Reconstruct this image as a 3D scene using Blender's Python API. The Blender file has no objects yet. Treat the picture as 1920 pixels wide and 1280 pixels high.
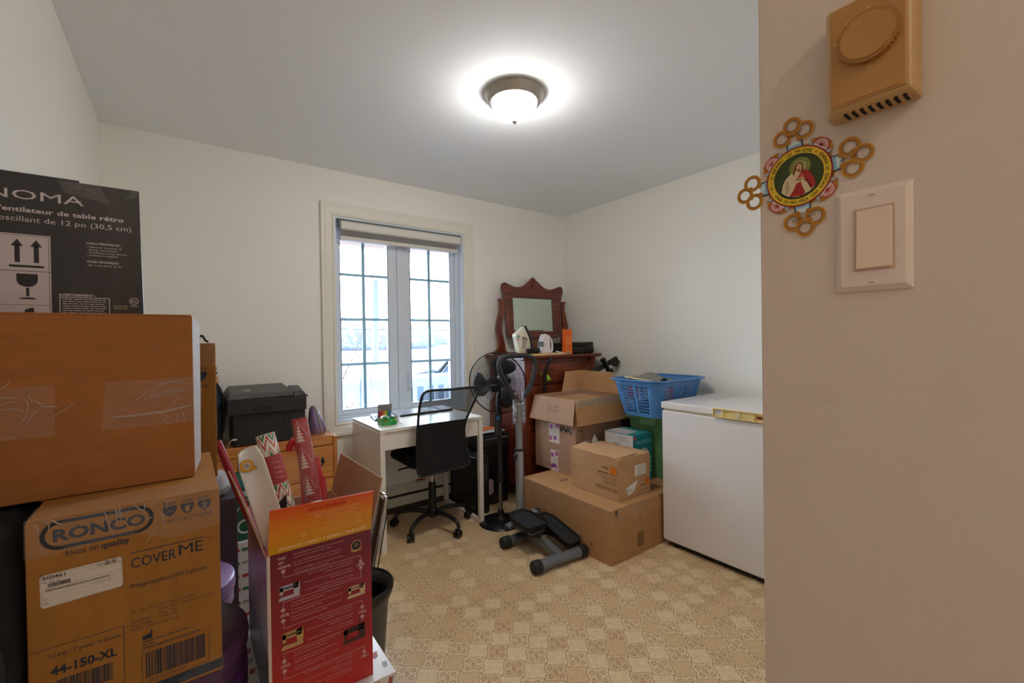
import bpy, bmesh, math, random
from mathutils import Vector, Matrix, noise as mnoise
PI = math.pi
random.seed(7)
SC = bpy.context.scene
COL = SC.collection

# ------------------------------------------------------------------ camera
def make_camera():
    y, p, r = math.radians(36.6), math.radians(-0.44), math.radians(-0.85)
    f = Vector((math.sin(y) * math.cos(p), math.cos(y) * math.cos(p), math.sin(p)))
    rt = Vector((math.cos(y), -math.sin(y), 0)); up = rt.cross(f)
    r2 = rt * math.cos(r) + up * math.sin(r); u2 = -rt * math.sin(r) + up * math.cos(r)
    m = Matrix((( r2.x, u2.x, -f.x, 0), (r2.y, u2.y, -f.y, 0), (r2.z, u2.z, -f.z, 1.27), (0, 0, 0, 1)))
    cd = bpy.data.cameras.new('camera'); co = bpy.data.objects.new('camera', cd); COL.objects.link(co)
    co.matrix_world = m
    cd.sensor_width = 36.0; cd.lens = 828.0 / 1920.0 * 36.0; cd.clip_start = 0.02; cd.clip_end = 2000
    SC.camera = co
make_camera()

# ------------------------------------------------------------------ colour management, sky, sun
SC.view_settings.view_transform = 'Standard'
SC.view_settings.look = 'None'
SC.view_settings.gamma = 1.0
SC.view_settings.use_curve_mapping = False
SC.view_settings.exposure = 0.14
SKY = 19.0
LAMP = 78.0
HALL = 38.0
w = bpy.data.worlds.new('winter_sky'); SC.world = w; w.use_nodes = True
nt = w.node_tree; nt.nodes.clear()
o_ = nt.nodes.new('ShaderNodeOutputWorld'); b_ = nt.nodes.new('ShaderNodeBackground')
tc = nt.nodes.new('ShaderNodeTexCoord'); sp = nt.nodes.new('ShaderNodeSeparateXYZ')
rp = nt.nodes.new('ShaderNodeValToRGB')
nt.links.new(tc.outputs['Generated'], sp.inputs[0]); nt.links.new(sp.outputs['Y'], rp.inputs[0])
# overcast winter sky, brightest on the far side of the valley, dim behind the house
e_ = rp.color_ramp.elements
e_[0].position = 0.0; e_[0].color = (0.02, 0.025, 0.034, 1)
e_[1].position = 1.0; e_[1].color = (0.72, 0.86, 1.0, 1)
q_ = e_.new(0.35); q_.color = (0.05, 0.06, 0.08, 1)
q_ = e_.new(0.6); q_.color = (0.66, 0.80, 0.98, 1)
nt.links.new(rp.outputs[0], b_.inputs[0]); b_.inputs[1].default_value = SKY
nt.links.new(b_.outputs[0], o_.inputs[0])
SC.cycles.diffuse_bounces = 8; SC.cycles.max_bounces = 12; SC.cycles.transparent_max_bounces = 16

def light(name, kind, loc, energy, color, **kw):
    d = bpy.data.lights.new(name, kind); d.energy = energy; d.color = color
    for k, v in kw.items():
        if k != 'rot': setattr(d, k, v)
    o = bpy.data.objects.new(name, d); COL.objects.link(o); o.location = loc
    if 'rot' in kw: o.rotation_euler = kw['rot']
    return o
# ------------------------------------------------------------------ materials
def lin(c):
    r = []
    for v in c[:3]:
        v = v / 255.0
        r.append(v / 12.92 if v <= 0.04045 else ((v + 0.055) / 1.055) ** 2.4)
    return (r[0], r[1], r[2], 1.0)
MATS = {}
def mat(name, col, rough=0.55, metal=0.0, var=0.0, vs=8.0, vscale=(1, 1, 1), bump=0.0, bs=60.0, spec=0.5, coat=0.0, trans=0.0, alpha=1.0, emit=None, es=0.0, ior=1.45):
    if name in MATS: return MATS[name]
    m = bpy.data.materials.new(name); m.use_nodes = True; nt = m.node_tree
    b = nt.nodes['Principled BSDF']; L = lin(col)
    b.inputs['Base Color'].default_value = L; b.inputs['Roughness'].default_value = rough
    b.inputs['Metallic'].default_value = metal; b.inputs['Specular IOR Level'].default_value = spec
    b.inputs['Coat Weight'].default_value = coat; b.inputs['Coat Roughness'].default_value = 0.15
    b.inputs['Transmission Weight'].default_value = trans; b.inputs['IOR'].default_value = ior
    b.inputs['Alpha'].default_value = alpha
    if emit is not None:
        b.inputs['Emission Color'].default_value = lin(emit); b.inputs['Emission Strength'].default_value = es
    if var > 0 or bump > 0:
        t = nt.nodes.new('ShaderNodeTexCoord'); mp = nt.nodes.new('ShaderNodeMapping'); mp.inputs['Scale'].default_value = vscale
        nt.links.new(t.outputs['Object'], mp.inputs[0])
    if var > 0:
        n = nt.nodes.new('ShaderNodeTexNoise'); n.inputs['Scale'].default_value = vs; n.inputs['Detail'].default_value = 6
        nt.links.new(mp.outputs[0], n.inputs['Vector'])
        r = nt.nodes.new('ShaderNodeValToRGB')
        r.color_ramp.elements[0].position = 0.3; r.color_ramp.elements[1].position = 0.7
        r.color_ramp.elements[0].color = tuple(L[i] * (1 - var) for i in range(3)) + (1,)
        r.color_ramp.elements[1].color = tuple(min(1, L[i] * (1 + var)) for i in range(3)) + (1,)
        nt.links.new(n.outputs['Fac'], r.inputs[0]); nt.links.new(r.outputs[0], b.inputs['Base Color'])
    if bump > 0:
        n = nt.nodes.new('ShaderNodeTexNoise'); n.inputs['Scale'].default_value = bs; n.inputs['Detail'].default_value = 4
        nt.links.new(mp.outputs[0], n.inputs['Vector'])
        bp = nt.nodes.new('ShaderNodeBump'); bp.inputs['Strength'].default_value = bump; bp.inputs['Distance'].default_value = 0.01
        nt.links.new(n.outputs['Fac'], bp.inputs['Height']); nt.links.new(bp.outputs[0], b.inputs['Normal'])
    MATS[name] = m
    return m
def ink(col):
    return mat('ink_%d_%d_%d' % tuple(col), col, rough=0.5)
def mnode(nt, op, *a, clamp=False):
    n = nt.nodes.new('ShaderNodeMath'); n.operation = op; n.use_clamp = clamp
    for i, v in enumerate(a):
        if isinstance(v, (int, float)): n.inputs[i].default_value = v
        else: nt.links.new(v, n.inputs[i])
    return n.outputs[0]
def mixc(nt, f, a, b):
    n = nt.nodes.new('ShaderNodeMix'); n.data_type = 'RGBA'
    if isinstance(f, (int, float)): n.inputs[0].default_value = f
    else: nt.links.new(f, n.inputs[0])
    for s, v in ((6, a), (7, b)):
        if isinstance(v, tuple): n.inputs[s].default_value = v
        else: nt.links.new(v, n.inputs[s])
    return n.outputs[2]

def floor_material():
    m = bpy.data.materials.new('floor_sheet_vinyl'); m.use_nodes = True; nt = m.node_tree; b = nt.nodes['Principled BSDF']
    g = nt.nodes.new('ShaderNodeNewGeometry'); s = nt.nodes.new('ShaderNodeSeparateXYZ'); nt.links.new(g.outputs['Position'], s.inputs[0])
    k = 1 / (math.sqrt(2) * 0.08); ou = -(1.055 + 1.532) * k + 100.5; ov = -(1.055 - 1.532) * k + 100.5
    u = mnode(nt, 'ADD', mnode(nt, 'MULTIPLY', mnode(nt, 'ADD', s.outputs[0], s.outputs[1]), k), ou)
    v = mnode(nt, 'ADD', mnode(nt, 'MULTIPLY', mnode(nt, 'SUBTRACT', s.outputs[0], s.outputs[1]), k), ov)
    def wav(t):   # wavy tile edge with a small cusp at mid-edge
        s1 = mnode(nt, 'MULTIPLY', mnode(nt, 'SINE', mnode(nt, 'MULTIPLY', t, 2 * PI)), 0.055)
        s2 = mnode(nt, 'MULTIPLY', mnode(nt, 'SINE', mnode(nt, 'MULTIPLY', t, 10 * PI)), -0.020)
        return mnode(nt, 'ADD', s1, s2)
    u2 = mnode(nt, 'ADD', u, wav(v)); v2 = mnode(nt, 'SUBTRACT', v, wav(u))
    fu = mnode(nt, 'FRACT', u2); fv = mnode(nt, 'FRACT', v2); cu = mnode(nt, 'FLOOR', u2); cv = mnode(nt, 'FLOOR', v2)
    au = mnode(nt, 'ABSOLUTE', mnode(nt, 'SUBTRACT', fu, 0.5)); av = mnode(nt, 'ABSOLUTE', mnode(nt, 'SUBTRACT', fv, 0.5))
    d = mnode(nt, 'SUBTRACT', 0.5, mnode(nt, 'MAXIMUM', au, av))
    line = mnode(nt, 'SUBTRACT', 1.0, mnode(nt, 'DIVIDE', mnode(nt, 'SUBTRACT', d, 0.011), 0.013), clamp=True)
    halo = mnode(nt, 'SUBTRACT', 1.0, mnode(nt, 'DIVIDE', mnode(nt, 'SUBTRACT', d, 0.05), 0.06), clamp=True)
    par = mnode(nt, 'MODULO', mnode(nt, 'ADD', cu, cv), 2.0)
    cb = nt.nodes.new('ShaderNodeCombineXYZ'); nt.links.new(cu, cb.inputs[0]); nt.links.new(cv, cb.inputs[1])
    wn = nt.nodes.new('ShaderNodeTexWhiteNoise'); wn.noise_dimensions = '2D'; nt.links.new(cb.outputs[0], wn.inputs['Vector'])
    dark = mnode(nt, 'GREATER_THAN', wn.outputs['Value'], 0.55)
    # floral tracery mirrored in the four quadrants of a tile
    c2 = nt.nodes.new('ShaderNodeCombineXYZ'); nt.links.new(au, c2.inputs[0]); nt.links.new(av, c2.inputs[1])
    vo = nt.nodes.new('ShaderNodeTexVoronoi'); vo.feature = 'DISTANCE_TO_EDGE'; vo.inputs['Scale'].default_value = 8.5
    nt.links.new(c2.outputs[0], vo.inputs['Vector'])
    tr = mnode(nt, 'LESS_THAN', vo.outputs['Distance'], 0.075)
    rr = mnode(nt, 'SQRT', mnode(nt, 'ADD', mnode(nt, 'MULTIPLY', au, au), mnode(nt, 'MULTIPLY', av, av)))
    ring = mnode(nt, 'LESS_THAN', mnode(nt, 'ABSOLUTE', mnode(nt, 'SUBTRACT', rr, 0.075)), 0.02)
    au3 = mnode(nt, 'SUBTRACT', au, 0.25); av3 = mnode(nt, 'SUBTRACT', av, 0.25)
    rc = mnode(nt, 'SQRT', mnode(nt, 'ADD', mnode(nt, 'MULTIPLY', au3, au3), mnode(nt, 'MULTIPLY', av3, av3)))
    ring2 = mnode(nt, 'LESS_THAN', mnode(nt, 'ABSOLUTE', mnode(nt, 'SUBTRACT', rc, 0.1)), 0.02)
    inside = mnode(nt, 'GREATER_THAN', d, 0.09)
    pat = mnode(nt, 'MULTIPLY', mnode(nt, 'MAXIMUM', mnode(nt, 'MAXIMUM', tr, ring), ring2), inside)
    pat = mnode(nt, 'MULTIPLY', pat, par)
    n = nt.nodes.new('ShaderNodeTexNoise'); n.inputs['Scale'].default_value = 55; n.inputs['Detail'].default_value = 5
    nt.links.new(g.outputs['Position'], n.inputs['Vector'])
    mott = mnode(nt, 'MULTIPLY', mnode(nt, 'SUBTRACT', n.outputs['Fac'], 0.35), 2.2, clamp=True)
    light_c = mixc(nt, mott, lin((214, 186, 146)), lin((232, 208, 170)))
    tan_c = mixc(nt, mott, lin((200, 168, 124)), lin((218, 188, 146)))
    plain = mixc(nt, dark, light_c, tan_c)
    pbase = mixc(nt, mnode(nt, 'MULTIPLY', dark, 0.5), lin((228, 200, 160)), tan_c)
    pt = mixc(nt, mnode(nt, 'MULTIPLY', pat, 0.8), pbase, lin((150, 114, 76)))
    c = mixc(nt, par, plain, pt)
    c = mixc(nt, mnode(nt, 'MULTIPLY', halo, 0.25), c, lin((228, 206, 170)))
    c = mixc(nt, mnode(nt, 'MULTIPLY', line, 0.85), c, lin((112, 80, 46)))
    nt.links.new(c, b.inputs['Base Color']); b.inputs['Roughness'].default_value = 0.42; b.inputs['Specular IOR Level'].default_value = 0.35
    bp = nt.nodes.new('ShaderNodeBump'); bp.inputs['Strength'].default_value = 0.25; bp.inputs['Distance'].default_value = 0.002
    nt.links.new(mnode(nt, 'SUBTRACT', 1.0, line), bp.inputs['Height']); nt.links.new(bp.outputs[0], b.inputs['Normal'])
    return m

def wood_material(name, c0, c1, axis=0, rough=0.35, coat=0.3, sc=1.0):
    m = bpy.data.materials.new(name); m.use_nodes = True; nt = m.node_tree; b = nt.nodes['Principled BSDF']
    t = nt.nodes.new('ShaderNodeTexCoord'); mp = nt.nodes.new('ShaderNodeMapping')
    s = [14.0 * sc, 14.0 * sc, 14.0 * sc]; s[axis] = 1.2 * sc; mp.inputs['Scale'].default_value = s
    nt.links.new(t.outputs['Object'], mp.inputs[0])
    n = nt.nodes.new('ShaderNodeTexNoise'); n.inputs['Scale'].default_value = 2.2; n.inputs['Detail'].default_value = 8; n.inputs['Distortion'].default_value = 1.2
    nt.links.new(mp.outputs[0], n.inputs['Vector'])
    r = nt.nodes.new('ShaderNodeValToRGB'); r.color_ramp.elements[0].position = 0.32; r.color_ramp.elements[1].position = 0.68
    r.color_ramp.elements[0].color = lin(c0); r.color_ramp.elements[1].color = lin(c1)
    nt.links.new(n.outputs['Fac'], r.inputs[0]); nt.links.new(r.outputs[0], b.inputs['Base Color'])
    b.inputs['Roughness'].default_value = rough; b.inputs['Coat Weight'].default_value = coat; b.inputs['Coat Roughness'].default_value = 0.25
    return m

def mesh_fabric_material():
    # woven net: a fine regular grid of threads with open holes between
    m = bpy.data.materials.new('chair_net_fabric'); m.use_nodes = True; nt = m.node_tree
    b = nt.nodes['Principled BSDF']; b.inputs['Base Color'].default_value = lin((26, 25, 28)); b.inputs['Roughness'].default_value = 0.6
    t = nt.nodes.new('ShaderNodeTexCoord'); s = nt.nodes.new('ShaderNodeSeparateXYZ'); nt.links.new(t.outputs['Object'], s.inputs[0])
    def thr(a): return mnode(nt, 'GREATER_THAN', mnode(nt, 'FRACT', mnode(nt, 'MULTIPLY', a, 380.0)), 0.52)
    f = mnode(nt, 'MAXIMUM', thr(s.outputs[0]), thr(s.outputs[2]))
    nt.links.new(f, b.inputs['Alpha'])
    return m

def glass_material():
    m = bpy.data.materials.new('window_glass'); m.use_nodes = True; nt = m.node_tree; nt.nodes.clear()
    o = nt.nodes.new('ShaderNodeOutputMaterial'); t = nt.nodes.new('ShaderNodeBsdfTransparent'); g = nt.nodes.new('ShaderNodeBsdfGlossy')
    t.inputs[0].default_value = (0.95, 0.97, 0.98, 1); g.inputs['Roughness'].default_value = 0.02
    fr = nt.nodes.new('ShaderNodeFresnel'); fr.inputs[0].default_value = 1.35
    mx = nt.nodes.new('ShaderNodeMixShader'); nt.links.new(fr.outputs[0], mx.inputs[0]); nt.links.new(t.outputs[0], mx.inputs[1]); nt.links.new(g.outputs[0], mx.inputs[2])
    nt.links.new(mx.outputs[0], o.inputs[0])
    return m

def film_material(name, opacity=0.22, col=(235, 235, 238), rough=0.18, bump=0.9, scale=(18, 18, 18)):
    # clear crinkled plastic: mostly see-through with a glossy wrinkled skin
    m = bpy.data.materials.new(name); m.use_nodes = True; nt = m.node_tree; nt.nodes.clear()
    o = nt.nodes.new('ShaderNodeOutputMaterial'); t = nt.nodes.new('ShaderNodeBsdfTransparent'); p = nt.nodes.new('ShaderNodeBsdfPrincipled')
    p.inputs['Base Color'].default_value = lin(col); p.inputs['Roughness'].default_value = rough; p.inputs['Specular IOR Level'].default_value = 1.0
    tc = nt.nodes.new('ShaderNodeTexCoord'); mp = nt.nodes.new('ShaderNodeMapping'); mp.inputs['Scale'].default_value = scale
    nt.links.new(tc.outputs['Object'], mp.inputs[0])
    n = nt.nodes.new('ShaderNodeTexNoise'); n.inputs['Scale'].default_value = 1.0; n.inputs['Detail'].default_value = 3; n.inputs['Distortion'].default_value = 1.5
    nt.links.new(mp.outputs[0], n.inputs['Vector'])
    bp = nt.nodes.new('ShaderNodeBump'); bp.inputs['Strength'].default_value = bump; bp.inputs['Distance'].default_value = 0.01
    nt.links.new(n.outputs['Fac'], bp.inputs['Height']); nt.links.new(bp.outputs[0], p.inputs['Normal'])
    cr0 = mnode(nt, 'MULTIPLY', mnode(nt, 'SUBTRACT', 0.010, mnode(nt, 'ABSOLUTE', mnode(nt, 'SUBTRACT', n.outputs['Fac'], 0.5))), 60.0, clamp=True)
    n2 = nt.nodes.new('ShaderNodeTexNoise'); n2.inputs['Scale'].default_value = 22.0; nt.links.new(tc.outputs['Object'], n2.inputs['Vector'])
    gate = mnode(nt, 'MULTIPLY', mnode(nt, 'SUBTRACT', n2.outputs['Fac'], 0.5), 5.0, clamp=True)
    cr = mnode(nt, 'MULTIPLY', mnode(nt, 'MULTIPLY', cr0, gate), 0.55)
    fac = mnode(nt, 'ADD', cr, opacity, clamp=True)
    mx = nt.nodes.new('ShaderNodeMixShader'); nt.links.new(fac, mx.inputs[0])
    nt.links.new(t.outputs[0], mx.inputs[1]); nt.links.new(p.outputs[0], mx.inputs[2]); nt.links.new(mx.outputs[0], o.inputs[0])
    return m

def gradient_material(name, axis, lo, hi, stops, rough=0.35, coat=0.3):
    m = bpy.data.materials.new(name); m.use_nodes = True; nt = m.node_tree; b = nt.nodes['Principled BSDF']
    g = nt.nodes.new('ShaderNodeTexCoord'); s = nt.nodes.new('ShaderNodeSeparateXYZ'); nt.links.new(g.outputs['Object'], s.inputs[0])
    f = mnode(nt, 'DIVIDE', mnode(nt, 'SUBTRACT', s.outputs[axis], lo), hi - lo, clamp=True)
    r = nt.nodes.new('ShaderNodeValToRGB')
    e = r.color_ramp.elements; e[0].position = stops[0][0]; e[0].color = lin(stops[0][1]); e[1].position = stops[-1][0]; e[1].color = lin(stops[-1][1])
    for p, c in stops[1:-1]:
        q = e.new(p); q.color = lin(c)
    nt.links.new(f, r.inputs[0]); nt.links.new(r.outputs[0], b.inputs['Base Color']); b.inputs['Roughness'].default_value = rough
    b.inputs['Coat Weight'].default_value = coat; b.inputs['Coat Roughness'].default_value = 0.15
    return m

# ------------------------------------------------------------------ mesh building
class MB:
    def __init__(s, M=None): s.bm = bmesh.new(); s.M = M or Matrix.Identity(4); s.mi = 0
    def v(s, p): return s.bm.verts.new(s.M @ Vector(p))
    def f(s, vs):
        try: q = s.bm.faces.new(vs)
        except ValueError: return None
        q.material_index = s.mi; return q
    def box(s, x0, x1, y0, y1, z0, z1):
        c = [s.v((x, y, z)) for z in (z0, z1) for y in (y0, y1) for x in (x0, x1)]
        for a in ((0, 2, 3, 1), (4, 5, 7, 6), (0, 1, 5, 4), (2, 6, 7, 3), (0, 4, 6, 2), (1, 3, 7, 5)): s.f([c[i] for i in a])
        return s
    def hexa(s, bot, top):      # eight free corners, each list ordered around
        b = [s.v(p) for p in bot]; t = [s.v(p) for p in top]
        s.f(b[::-1]); s.f(t)
        for i in range(4): s.f([b[i], b[(i + 1) % 4], t[(i + 1) % 4], t[i]])
        return s
    def slab(s, q, th):         # a quad given by its four corners, thickened along its normal
        q = [Vector(p) for p in q]; n = (q[1] - q[0]).cross(q[3] - q[0]).normalized() * th
        return s.hexa(q, [p + n for p in q])
    def loft(s, rings, cap0=True, cap1=True, closed=True):
        R = [[s.v(p) for p in r] for r in rings]; n = len(R[0])
        for a, b in zip(R[:-1], R[1:]):
            for i in range(n if closed else n - 1): s.f([a[i], a[(i + 1) % n], b[(i + 1) % n], b[i]])
        if cap0: s.f(R[0][::-1])
        if cap1: s.f(R[-1])
        return s
    def tube(s, pts, r, n=10, closed=False, caps=True):
        pts = [Vector(p) for p in pts]; N = len(pts); rings = []; up = None
        for i, p in enumerate(pts):
            if closed: t = (pts[(i + 1) % N] - pts[i - 1]).normalized()
            else: t = (pts[min(i + 1, N - 1)] - pts[max(i - 1, 0)]).normalized()
            if up is None:
                up = Vector((0, 0, 1)) if abs(t.z) < 0.9 else Vector((1, 0, 0))
            up = (up - t * up.dot(t)).normalized(); sd = t.cross(up)
            rr = r[i] if isinstance(r, (list, tuple)) else r
            rings.append([p + (up * math.cos(2 * PI * k / n) + sd * math.sin(2 * PI * k / n)) * rr for k in range(n)])
        if closed: rings.append(rings[0])
        return s.loft(rings, caps and not closed, caps and not closed)
    def lathe(s, prof, n=32, c=(0, 0, 0), ax=(0, 0, 1), caps=True):
        ax = Vector(ax).normalized(); a = ax.orthogonal().normalized(); b = ax.cross(a); c = Vector(c)
        rings = [[c + ax * h + (a * math.cos(2 * PI * k / n) + b * math.sin(2 * PI * k / n)) * max(r, 1e-5) for k in range(n)] for r, h in prof]
        return s.loft(rings, caps, caps)
    def cyl(s, p0, p1, r, n=20, r1=None):
        p0 = Vector(p0); p1 = Vector(p1)
        return s.lathe([(r, 0), (r if r1 is None else r1, (p1 - p0).length)], n, p0, p1 - p0)
    def prism(s, pts, a, b):    # polygon given as 3-D points, extruded by the vectors a and b from it
        a = Vector(a); b = Vector(b); P = [Vector(p) for p in pts]
        return s.loft([[p + a for p in P], [p + b for p in P]])
    def sphere(s, c, r, nu=16, nv=10, sc=(1, 1, 1)):
        c = Vector(c)
        return s.loft([[c + Vector((sc[0] * r * math.sin(PI * j / nv + 1e-4) * math.cos(2 * PI * i / nu), sc[1] * r * math.sin(PI * j / nv + 1e-4) * math.sin(2 * PI * i / nu), -sc[2] * r * math.cos(PI * j / nv + 1e-4))) for i in range(nu)] for j in range(nv + 1)])
    def build(s, name, m=None, parent=None, smooth=None, bevel=0.0, seg=2, loc=None, mats=None):
        me = bpy.data.meshes.new(name)
        bmesh.ops.recalc_face_normals(s.bm, faces=s.bm.faces[:])
        org = wloc(parent) if parent is not None else Vector(loc) if loc is not None else Vector((0, 0, 0))
        bmesh.ops.translate(s.bm, verts=s.bm.verts[:], vec=-org)
        s.bm.to_mesh(me); s.bm.free()
        for q in (mats or [m]): me.materials.append(q)
        o = bpy.data.objects.new(name, me); COL.objects.link(o)
        if parent is not None: o.parent = parent
        else: o.location = org
        WL[o.name] = org
        if bevel > 0:
            bv = o.modifiers.new('bevel', 'BEVEL'); bv.width = bevel; bv.segments = seg; bv.limit_method = 'ANGLE'; bv.angle_limit = math.radians(40)
        if smooth is not None:
            me.polygons.foreach_set('use_smooth', [True] * len(me.polygons)); me.set_sharp_from_angle(angle=math.radians(smooth))
        return o
WL = {}
def wloc(o): return WL[o.name]
def thing(name, label, cat, loc, group=None):
    o = bpy.data.objects.new(name, None); COL.objects.link(o); o.location = loc; o.empty_display_size = 0.1
    WL[o.name] = Vector(loc); o['label'] = label; o['category'] = cat
    if group: o['group'] = group
    return o
def tag(o, label, cat, group=None):
    o['label'] = label; o['category'] = cat
    if group: o['group'] = group
    return o
def struct(o): o['kind'] = 'structure'; return o
def dup(o, parent=None):
    c = o.copy(); COL.objects.link(c); WL[c.name] = WL[o.name].copy()
    if parent is not None: c.parent = parent
    for ch in list(o.children): dup(ch, c)
    return c
def arc(cx, cy, r, a0, a1, n, f): return [f(cx + r * math.cos(math.radians(a0 + (a1 - a0) * i / n)), cy + r * math.sin(math.radians(a0 + (a1 - a0) * i / n))) for i in range(n + 1)]
def smoothline(pts, n=6, closed=False):     # Catmull-Rom through the points
    P = [Vector(p) for p in pts]; out = []; N = len(P)
    rng = range(N) if closed else range(N - 1)
    for i in rng:
        if closed: a, b, c, d = P[i - 1], P[i], P[(i + 1) % N], P[(i + 2) % N]
        else: a, b, c, d = P[max(i - 1, 0)], P[i], P[i + 1], P[min(i + 2, N - 1)]
        for k in range(n):
            t = k / n
            out.append(0.5 * ((2 * b) + (c - a) * t + (2 * a - 5 * b + 4 * c - d) * t * t + (3 * b - a - 3 * c + d) * t ** 3))
    if not closed: out.append(P[-1])
    return out
def rrect(hx, hy, r, n=5):
    out = []
    for cx, cy, a in ((hx - r, hy - r, 0), (-hx + r, hy - r, 90), (-hx + r, -hy + r, 180), (hx - r, -hy + r, 270)):
        for k in range(n + 1):
            t = math.radians(a + 90 * k / n); out.append((cx + r * math.cos(t), cy + r * math.sin(t)))
    return out

# ------------------------------------------------------------------ printing on surfaces
GL = {}
def glyphs(txt, bold):
    k = (txt, bold)
    if k not in GL:
        cu = bpy.data.curves.new('t', 'FONT'); cu.body = txt; cu.size = 1.0; cu.resolution_u = 2; cu.offset = bold
        ob = bpy.data.objects.new('t', cu); me = bpy.data.meshes.new_from_object(ob)
        vs = [(q.co.x, q.co.y) for q in me.vertices]; fs = [tuple(p.vertices) for p in me.polygons]
        wd = max([a for a, _ in vs] or [0.3]); GL[k] = (vs, fs, wd)
        bpy.data.objects.remove(ob); bpy.data.curves.remove(cu); bpy.data.meshes.remove(me)
    return GL[k]
class Print:
    def __init__(s, O, u, v, off=0.0007):
        s.O = Vector(O); s.u = Vector(u).normalized(); s.v_ = Vector(v).normalized(); s.n = s.u.cross(s.v_).normalized()
        s.off = off; s.mb = MB(); s.inks = []
    def P(s, a, b, l=1): return s.O + s.u * a + s.v_ * b + s.n * (s.off * l)
    def ink(s, c):
        m = c if not isinstance(c, tuple) else ink(c)
        if m not in s.inks: s.inks.append(m)
        s.mb.mi = s.inks.index(m)
    def text(s, a, b, size, txt, c, bold=0.0, w=None, rot=0, l=1, align='L'):
        vs, fs, wd = glyphs(txt, bold); s.ink(c); sx = size if w is None else w / max(wd, 1e-3)
        if align == 'C': dx = -wd * sx / 2
        elif align == 'R': dx = -wd * sx
        else: dx = 0
        t = math.radians(rot); ct, st = math.cos(t), math.sin(t); V = []
        for x, y in vs:
            x = x * sx + dx; y = y * size; V.append(s.mb.v(s.P(a + x * ct - y * st, b + x * st + y * ct, l)))
        for f in fs: s.mb.f([V[i] for i in f])
    def poly(s, pts, c, l=1): s.ink(c); s.mb.f([s.mb.v(s.P(a, b, l)) for a, b in pts])
    def rect(s, a0, a1, b0, b1, c, l=1): s.poly([(a0, b0), (a1, b0), (a1, b1), (a0, b1)], c, l)
    def frame(s, a0, a1, b0, b1, w, c, l=1):
        s.rect(a0, a1, b0, b0 + w, c, l); s.rect(a0, a1, b1 - w, b1, c, l); s.rect(a0, a0 + w, b0 + w, b1 - w, c, l); s.rect(a1 - w, a1, b0 + w, b1 - w, c, l)
    def line(s, pts, w, c, l=1, closed=False):
        P = [Vector((a, b)) for a, b in pts]
        if closed: P.append(P[0])
        for p, q in zip(P[:-1], P[1:]):
            d = (q - p)
            if d.length < 1e-6: continue
            n = Vector((-d.y, d.x)).normalized() * (w / 2); e = d.normalized() * (w / 2) * (1 if len(P) > 2 else 0)
            s.poly([tuple(p - n - e), tuple(q - n + e), tuple(q + n + e), tuple(p + n - e)], c, l)
    def disc(s, a, b, r, c, l=1, ry=None, n=24): ry = ry or r; s.poly([(a + r * math.cos(2 * PI * i / n), b + ry * math.sin(2 * PI * i / n)) for i in range(n)], c, l)
    def ring(s, a, b, r0, r1, c, l=1, n=28, a0=0, a1=360):
        s.ink(c); f = lambda r, t: s.mb.v(s.P(a + r * math.cos(t), b + r * math.sin(t), l))
        for i in range(n):
            t0 = math.radians(a0 + (a1 - a0) * i / n); t1 = math.radians(a0 + (a1 - a0) * (i + 1) / n)
            s.mb.f([f(r0, t0), f(r1, t0), f(r1, t1), f(r0, t1)])
    def bars(s, a0, a1, b0, b1, c, seed=1, l=1):
        rd = random.Random(seed); x = a0; u = (a1 - a0) / 62
        while x < a1 - u:
            wd = u * rd.choice((0.7, 0.7, 1.4, 2.0)); s.rect(x, min(x + wd, a1), b0, b1, c, l); x += wd + u * rd.choice((0.6, 0.6, 1.2))
    def lines(s, a0, a1, b, h, c, seed=1, l=1):      # small print too fine to read: word-long dashes
        rd = random.Random(seed); x = a0
        while x < a1 - h:
            wd = h * rd.uniform(1.2, 4.5); s.rect(x, min(x + wd, a1), b, b + h * 0.42, c, l); x += wd + h * 0.45
    def build(s, parent, name='printing'):
        return s.mb.build(name, parent=parent, mats=s.inks)
def FY(y, off=0.0007): return Print((0, y, 0), (1, 0, 0), (0, 0, 1), off)        # faces the hall; a = X, b = Z
def FX(x, off=0.0007): return Print((x, 0, 0), (0, -1, 0), (0, 0, 1), off)       # faces the left wall; a = -Y, b = Z
def TOP(z, off=0.0007): return Print((0, 0, z), (1, 0, 0), (0, 1, 0), off)

# ------------------------------------------------------------------ common materials
M_wall = mat('wall_paint', (241, 239, 232), rough=0.55, bump=0.04, bs=220)
M_wallL = M_wall
M_ceil = mat('ceiling_paint', (242, 245, 248), rough=0.9, bump=0.03, bs=200)
M_hall = mat('hall_paint', (214, 198, 184), rough=0.6, bump=0.06, bs=160)  # warmth of the hall light is put into this wall colour
M_trim = mat('trim_paint', (232, 228, 216), rough=0.4)
M_vinyl = mat('window_vinyl', (214, 222, 232), rough=0.35)
M_muntin = mat('muntin_bar', (150, 176, 186), rough=0.4)
M_card = mat('cardboard', (176, 132, 90), rough=0.85, var=0.07, vs=30, bump=0.08, bs=90, spec=0.2)
M_card_in = mat('cardboard_inner', (196, 156, 114), rough=0.9, var=0.05, vs=24, spec=0.2)
M_card_pk = mat('cardboard_pinkish', (172, 134, 108), rough=0.85, var=0.05, vs=24, spec=0.2)
M_card_dk = mat('cardboard_brown', (158, 100, 54), rough=0.8, var=0.07, vs=18, vscale=(1, 1, 3), bump=0.06, bs=120, spec=0.25)
M_card_ro = mat('cardboard_ochre', (158, 108, 52), rough=0.85, var=0.06, vs=14, vscale=(3, 3, 1), bump=0.08, bs=80, spec=0.2)
M_black = mat('black_plastic', (24, 24, 26), rough=0.45)
M_blacks = mat('black_satin', (20, 20, 22), rough=0.3)
M_blackf = mat('black_fabric', (20, 19, 22), rough=0.9, bump=0.3, bs=300)
M_dkgrey = mat('dark_grey_plastic', (52, 54, 58), rough=0.5)
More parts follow.
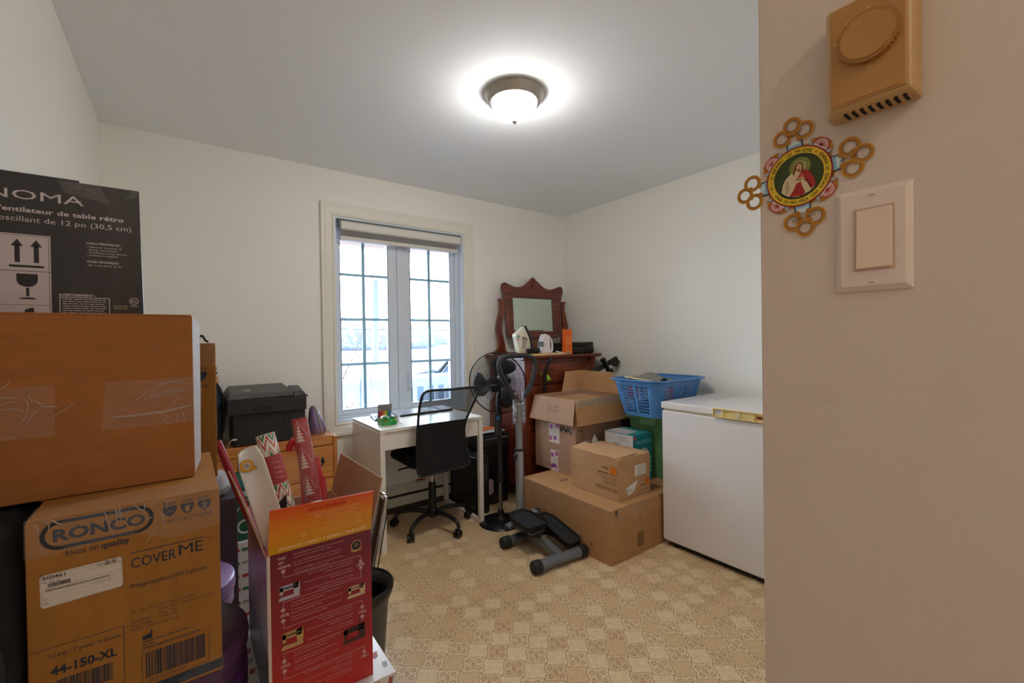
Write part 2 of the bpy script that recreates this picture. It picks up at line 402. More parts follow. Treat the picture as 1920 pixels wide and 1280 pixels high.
M_grey = mat('grey_plastic', (120, 122, 126), rough=0.45)
M_white = mat('white_lacquer', (228, 222, 212), rough=0.3, coat=0.2)
M_chrome = mat('chrome', (200, 200, 200), rough=0.18, metal=1.0)
M_nickel = mat('brushed_nickel', (178, 170, 158), rough=0.35, metal=1.0)
M_silver = mat('silver_paint', (150, 154, 160), rough=0.38, metal=0.55)
M_film = film_material('clear_tape', 0.05, scale=(14, 14, 30))
M_wrap = film_material('crinkled_cellophane', 0.07, scale=(16, 26, 30))
M_glass = glass_material()

M_crease = mat('tape_crease', (206, 190, 176), rough=.2, coat=.6, alpha=.55)  # raised tape wrinkles; the whitish colour carries their glints
def creases(parent, pts_list, y, r=.0007, off=.0018):
    mb = MB()
    for L_ in pts_list:
        P = smoothline([(a, y - off, b) for a, b in L_], 4); n = len(P)
        mb.tube(P, [r * (.35 + 1.1 * math.sin(PI * (i + .5) / n)) for i in range(n)], 5)
    return mb.build('tape_creases', M_crease, parent, smooth=60)
def strip(name, parent, quads, m, lab=None):
    mb = MB()
    for q in quads: mb.f([mb.v(p) for p in q])
    o = mb.build(name, m, parent)
    if lab: o['label'] = lab
    return o
# ================================================================== THE ROOM
XL, XR, YB, ZC = -0.343, 2.99, 3.16, 2.44
YH = -2.3                                   # far end of the hall behind the doorway
struct(MB().box(XL - .15, XR + .15, YH - .15, YB + .2, -0.12, 0).build('floor', floor_material()))
struct(MB().box(XL - .15, XR + .15, YH - .15, YB + .2, ZC, ZC + 0.12).build('ceiling', M_ceil))
struct(MB().box(XL - .15, XL, YH - .15, YB + .2, 0, ZC).build('wall_left', M_wall))
struct(MB().box(XR, XR + .15, .16, YB + .2, 0, ZC).build('wall_right', M_wall))
mb = MB()
WX0, WX1, WZ0, WZ1 = 0.838, 1.858, 0.705, 2.128
mb.box(XL, WX0, YB, YB + .2, 0, ZC).box(WX1, XR, YB, YB + .2, 0, ZC).box(WX0, WX1, YB, YB + .2, 0, WZ0).box(WX0, WX1, YB, YB + .2, WZ1, ZC)
struct(mb.build('wall_back', M_wall))
struct(MB().box(.735, XR + .15, .16, .276, 0, ZC).build('wall_front', M_wall))
struct(MB().box(.62, .735, YH, .276, 0, ZC).build('wall_hall', M_hall, bevel=.003))
struct(MB().box(XL, .735, YH - .15, YH, 0, ZC).build('wall_rear', M_hall))

# ------------------------------------------------------------------ window: casing, jambs, frame, two sashes, muntins, glass
def casing_profile():          # (distance outwards from the opening, depth into the room)
    return [(0, 0), (0, .014), (.012, .018), (.02, .012), (.034, .012), (.05, .016), (.062, .016), (.072, .022), (.088, .022), (.088, 0)]
mb = MB(); rings = []
for cx, cz, sx, sz in ((WX0, WZ0, -1, -1), (WX1, WZ0, 1, -1), (WX1, WZ1, 1, 1), (WX0, WZ1, -1, 1), (WX0, WZ0, -1, -1)):
    rings.append([(cx + sx * a, YB - b, cz + sz * a) for a, b in casing_profile()])
mb.loft(rings, False, False)
win = struct(mb.build('window_1', M_trim, loc=(WX0, YB, WZ0), smooth=35))
def wpart(mb, name, m, **k): return mb.build(name, m, win, **k)
mb = MB()
t = .012
mb.box(WX0, WX0 + t, YB - .004, YB + .20, WZ0, WZ1).box(WX1 - t, WX1, YB - .004, YB + .20, WZ0, WZ1).box(WX0 + t, WX1 - t, YB - .004, YB + .20, WZ1 - t, WZ1).box(WX0 + t, WX1 - t, YB - .004, YB + .20, WZ0, WZ0 + t)
wpart(mb, 'window_jamb', M_vinyl)
# frame with the centre mullion
y0, y1 = YB + .085, YB + .15
mb = MB()
fx0, fx1, fz0, fz1 = WX0 + t, WX1 - t, WZ0 + t, WZ1 - t
mb.box(fx0, fx0 + .018, y0 - .02, y1, fz0, fz1).box(fx1 - .03, fx1, y0 - .02, y1, fz0, fz1).box(fx0 + .018, fx1 - .03, y0 - .02, y1, fz1 - .02, fz1).box(fx0 + .018, fx1 - .03, y0 - .02, y1, fz0, fz0 + .02)
mb.box(1.318, 1.358, y0 - .012, y1, fz0 + .02, fz1 - .02)
wpart(mb, 'window_frame', M_vinyl, bevel=.003)
def sash(gx0, gx1, gz0, gz1, ox0, ox1):
    mb = MB(); oz0, oz1 = fz0 + .02, fz1 - .02
    mb.box(ox0, gx0, y0, y1 - .01, oz0, oz1).box(gx1, ox1, y0, y1 - .01, oz0, oz1).box(gx0, gx1, y0, y1 - .01, oz0, gz0).box(gx0, gx1, y0, y1 - .01, gz1, oz1)
    s = wpart(mb, 'window_sash', M_vinyl, bevel=.003)
    g = MB().box(gx0 - .004, gx1 + .004, y0 + .024, y0 + .028, gz0 - .004, gz1 + .004).build('window_pane', M_glass); g.parent = s; g.location = -WL[s.name]
    mb = MB(); cx = (gx0 + gx1) / 2
    mb.box(cx - .0115, cx + .0115, y0 + .029, y0 + .038, gz0, gz1)
    for z in (1.097, 1.424, 1.747): mb.box(gx0, gx1, y0 + .030, y0 + .037, z - .010, z + .010)
    m = mb.build('muntin_grid', M_muntin); m.parent = s; m.location = -WL[s.name]
    # dark gasket round the glass
    mb = MB(); q = .004
    mb.box(gx0, gx0 + q, y0 - .001, y0 + .003, gz0, gz1).box(gx1 - q, gx1, y0 - .001, y0 + .003, gz0, gz1).box(gx0, gx1, y0 - .001, y0 + .003, gz0, gz0 + q).box(gx0, gx1, y0 - .001, y0 + .003, gz1 - q, gz1)
    k = mb.build('gasket', mat('gasket', (96, 108, 130), rough=.6)); k.parent = s; k.location = -WL[s.name]
sash(.895, 1.248, .772, 2.05, fx0 + .018, 1.318)
sash(1.425, 1.778, .772, 2.05, 1.358, fx1 - .03)
mb = MB()
mb.tube(smoothline([(1.40, y0 - .004, 1.02), (1.40, y0 - .016, 1.01), (1.398, y0 - .022, .985), (1.396, y0 - .024, .90), (1.40, y0 - .014, .885)], 5), .005, 8).box(1.392, 1.408, y0 - .006, y0, .87, 1.04)
wpart(mb, 'sash_lock', M_vinyl, smooth=40)

# ------------------------------------------------------------------ cellular blind, drawn up
bl = thing('window_blind', 'white cellular blind drawn right up under the head of the window', 'blind', (WX0 + .02, YB + .03, 2.04))
xa, xb = WX0 + .05, WX1 - .016
MB().prism([(xa, YB + .012, 2.045), (xa, YB + .004, 2.055), (xa, YB + .004, 2.095), (xa, YB + .014, 2.108), (xa, YB + .055, 2.108), (xa, YB + .055, 2.045)], (0, 0, 0), (xb - xa, 0, 0)).build('headrail', mat('blind_white', (226, 222, 214), rough=.5), bl, bevel=.002)
mb = MB()
for i in range(5):
    z = 2.044 - i * .0085
    mb.prism([(xa + .004, YB + .018, z - .004), (xa + .004, YB + .010, z - .008), (xa + .004, YB + .018, z - .0085), (xa + .004, YB + .052, z - .0085), (xa + .004, YB + .058, z - .005), (xa + .004, YB + .052, z)], (0, 0, 0), (xb - xa - .03, 0, 0))
mb.build('pleated_fabric', mat('blind_fabric', (214, 212, 212), rough=.8), bl)
MB().box(xa - .006, xb - .03, YB + .006, YB + .056, 1.975, 2.0).build('bottom_rail', mat('blind_rail', (222, 216, 208), rough=.45), bl, bevel=.004)
for x in (xa - .006, xb + .002): MB().box(x - .006, x + .006, YB + .014, YB + .05, 2.07, WZ1 - .013).build('bracket', M_grey, bl)

# ------------------------------------------------------------------ electric baseboard heater
ht = thing('baseboard_heater', 'long low white electric baseboard heater under the window', 'heater', (.86, 3.12, 0))
hx0, hx1 = .86, 2.0
M_heat = mat('heater_enamel', (214, 206, 192), rough=.4)
MB().prism([(hx0, YB, .045), (hx0, 3.105, .045), (hx0, 3.09, .055), (hx0, 3.09, .118), (hx0, 3.10, .118), (hx0, 3.10, .137), (hx0, 3.09, .137), (hx0, 3.092, .17), (hx0, 3.10, .186), (hx0, YB, .192)], (0, 0, 0), (hx1 - hx0, 0, 0)).build('casing', M_heat, ht, bevel=.0015)
MB().box(hx0 + .01, hx1 - .01, 3.093, 3.1, .1185, .1365).build('air_slot', mat('slot_brown', (58, 44, 36), rough=.7), ht)
MB().box(hx0 + .02, hx1 - .02, 3.11, YB, 0, .045).build('foot_rail', mat('rail_brown', (70, 54, 40), rough=.7), ht)
mb = MB()
mb.box(XL, XR, YB - .012, YB, 0, .09)
struct(mb.build('baseboard_back', mat('baseboard_wood', (122, 96, 66), rough=.5), bevel=.002))
struct(MB().box(XR - .012, XR, .3, YB - .013, 0, .09).build('baseboard_right', MATS['baseboard_wood'], bevel=.002))
struct(MB().box(XL, XL + .012, -.5, YB - .013, 0, .09).build('baseboard_left', MATS['baseboard_wood'], bevel=.002))
# red twisted ribbon resting on the heater
mb = MB()
P = []
for i in range(60):
    a = i / 59; P.append((1.39 + a * .055 + .006 * math.sin(a * 40), 3.115 + .006 * math.cos(a * 33), .201 + .008 * abs(math.sin(a * 25))))
mb.tube(P, .0032, 6)
mb.tube([(1.452 + .013 * math.cos(t * .3), 3.115, .211 + .013 * math.sin(t * .3)) for t in range(21)], .003, 6, closed=True)
tag(mb.build('knotted_ribbon', mat('red_cord', (150, 22, 30), rough=.5), loc=(1.40, 3.115, .193), smooth=60), 'small knotted red ribbon lying on top of the baseboard heater', 'ribbon')

# ------------------------------------------------------------------ ceiling light
cl = thing('ceiling_light', 'round flush ceiling light with frosted dome and brushed nickel rim, lit', 'ceiling light', (1.29, 1.69, ZC))
C0 = (1.29, 1.69, ZC)
MB().lathe([(.142, 0), (.142, -.008), (.137, -.014), (.131, -.032), (.121, -.046), (.116, -.048), (.110, -.048), (.112, -.030)], 64, C0).build('metal_rim', M_nickel, cl, smooth=30)
M_dome = mat('lit_frosted_glass', (255, 250, 240), rough=.4, emit=(255, 251, 246), es=LAMP)
nt = M_dome.node_tree; tc_ = nt.nodes.new('ShaderNodeTexCoord'); sz_ = nt.nodes.new('ShaderNodeSeparateXYZ'); nt.links.new(tc_.outputs['Object'], sz_.inputs[0])
# emission weakened towards the upper rim to shrink the halo on the ceiling
f_ = mnode(nt, 'DIVIDE', mnode(nt, 'SUBTRACT', -0.045, sz_.outputs[2]), 0.045, clamp=True)
nt.links.new(mnode(nt, 'MULTIPLY', mnode(nt, 'ADD', 0.18, mnode(nt, 'MULTIPLY', f_, 0.82)), LAMP * 1.16), nt.nodes['Principled BSDF'].inputs['Emission Strength'])
MB().lathe([(.1095, -.040), (.1085, -.054), (.103, -.070), (.090, -.090), (.070, -.107), (.045, -.119), (.018, -.125), (.0, -.126)], 48, C0, caps=False).build('glass_dome', M_dome, cl, smooth=80)
MB().lathe([(.0, -.124), (.010, -.126), (.014, -.131), (.012, -.137), (.006, -.142), (0, -.143)], 20, C0, caps=False).build('finial', M_nickel, cl, smooth=60)

# fill light added unseen in the hall behind the camera
hl = thing('hall_ceiling_light', 'round hall ceiling light behind the doorway', 'ceiling light', (.12, -1.1, ZC))
MB().lathe([(.14, 0), (.14, -.012), (.13, -.03), (.118, -.034)], 40, (.12, -1.1, ZC)).build('metal_rim', M_nickel, hl, smooth=30)
MB().lathe([(.118, -.03), (.11, -.06), (.08, -.09), (.04, -.105), (0, -.108)], 40, (.12, -1.1, ZC), caps=False).build('glass_dome', mat('hall_dome', (255, 246, 230), rough=.4, emit=(255, 246, 232), es=HALL), hl, smooth=80)

# ================================================================== ON THE NEAR WALL
WALLX = .62
# thermostat
th = thing('wall_thermostat', 'tan plastic dial thermostat high on the near wall', 'thermostat', (WALLX, .152, 1.515))
M_tan = mat('thermostat_tan', (178, 128, 68), rough=.35, coat=.1); M_tan2 = mat('thermostat_tan_side', (190, 152, 100), rough=.4)
ty0, ty1, tz0, tz1 = .113, .190, 1.512, 1.634
mb = MB(); rings = []
for x, g in ((WALLX - .0005, .0), (WALLX - .024, .0), (WALLX - .031, .004)):
    rings.append([(x, ty0 + g, tz0 + g * 1.4), (x, ty1 - g, tz0 + g * 1.4), (x, ty1 - g, tz1 - g), (x, ty0 + g, tz1 - g)])
mb.loft(rings); mb.build('housing', M_tan2, th, bevel=.003)
MB().box(WALLX - .0325, WALLX - .0305, ty0 + .0065, ty1 - .0065, tz0 + .008, tz1 - .006).build('faceplate', M_tan, th, bevel=.0008)
MB().box(WALLX - .0332, WALLX - .0324, ty0 + .0095, ty1 - .0095, tz0 + .0105, tz0 + .018).build('name_strip', M_tan, th, bevel=.0002)
D = (WALLX - .0325, .1495, 1.583)
n = 84; r0 = []; r1 = []; r2 = []
mb = MB()
for k in range(n):
    a = 2 * PI * k / n; rr = .0268 + (.0007 if k % 2 else 0)
    for L, x, q in ((r0, 0, rr), (r1, -.0065, rr - .0006)): L.append((D[0] + x, D[1] + q * math.cos(a), D[2] + q * math.sin(a)))
mb.loft([r0, r1]); mb.build('dial', mat('dial_tan', (162, 112, 56), rough=.35), th)
MB().lathe([(.0235, .0064), (.023, .0078), (.0215, .0076), (.0, .0074)], 48, D, (-1, 0, 0), caps=False).build('dial_face', M_tan, th, smooth=40)
p = FX(WALLX - .0327, .0002)
for a_, s_ in ((-150, '5'), (-100, '10'), (-20, '20'), (30, '25'), (145, '')): pass
for k, tx in ((165, '10'), (128, '15'), (90, '20'), (50, '25'), (12, '30')):
    a = math.radians(k); p.text(-D[1] + .0315 * math.cos(a), D[2] + .0315 * math.sin(a) - .0011, .0034, tx, (228, 196, 150), align='C')
p.text(-.150, 1.5235, .003, '°C', (224, 190, 142), l=5)
p.disc(-D[1], D[2] - .0315, .0008, (228, 196, 150))
p.build(th, 'markings')
mb = MB()
for k in range(8): mb.hexa([(WALLX - .026 + j * .016, ty1 - .016 - k * .0072 + e, tz0 - .0004) for j, e in ((0, 0), (1, 0), (1, -.0032), (0, -.0032))], [(WALLX - .026 + j * .016, ty1 - .016 - k * .0072 + e, tz0 + .002) for j, e in ((0, 0), (1, 0), (1, -.0032), (0, -.0032))])
mb.build('vent_slots', mat('slot_black', (22, 14, 8), rough=.8), th)

# light switch
sw = thing('light_switch', 'white rocker light switch on the near wall, below the tan thermostat', 'light switch', (WALLX, .155, 1.375))
sy0, sy1, sz0, sz1 = .1205, .1895, 1.317, 1.432
M_plate = mat('switch_plate', (226, 208, 196), rough=.3); M_rock = mat('switch_rocker', (230, 206, 186), rough=.25)
MB().loft([[(x, sy0 + g, sz0 + g), (x, sy1 - g, sz0 + g), (x, sy1 - g, sz1 - g), (x, sy0 + g, sz1 - g)] for x, g in ((WALLX - .0002, 0), (WALLX - .002, 0), (WALLX - .006, .006))]).build('cover_plate', M_plate, sw, bevel=.0006)
ry0, ry1, rz0, rz1 = .1365, .1695, 1.341, 1.408
mb = MB(); a = .0015
mb.box(WALLX - .0072, WALLX - .005, ry0 - a, ry1 + a, rz0 - a, rz1 + a)
mb.build('rocker_frame', mat('switch_gap', (196, 168, 148), rough=.4), sw)
MB().hexa([(WALLX - .005, ry0, rz0), (WALLX - .005, ry1, rz0), (WALLX - .005, ry1, rz1), (WALLX - .005, ry0, rz1)], [(WALLX - .0105, ry0 + .001, rz0 + .001), (WALLX - .0105, ry1 - .001, rz0 + .001), (WALLX - .0082, ry1 - .001, rz1 - .001), (WALLX - .0082, ry0 + .001, rz1 - .001)]).build('rocker', M_rock, sw, bevel=.0008)
for z in (1.326, 1.423):
    s_ = MB().lathe([(.0033, 0), (.0028, .0007), (0, .0008)], 20, (WALLX - .006, .155, z), (-1, 0, 0), caps=False).build('screw', M_plate, sw, smooth=30)
    q = MB().box(WALLX - .00695, WALLX - .0066, .1525, .1575, z - .0004, z + .0004).build('slot', mat('screw_slot', (120, 96, 84)), s_)

# devotional cut-out plaque hanging at the wall edge
PL = thing('wall_plaque', 'small gilt cross-shaped paper plaque with a robed figure at the edge of the near wall', 'plaque', (WALLX - .002, .228, 1.466))
# the card is in the plane of the wall; a = -Y, b = Z about its centre
cA, cB, RO = -.2285, 1.466, math.radians(6)
GOLD = (178, 118, 34); GOLDL = (206, 158, 62); RED = (150, 28, 24); YEL = (232, 196, 44); SKYB = (140, 182, 208); INKK = (48, 34, 18)
p = FX(WALLX - .0012, .00022)
def rt2(x, y): return (cA + x * math.cos(RO) - y * math.sin(RO), cB + x * math.sin(RO) + y * math.cos(RO))
M_gold = mat('gilt_card', GOLD, rough=.35, metal=.35)
# card body: ellipse-ish disc and four square corner pieces
def pp(pts, c, l=1): p.poly([rt2(x, y) for x, y in pts], c, l)
for q in range(4):
    t_ = math.radians(45 + 90 * q); c_, s_ = math.cos(t_), math.sin(t_)
    def R_(x, y): return (x * c_ - y * s_, x * s_ + y * c_)
    pp([R_(.022, -.017), R_(.042, -.014), R_(.047, -.007), R_(.048, 0), R_(.047, .007), R_(.042, .014), R_(.022, .017)], GOLD, 1)
    cx, cy = R_(.0385, 0)
    a_, b_ = rt2(cx, cy); p.disc(a_, b_, .0095, (178, 52, 36), 2); p.disc(a_, b_, .0082, (226, 204, 200), 3)
    for k in range(9):
        an = t_ + RO + math.radians(-80 + 20 * k); p.line([(a_, b_), (a_ + .0082 * math.cos(an), b_ + .0082 * math.sin(an))], .0007, (186, 54, 44), 4)
    for sg in (-1, 1):
        pp([R_(.030, sg * .006), R_(.034, sg * .013), R_(.041, sg * .016), R_(.038, sg * .011), R_(.036, sg * .004)], (150, 166, 182), 3)
        pp([R_(.033, sg * .010), R_(.037, sg * .0135), R_(.040, sg * .0148), R_(.0365, sg * .0115)], (208, 214, 220), 4)
for q in range(4):
    t_ = math.radians(90 * q); c_, s_ = math.cos(t_), math.sin(t_); L0 = (0, .0, .0, .0)[q]
    def R_(x, y): return (x * c_ - y * s_, x * s_ + y * c_)
    pp([R_(.026, -.0078), R_(.044, -.0078), R_(.044, .0078), R_(.026, .0078)], SKYB, 2)
    pp([R_(.040, -.0062), R_(.046, -.0050), R_(.046, .0050), R_(.040, .0062)], (206, 222, 226), 3)
    for sg in (-1, 1): pp([R_(.026, sg * .0078), R_(.045, sg * .0078), R_(.045, sg * .0092), R_(.026, sg * .0092)], INKK, 2)
    for k, (cx, cy, ro) in enumerate(((.0545, -.0125, .0112), (.0545, .0125, .0112), (.0655, 0, .0108))):
        x_, y_ = R_(cx, cy); a_, b_ = rt2(x_, y_); p.ring(a_, b_, ro - .0042, ro, GOLD, 3 + k * .5); p.ring(a_, b_, ro - .0046, ro - .0040, (96, 62, 26), 3.2 + k * .5); p.ring(a_, b_, ro - .0008, ro, GOLDL, 3.25 + k * .5)
    for cx, cy in ((.046, -.006), (.046, .006), (.0575, -.0058), (.0575, .0058)):
        x_, y_ = R_(cx, cy); a_, b_ = rt2(x_, y_); p.disc(a_, b_, .0032, GOLD, 5.2 + cy * 20, n=12)
a0, b0 = rt2(0, 0)
p.disc(a0, b0, .0370, RED, 5, n=48); p.disc(a0, b0, .0352, YEL, 6, n=48); p.ring(a0, b0, .0272, .0278, INKK, 8, n=48)
p.disc(a0, b0, .0272, (52, 66, 26), 7, n=48)
def ovt(txt, r, a1, a2, size):
    n = len(txt)
    for i, ch in enumerate(txt):
        if ch == ' ': continue
        an = a1 + (a2 - a1) * i / (n - 1); t_ = math.radians(an)
        p.text(a0 + r * math.cos(t_), b0 + r * math.sin(t_), size, ch, INKK, rot=an - 90, l=8, align='C')
ovt('JE BENIRAI LES MAISONS', .0292, 172, 62, .0058)
def ovb(txt, r, a1, a2, size):
    n = len(txt)
    for i, ch in enumerate(txt):
        if ch == ' ': continue
        an = a1 + (a2 - a1) * i / (n - 1); t_ = math.radians(an)
        p.text(a0 + r * math.cos(t_), b0 + r * math.sin(t_), size, ch, INKK, rot=an + 90, l=8, align='C')
ovb("OÙ L'IMAGE DE MON CŒUR SERA EXPOSÉE ET HONORÉE", .0334, 190, 400, .0052)
for an in (181, 51):
    t_ = math.radians(an); p.disc(a0 + .0312 * math.cos(t_), b0 + .0312 * math.sin(t_), .0013, (206, 96, 40), 8, n=5)
for q, tx in ((0, 'AMOUR'), (1, 'PAIX'), (3, 'EXPIATION')):
    t_ = math.radians(90 * q); x_, y_ = .053 * math.cos(t_), .053 * math.sin(t_); a_, b_ = rt2(x_, y_)
    p.text(a_, b_ - .0018, .0052, tx, (120, 70, 22), rot=8, l=8, align='C')
p.build(PL, 'card_print')
# backing card: same outline, one thin sheet
b = FX(WALLX - .0003, .0004)
for q in range(4):
    t_ = math.radians(90 * q); c_, s_ = math.cos(t_), math.sin(t_)
    def R_(x, y): return (x * c_ - y * s_, x * s_ + y * c_)
    b.poly([rt2(*R_(.02, -.0085)), rt2(*R_(.046, -.0085)), rt2(*R_(.046, .0085)), rt2(*R_(.02, .0085))], M_gold)
b.disc(a0, b0, .0385, M_gold, 1, n=48)
b.build(PL, 'backing_card')
# painted figure as a relief print: plain robed figure in cream with a red mantle
g = FX(WALLX - .0029, .00012)
def gp(pts, c, l): g.poly([(a0 + x * .001, b0 + y * .001) for x, y in pts], c, l)
g.disc(a0 + .002, b0 + .011, .012, (126, 132, 62), 1, n=30); g.disc(a0 + .002, b0 + .011, .0075, (176, 170, 96), 2, n=30)
gp([(-19, -16), (-17, -6), (-14, 0), (-8, 5), (-2, 7), (8, 5), (13, 0), (17, -9), (18, -17), (12, -22), (0, -25.5), (-12, -22)], (214, 196, 160), 3)
gp([(4, 7), (9, 6), (14, 1), (18, -8), (19, -16), (14, -19), (10, -10), (5, -4), (1, -1), (2, 3)], (170, 34, 28), 4)
gp([(-2, -9), (3, -7), (5, -14), (8, -22), (3, -25), (-10, -23), (-5, -16)], (164, 30, 26), 4)
gp([(8, -3), (11, -6), (15, -15), (14, -18), (10, -9)], (120, 20, 20), 5)
gp([(-12, -2), (-9, -10), (-12, -20), (-14, -18), (-15, -8)], (182, 160, 126), 4)
gp([(-5, 7), (-4, 13), (-1, 16.5), (3, 17), (6, 14), (6, 8), (8, 4), (5, 3), (4, 8), (-2, 8), (-4, 2), (-6, 3)], (112, 66, 30), 5)
gp([(-1.5, 7), (-1.5, 12), (0, 15), (3, 15), (4.5, 12), (4, 8), (2.5, 5.8), (0.5, 5.6)], (214, 168, 126), 6)
gp([(-.5, 8.2), (2.8, 8.2), (2.2, 5.4), (1.2, 4.6), (.2, 5.6)], (122, 76, 40), 7)
gp([(.2, 11.6), (.9, 11.9), (.9, 11.4), (.2, 11.2)], (60, 36, 22), 8); gp([(2.2, 11.9), (2.9, 11.6), (2.8, 11.2), (2.2, 11.4)], (60, 36, 22), 8)
gp([(1.2, 11.2), (1.8, 11.2), (2.0, 9.8), (1.3, 9.6)], (196, 146, 106), 8); gp([(.8, 8.9), (2.4, 8.9), (1.9, 8.4), (1.2, 8.4)], (150, 74, 58), 8)
gp([(0, -1), (2, .5), (4, -1), (2, -4)], (196, 40, 30), 6); g.ring(a0 + .002, b0 - .0015, .003, .0037, (228, 190, 90), 7, n=16)
gp([(-5, -4), (-1, -2.5), (3, -3), (7, -4), (7, -5.5), (2, -5.2), (-4, -6)], (214, 168, 126), 7)
gp([(1, -3), (4, -1.5), (7.5, -3.5), (8, -6), (4, -5)], (206, 156, 114), 8)
g.build(PL, 'figure')
# ================================================================== DESK
dk = thing('desk', 'narrow white writing desk with one drawer below the window', 'desk', (1.28, 2.83, 0))
dx0, dx1, dy0, dy1, dz = .918, 1.636, 2.551, 3.088, .738
MB().box(dx0 + .002, dx1, dy0, dy1, dz - .02, dz).build('desk_top', M_white, dk, bevel=.0015)
MB().box(dx0, dx0 + .03, dy0 + .002, dy1, 0, dz - .0205).build('side_panel', M_white, dk, bevel=.0015)
mb = MB().box(dx1 - .03, dx1, dy0 + .002, dy0 + .032, 0, dz - .0205).box(dx1 - .03, dx1, dy1 - .03, dy1, 0, dz - .0205).box(dx1 - .029, dx1 - .001, dy0 + .032, dy1 - .03, 0, .028)
mb.build('leg_frame', M_white, dk, bevel=.0015)
MB().box(dx0 + .033, dx1 - .033, dy0 + .012, dy0 + .03, dz - .128, dz - .0235).build('drawer_front', M_white, dk, bevel=.0015)
MB().box(dx0 + .05, dx1 - .05, dy0 + .03, dy1 - .02, dz - .115, dz - .03).build('drawer_box', M_white, dk)
MB().box(dx0 + .03, dx1 - .03, dy1 - .02, dy1 - .004, dz - .20, dz - .02).build('back_panel', M_white, dk)

# items on the desk
# keyboard
kb = thing('keyboard', 'black computer keyboard with pale keys on the white desk', 'keyboard', (1.31, 2.93, dz))
K = Matrix.Translation((1.185, 2.895, dz)) @ Matrix.Rotation(math.radians(2), 4, 'Z')
MB(K).hexa([(0, 0, 0), (.42, 0, 0), (.42, .135, 0), (0, .135, 0)], [(.002, .002, .010), (.418, .002, .010), (.418, .133, .020), (.002, .133, .020)]).build('case', M_black, kb, bevel=.002)
mb = MB(K); rd = random.Random(2)
for j, (row, n) in enumerate(((.008, 14), (.030, 15), (.052, 15), (.074, 15), (.096, 15), (.117, 16))):
    x = .008
    for i in range(n):
        wk = .0172 if (j or i != 5) else .09
        if x + wk > .31: break
        zz = .0105 + (row / .135) * .01; mb.box(x, x + wk - .0022, row, row + .0165, zz, zz + .005); x += wk
    x = .325
    for i in range(5):
        zz = .0105 + (row / .135) * .01; mb.box(x, x + .0150, row, row + .0165, zz, zz + .005); x += .0172
mb.build('keys', mat('keycap', (168, 168, 176), rough=.4), kb, bevel=.0008)
# calculator
ca = thing('calculator', 'grey pocket calculator lying at the left end of the white desk', 'calculator', (1.02, 2.96, dz))
K = Matrix.Translation((.995, 2.86, dz)) @ Matrix.Rotation(math.radians(-8), 4, 'Z')
MB(K).hexa([(0, 0, 0), (.098, 0, 0), (.098, .165, 0), (0, .165, 0)], [(.003, .003, .011), (.095, .003, .011), (.095, .162, .022), (.003, .162, .022)]).build('case', mat('calc_dark', (64, 66, 72), rough=.4), ca, bevel=.003)
MB(K).slab([(.006, .006, .0115), (.092, .006, .0115), (.092, .158, .0217), (.006, .158, .0217)], .0012).build('faceplate', mat('calc_face', (188, 192, 198), rough=.35), ca)
mb = MB(K)
for j in range(5):
    for i in range(4):
        x = .012 + i * .019; y = .014 + j * .019; z = .0130 + y * .067; mb.box(x, x + .014, y, y + .012, z - .001, z + .003)
mb.build('keys', mat('calc_key', (90, 94, 104), rough=.5), ca)
MB(K).slab([(.012, .122, .0205), (.084, .122, .0205), (.084, .148, .0222), (.012, .148, .0222)], .001).build('display', mat('calc_lcd', (120, 132, 118), rough=.2), ca)
# green tape box with tape roll
tb = thing('tape_box', 'open green cardboard box of adhesive tape on the front edge of the desk', 'box', (1.03, 2.72, dz))
K = Matrix.Translation((.975, 2.664, dz)) @ Matrix.Rotation(math.radians(4), 4, 'Z')
GRN = (18, 150, 62)
mb = MB(K); t = .0008; W_, D_, H_ = .094, .075, .043
mb.box(0, W_, 0, t, 0, H_).box(0, W_, D_ - t, D_, 0, H_ * .8).box(0, t, 0, D_, 0, H_).box(W_ - t, W_, 0, D_, 0, H_).box(0, W_, 0, D_, 0, t)
mb.build('box_tray', mat('green_card', GRN, rough=.35, coat=.2), tb)
MB(K).box(t, t + .0008, .002, D_ - .002, .001, H_ + .002).build('inner_liner', mat('clear_liner', (180, 214, 200), rough=.2), tb)
ax = (K.to_3x3() @ Vector((1, 0, 0)))
p = Print(K @ Vector((0, 0, 0)), K.to_3x3() @ Vector((1, 0, 0)), (0, 0, 1), .0004)
p.rect(.004, .035, .026, .037, (40, 60, 34)); p.text(.0055, .0285, .0085, 'Scotch', (232, 190, 70), bold=.02, w=.028, l=2)
for k, (a_, b_) in enumerate(((.020, .014), (.008, .020))): p.lines(.006, .05, a_, .004, (190, 232, 200), seed=k)
p.rect(.050, .070, .022, .038, (60, 172, 98)); p.text(.053, .025, .009, '3/4', (210, 240, 215), l=2); p.disc(.086, .034, .006, (240, 200, 60))
p.build(tb, 'printing')
tp = thing('tape_roll', 'white roll of sticky tape standing up in the green tape box', 'tape', (1.01, 2.70, dz + .002))
K2 = K @ Matrix.Translation((.030, .035, .0315))
mb = MB(K2)
mb.lathe([(.0195, -.0095), (.0295, -.0095), (.0295, .0095), (.0195, .0095), (.0195, -.0095)], 36, (0, 0, 0), (.1, 1, 0), caps=False); mb.build('tape', mat('tape_white', (232, 238, 232), rough=.3), tp, smooth=40)
MB(K2).lathe([(.0125, -.009), (.0194, -.009), (.0194, .009), (.0125, .009), (.0125, -.009)], 36, (0, 0, 0), (.1, 1, 0), caps=False).build('core', mat('tape_core_green', (46, 160, 92), rough=.4), tp, smooth=40)
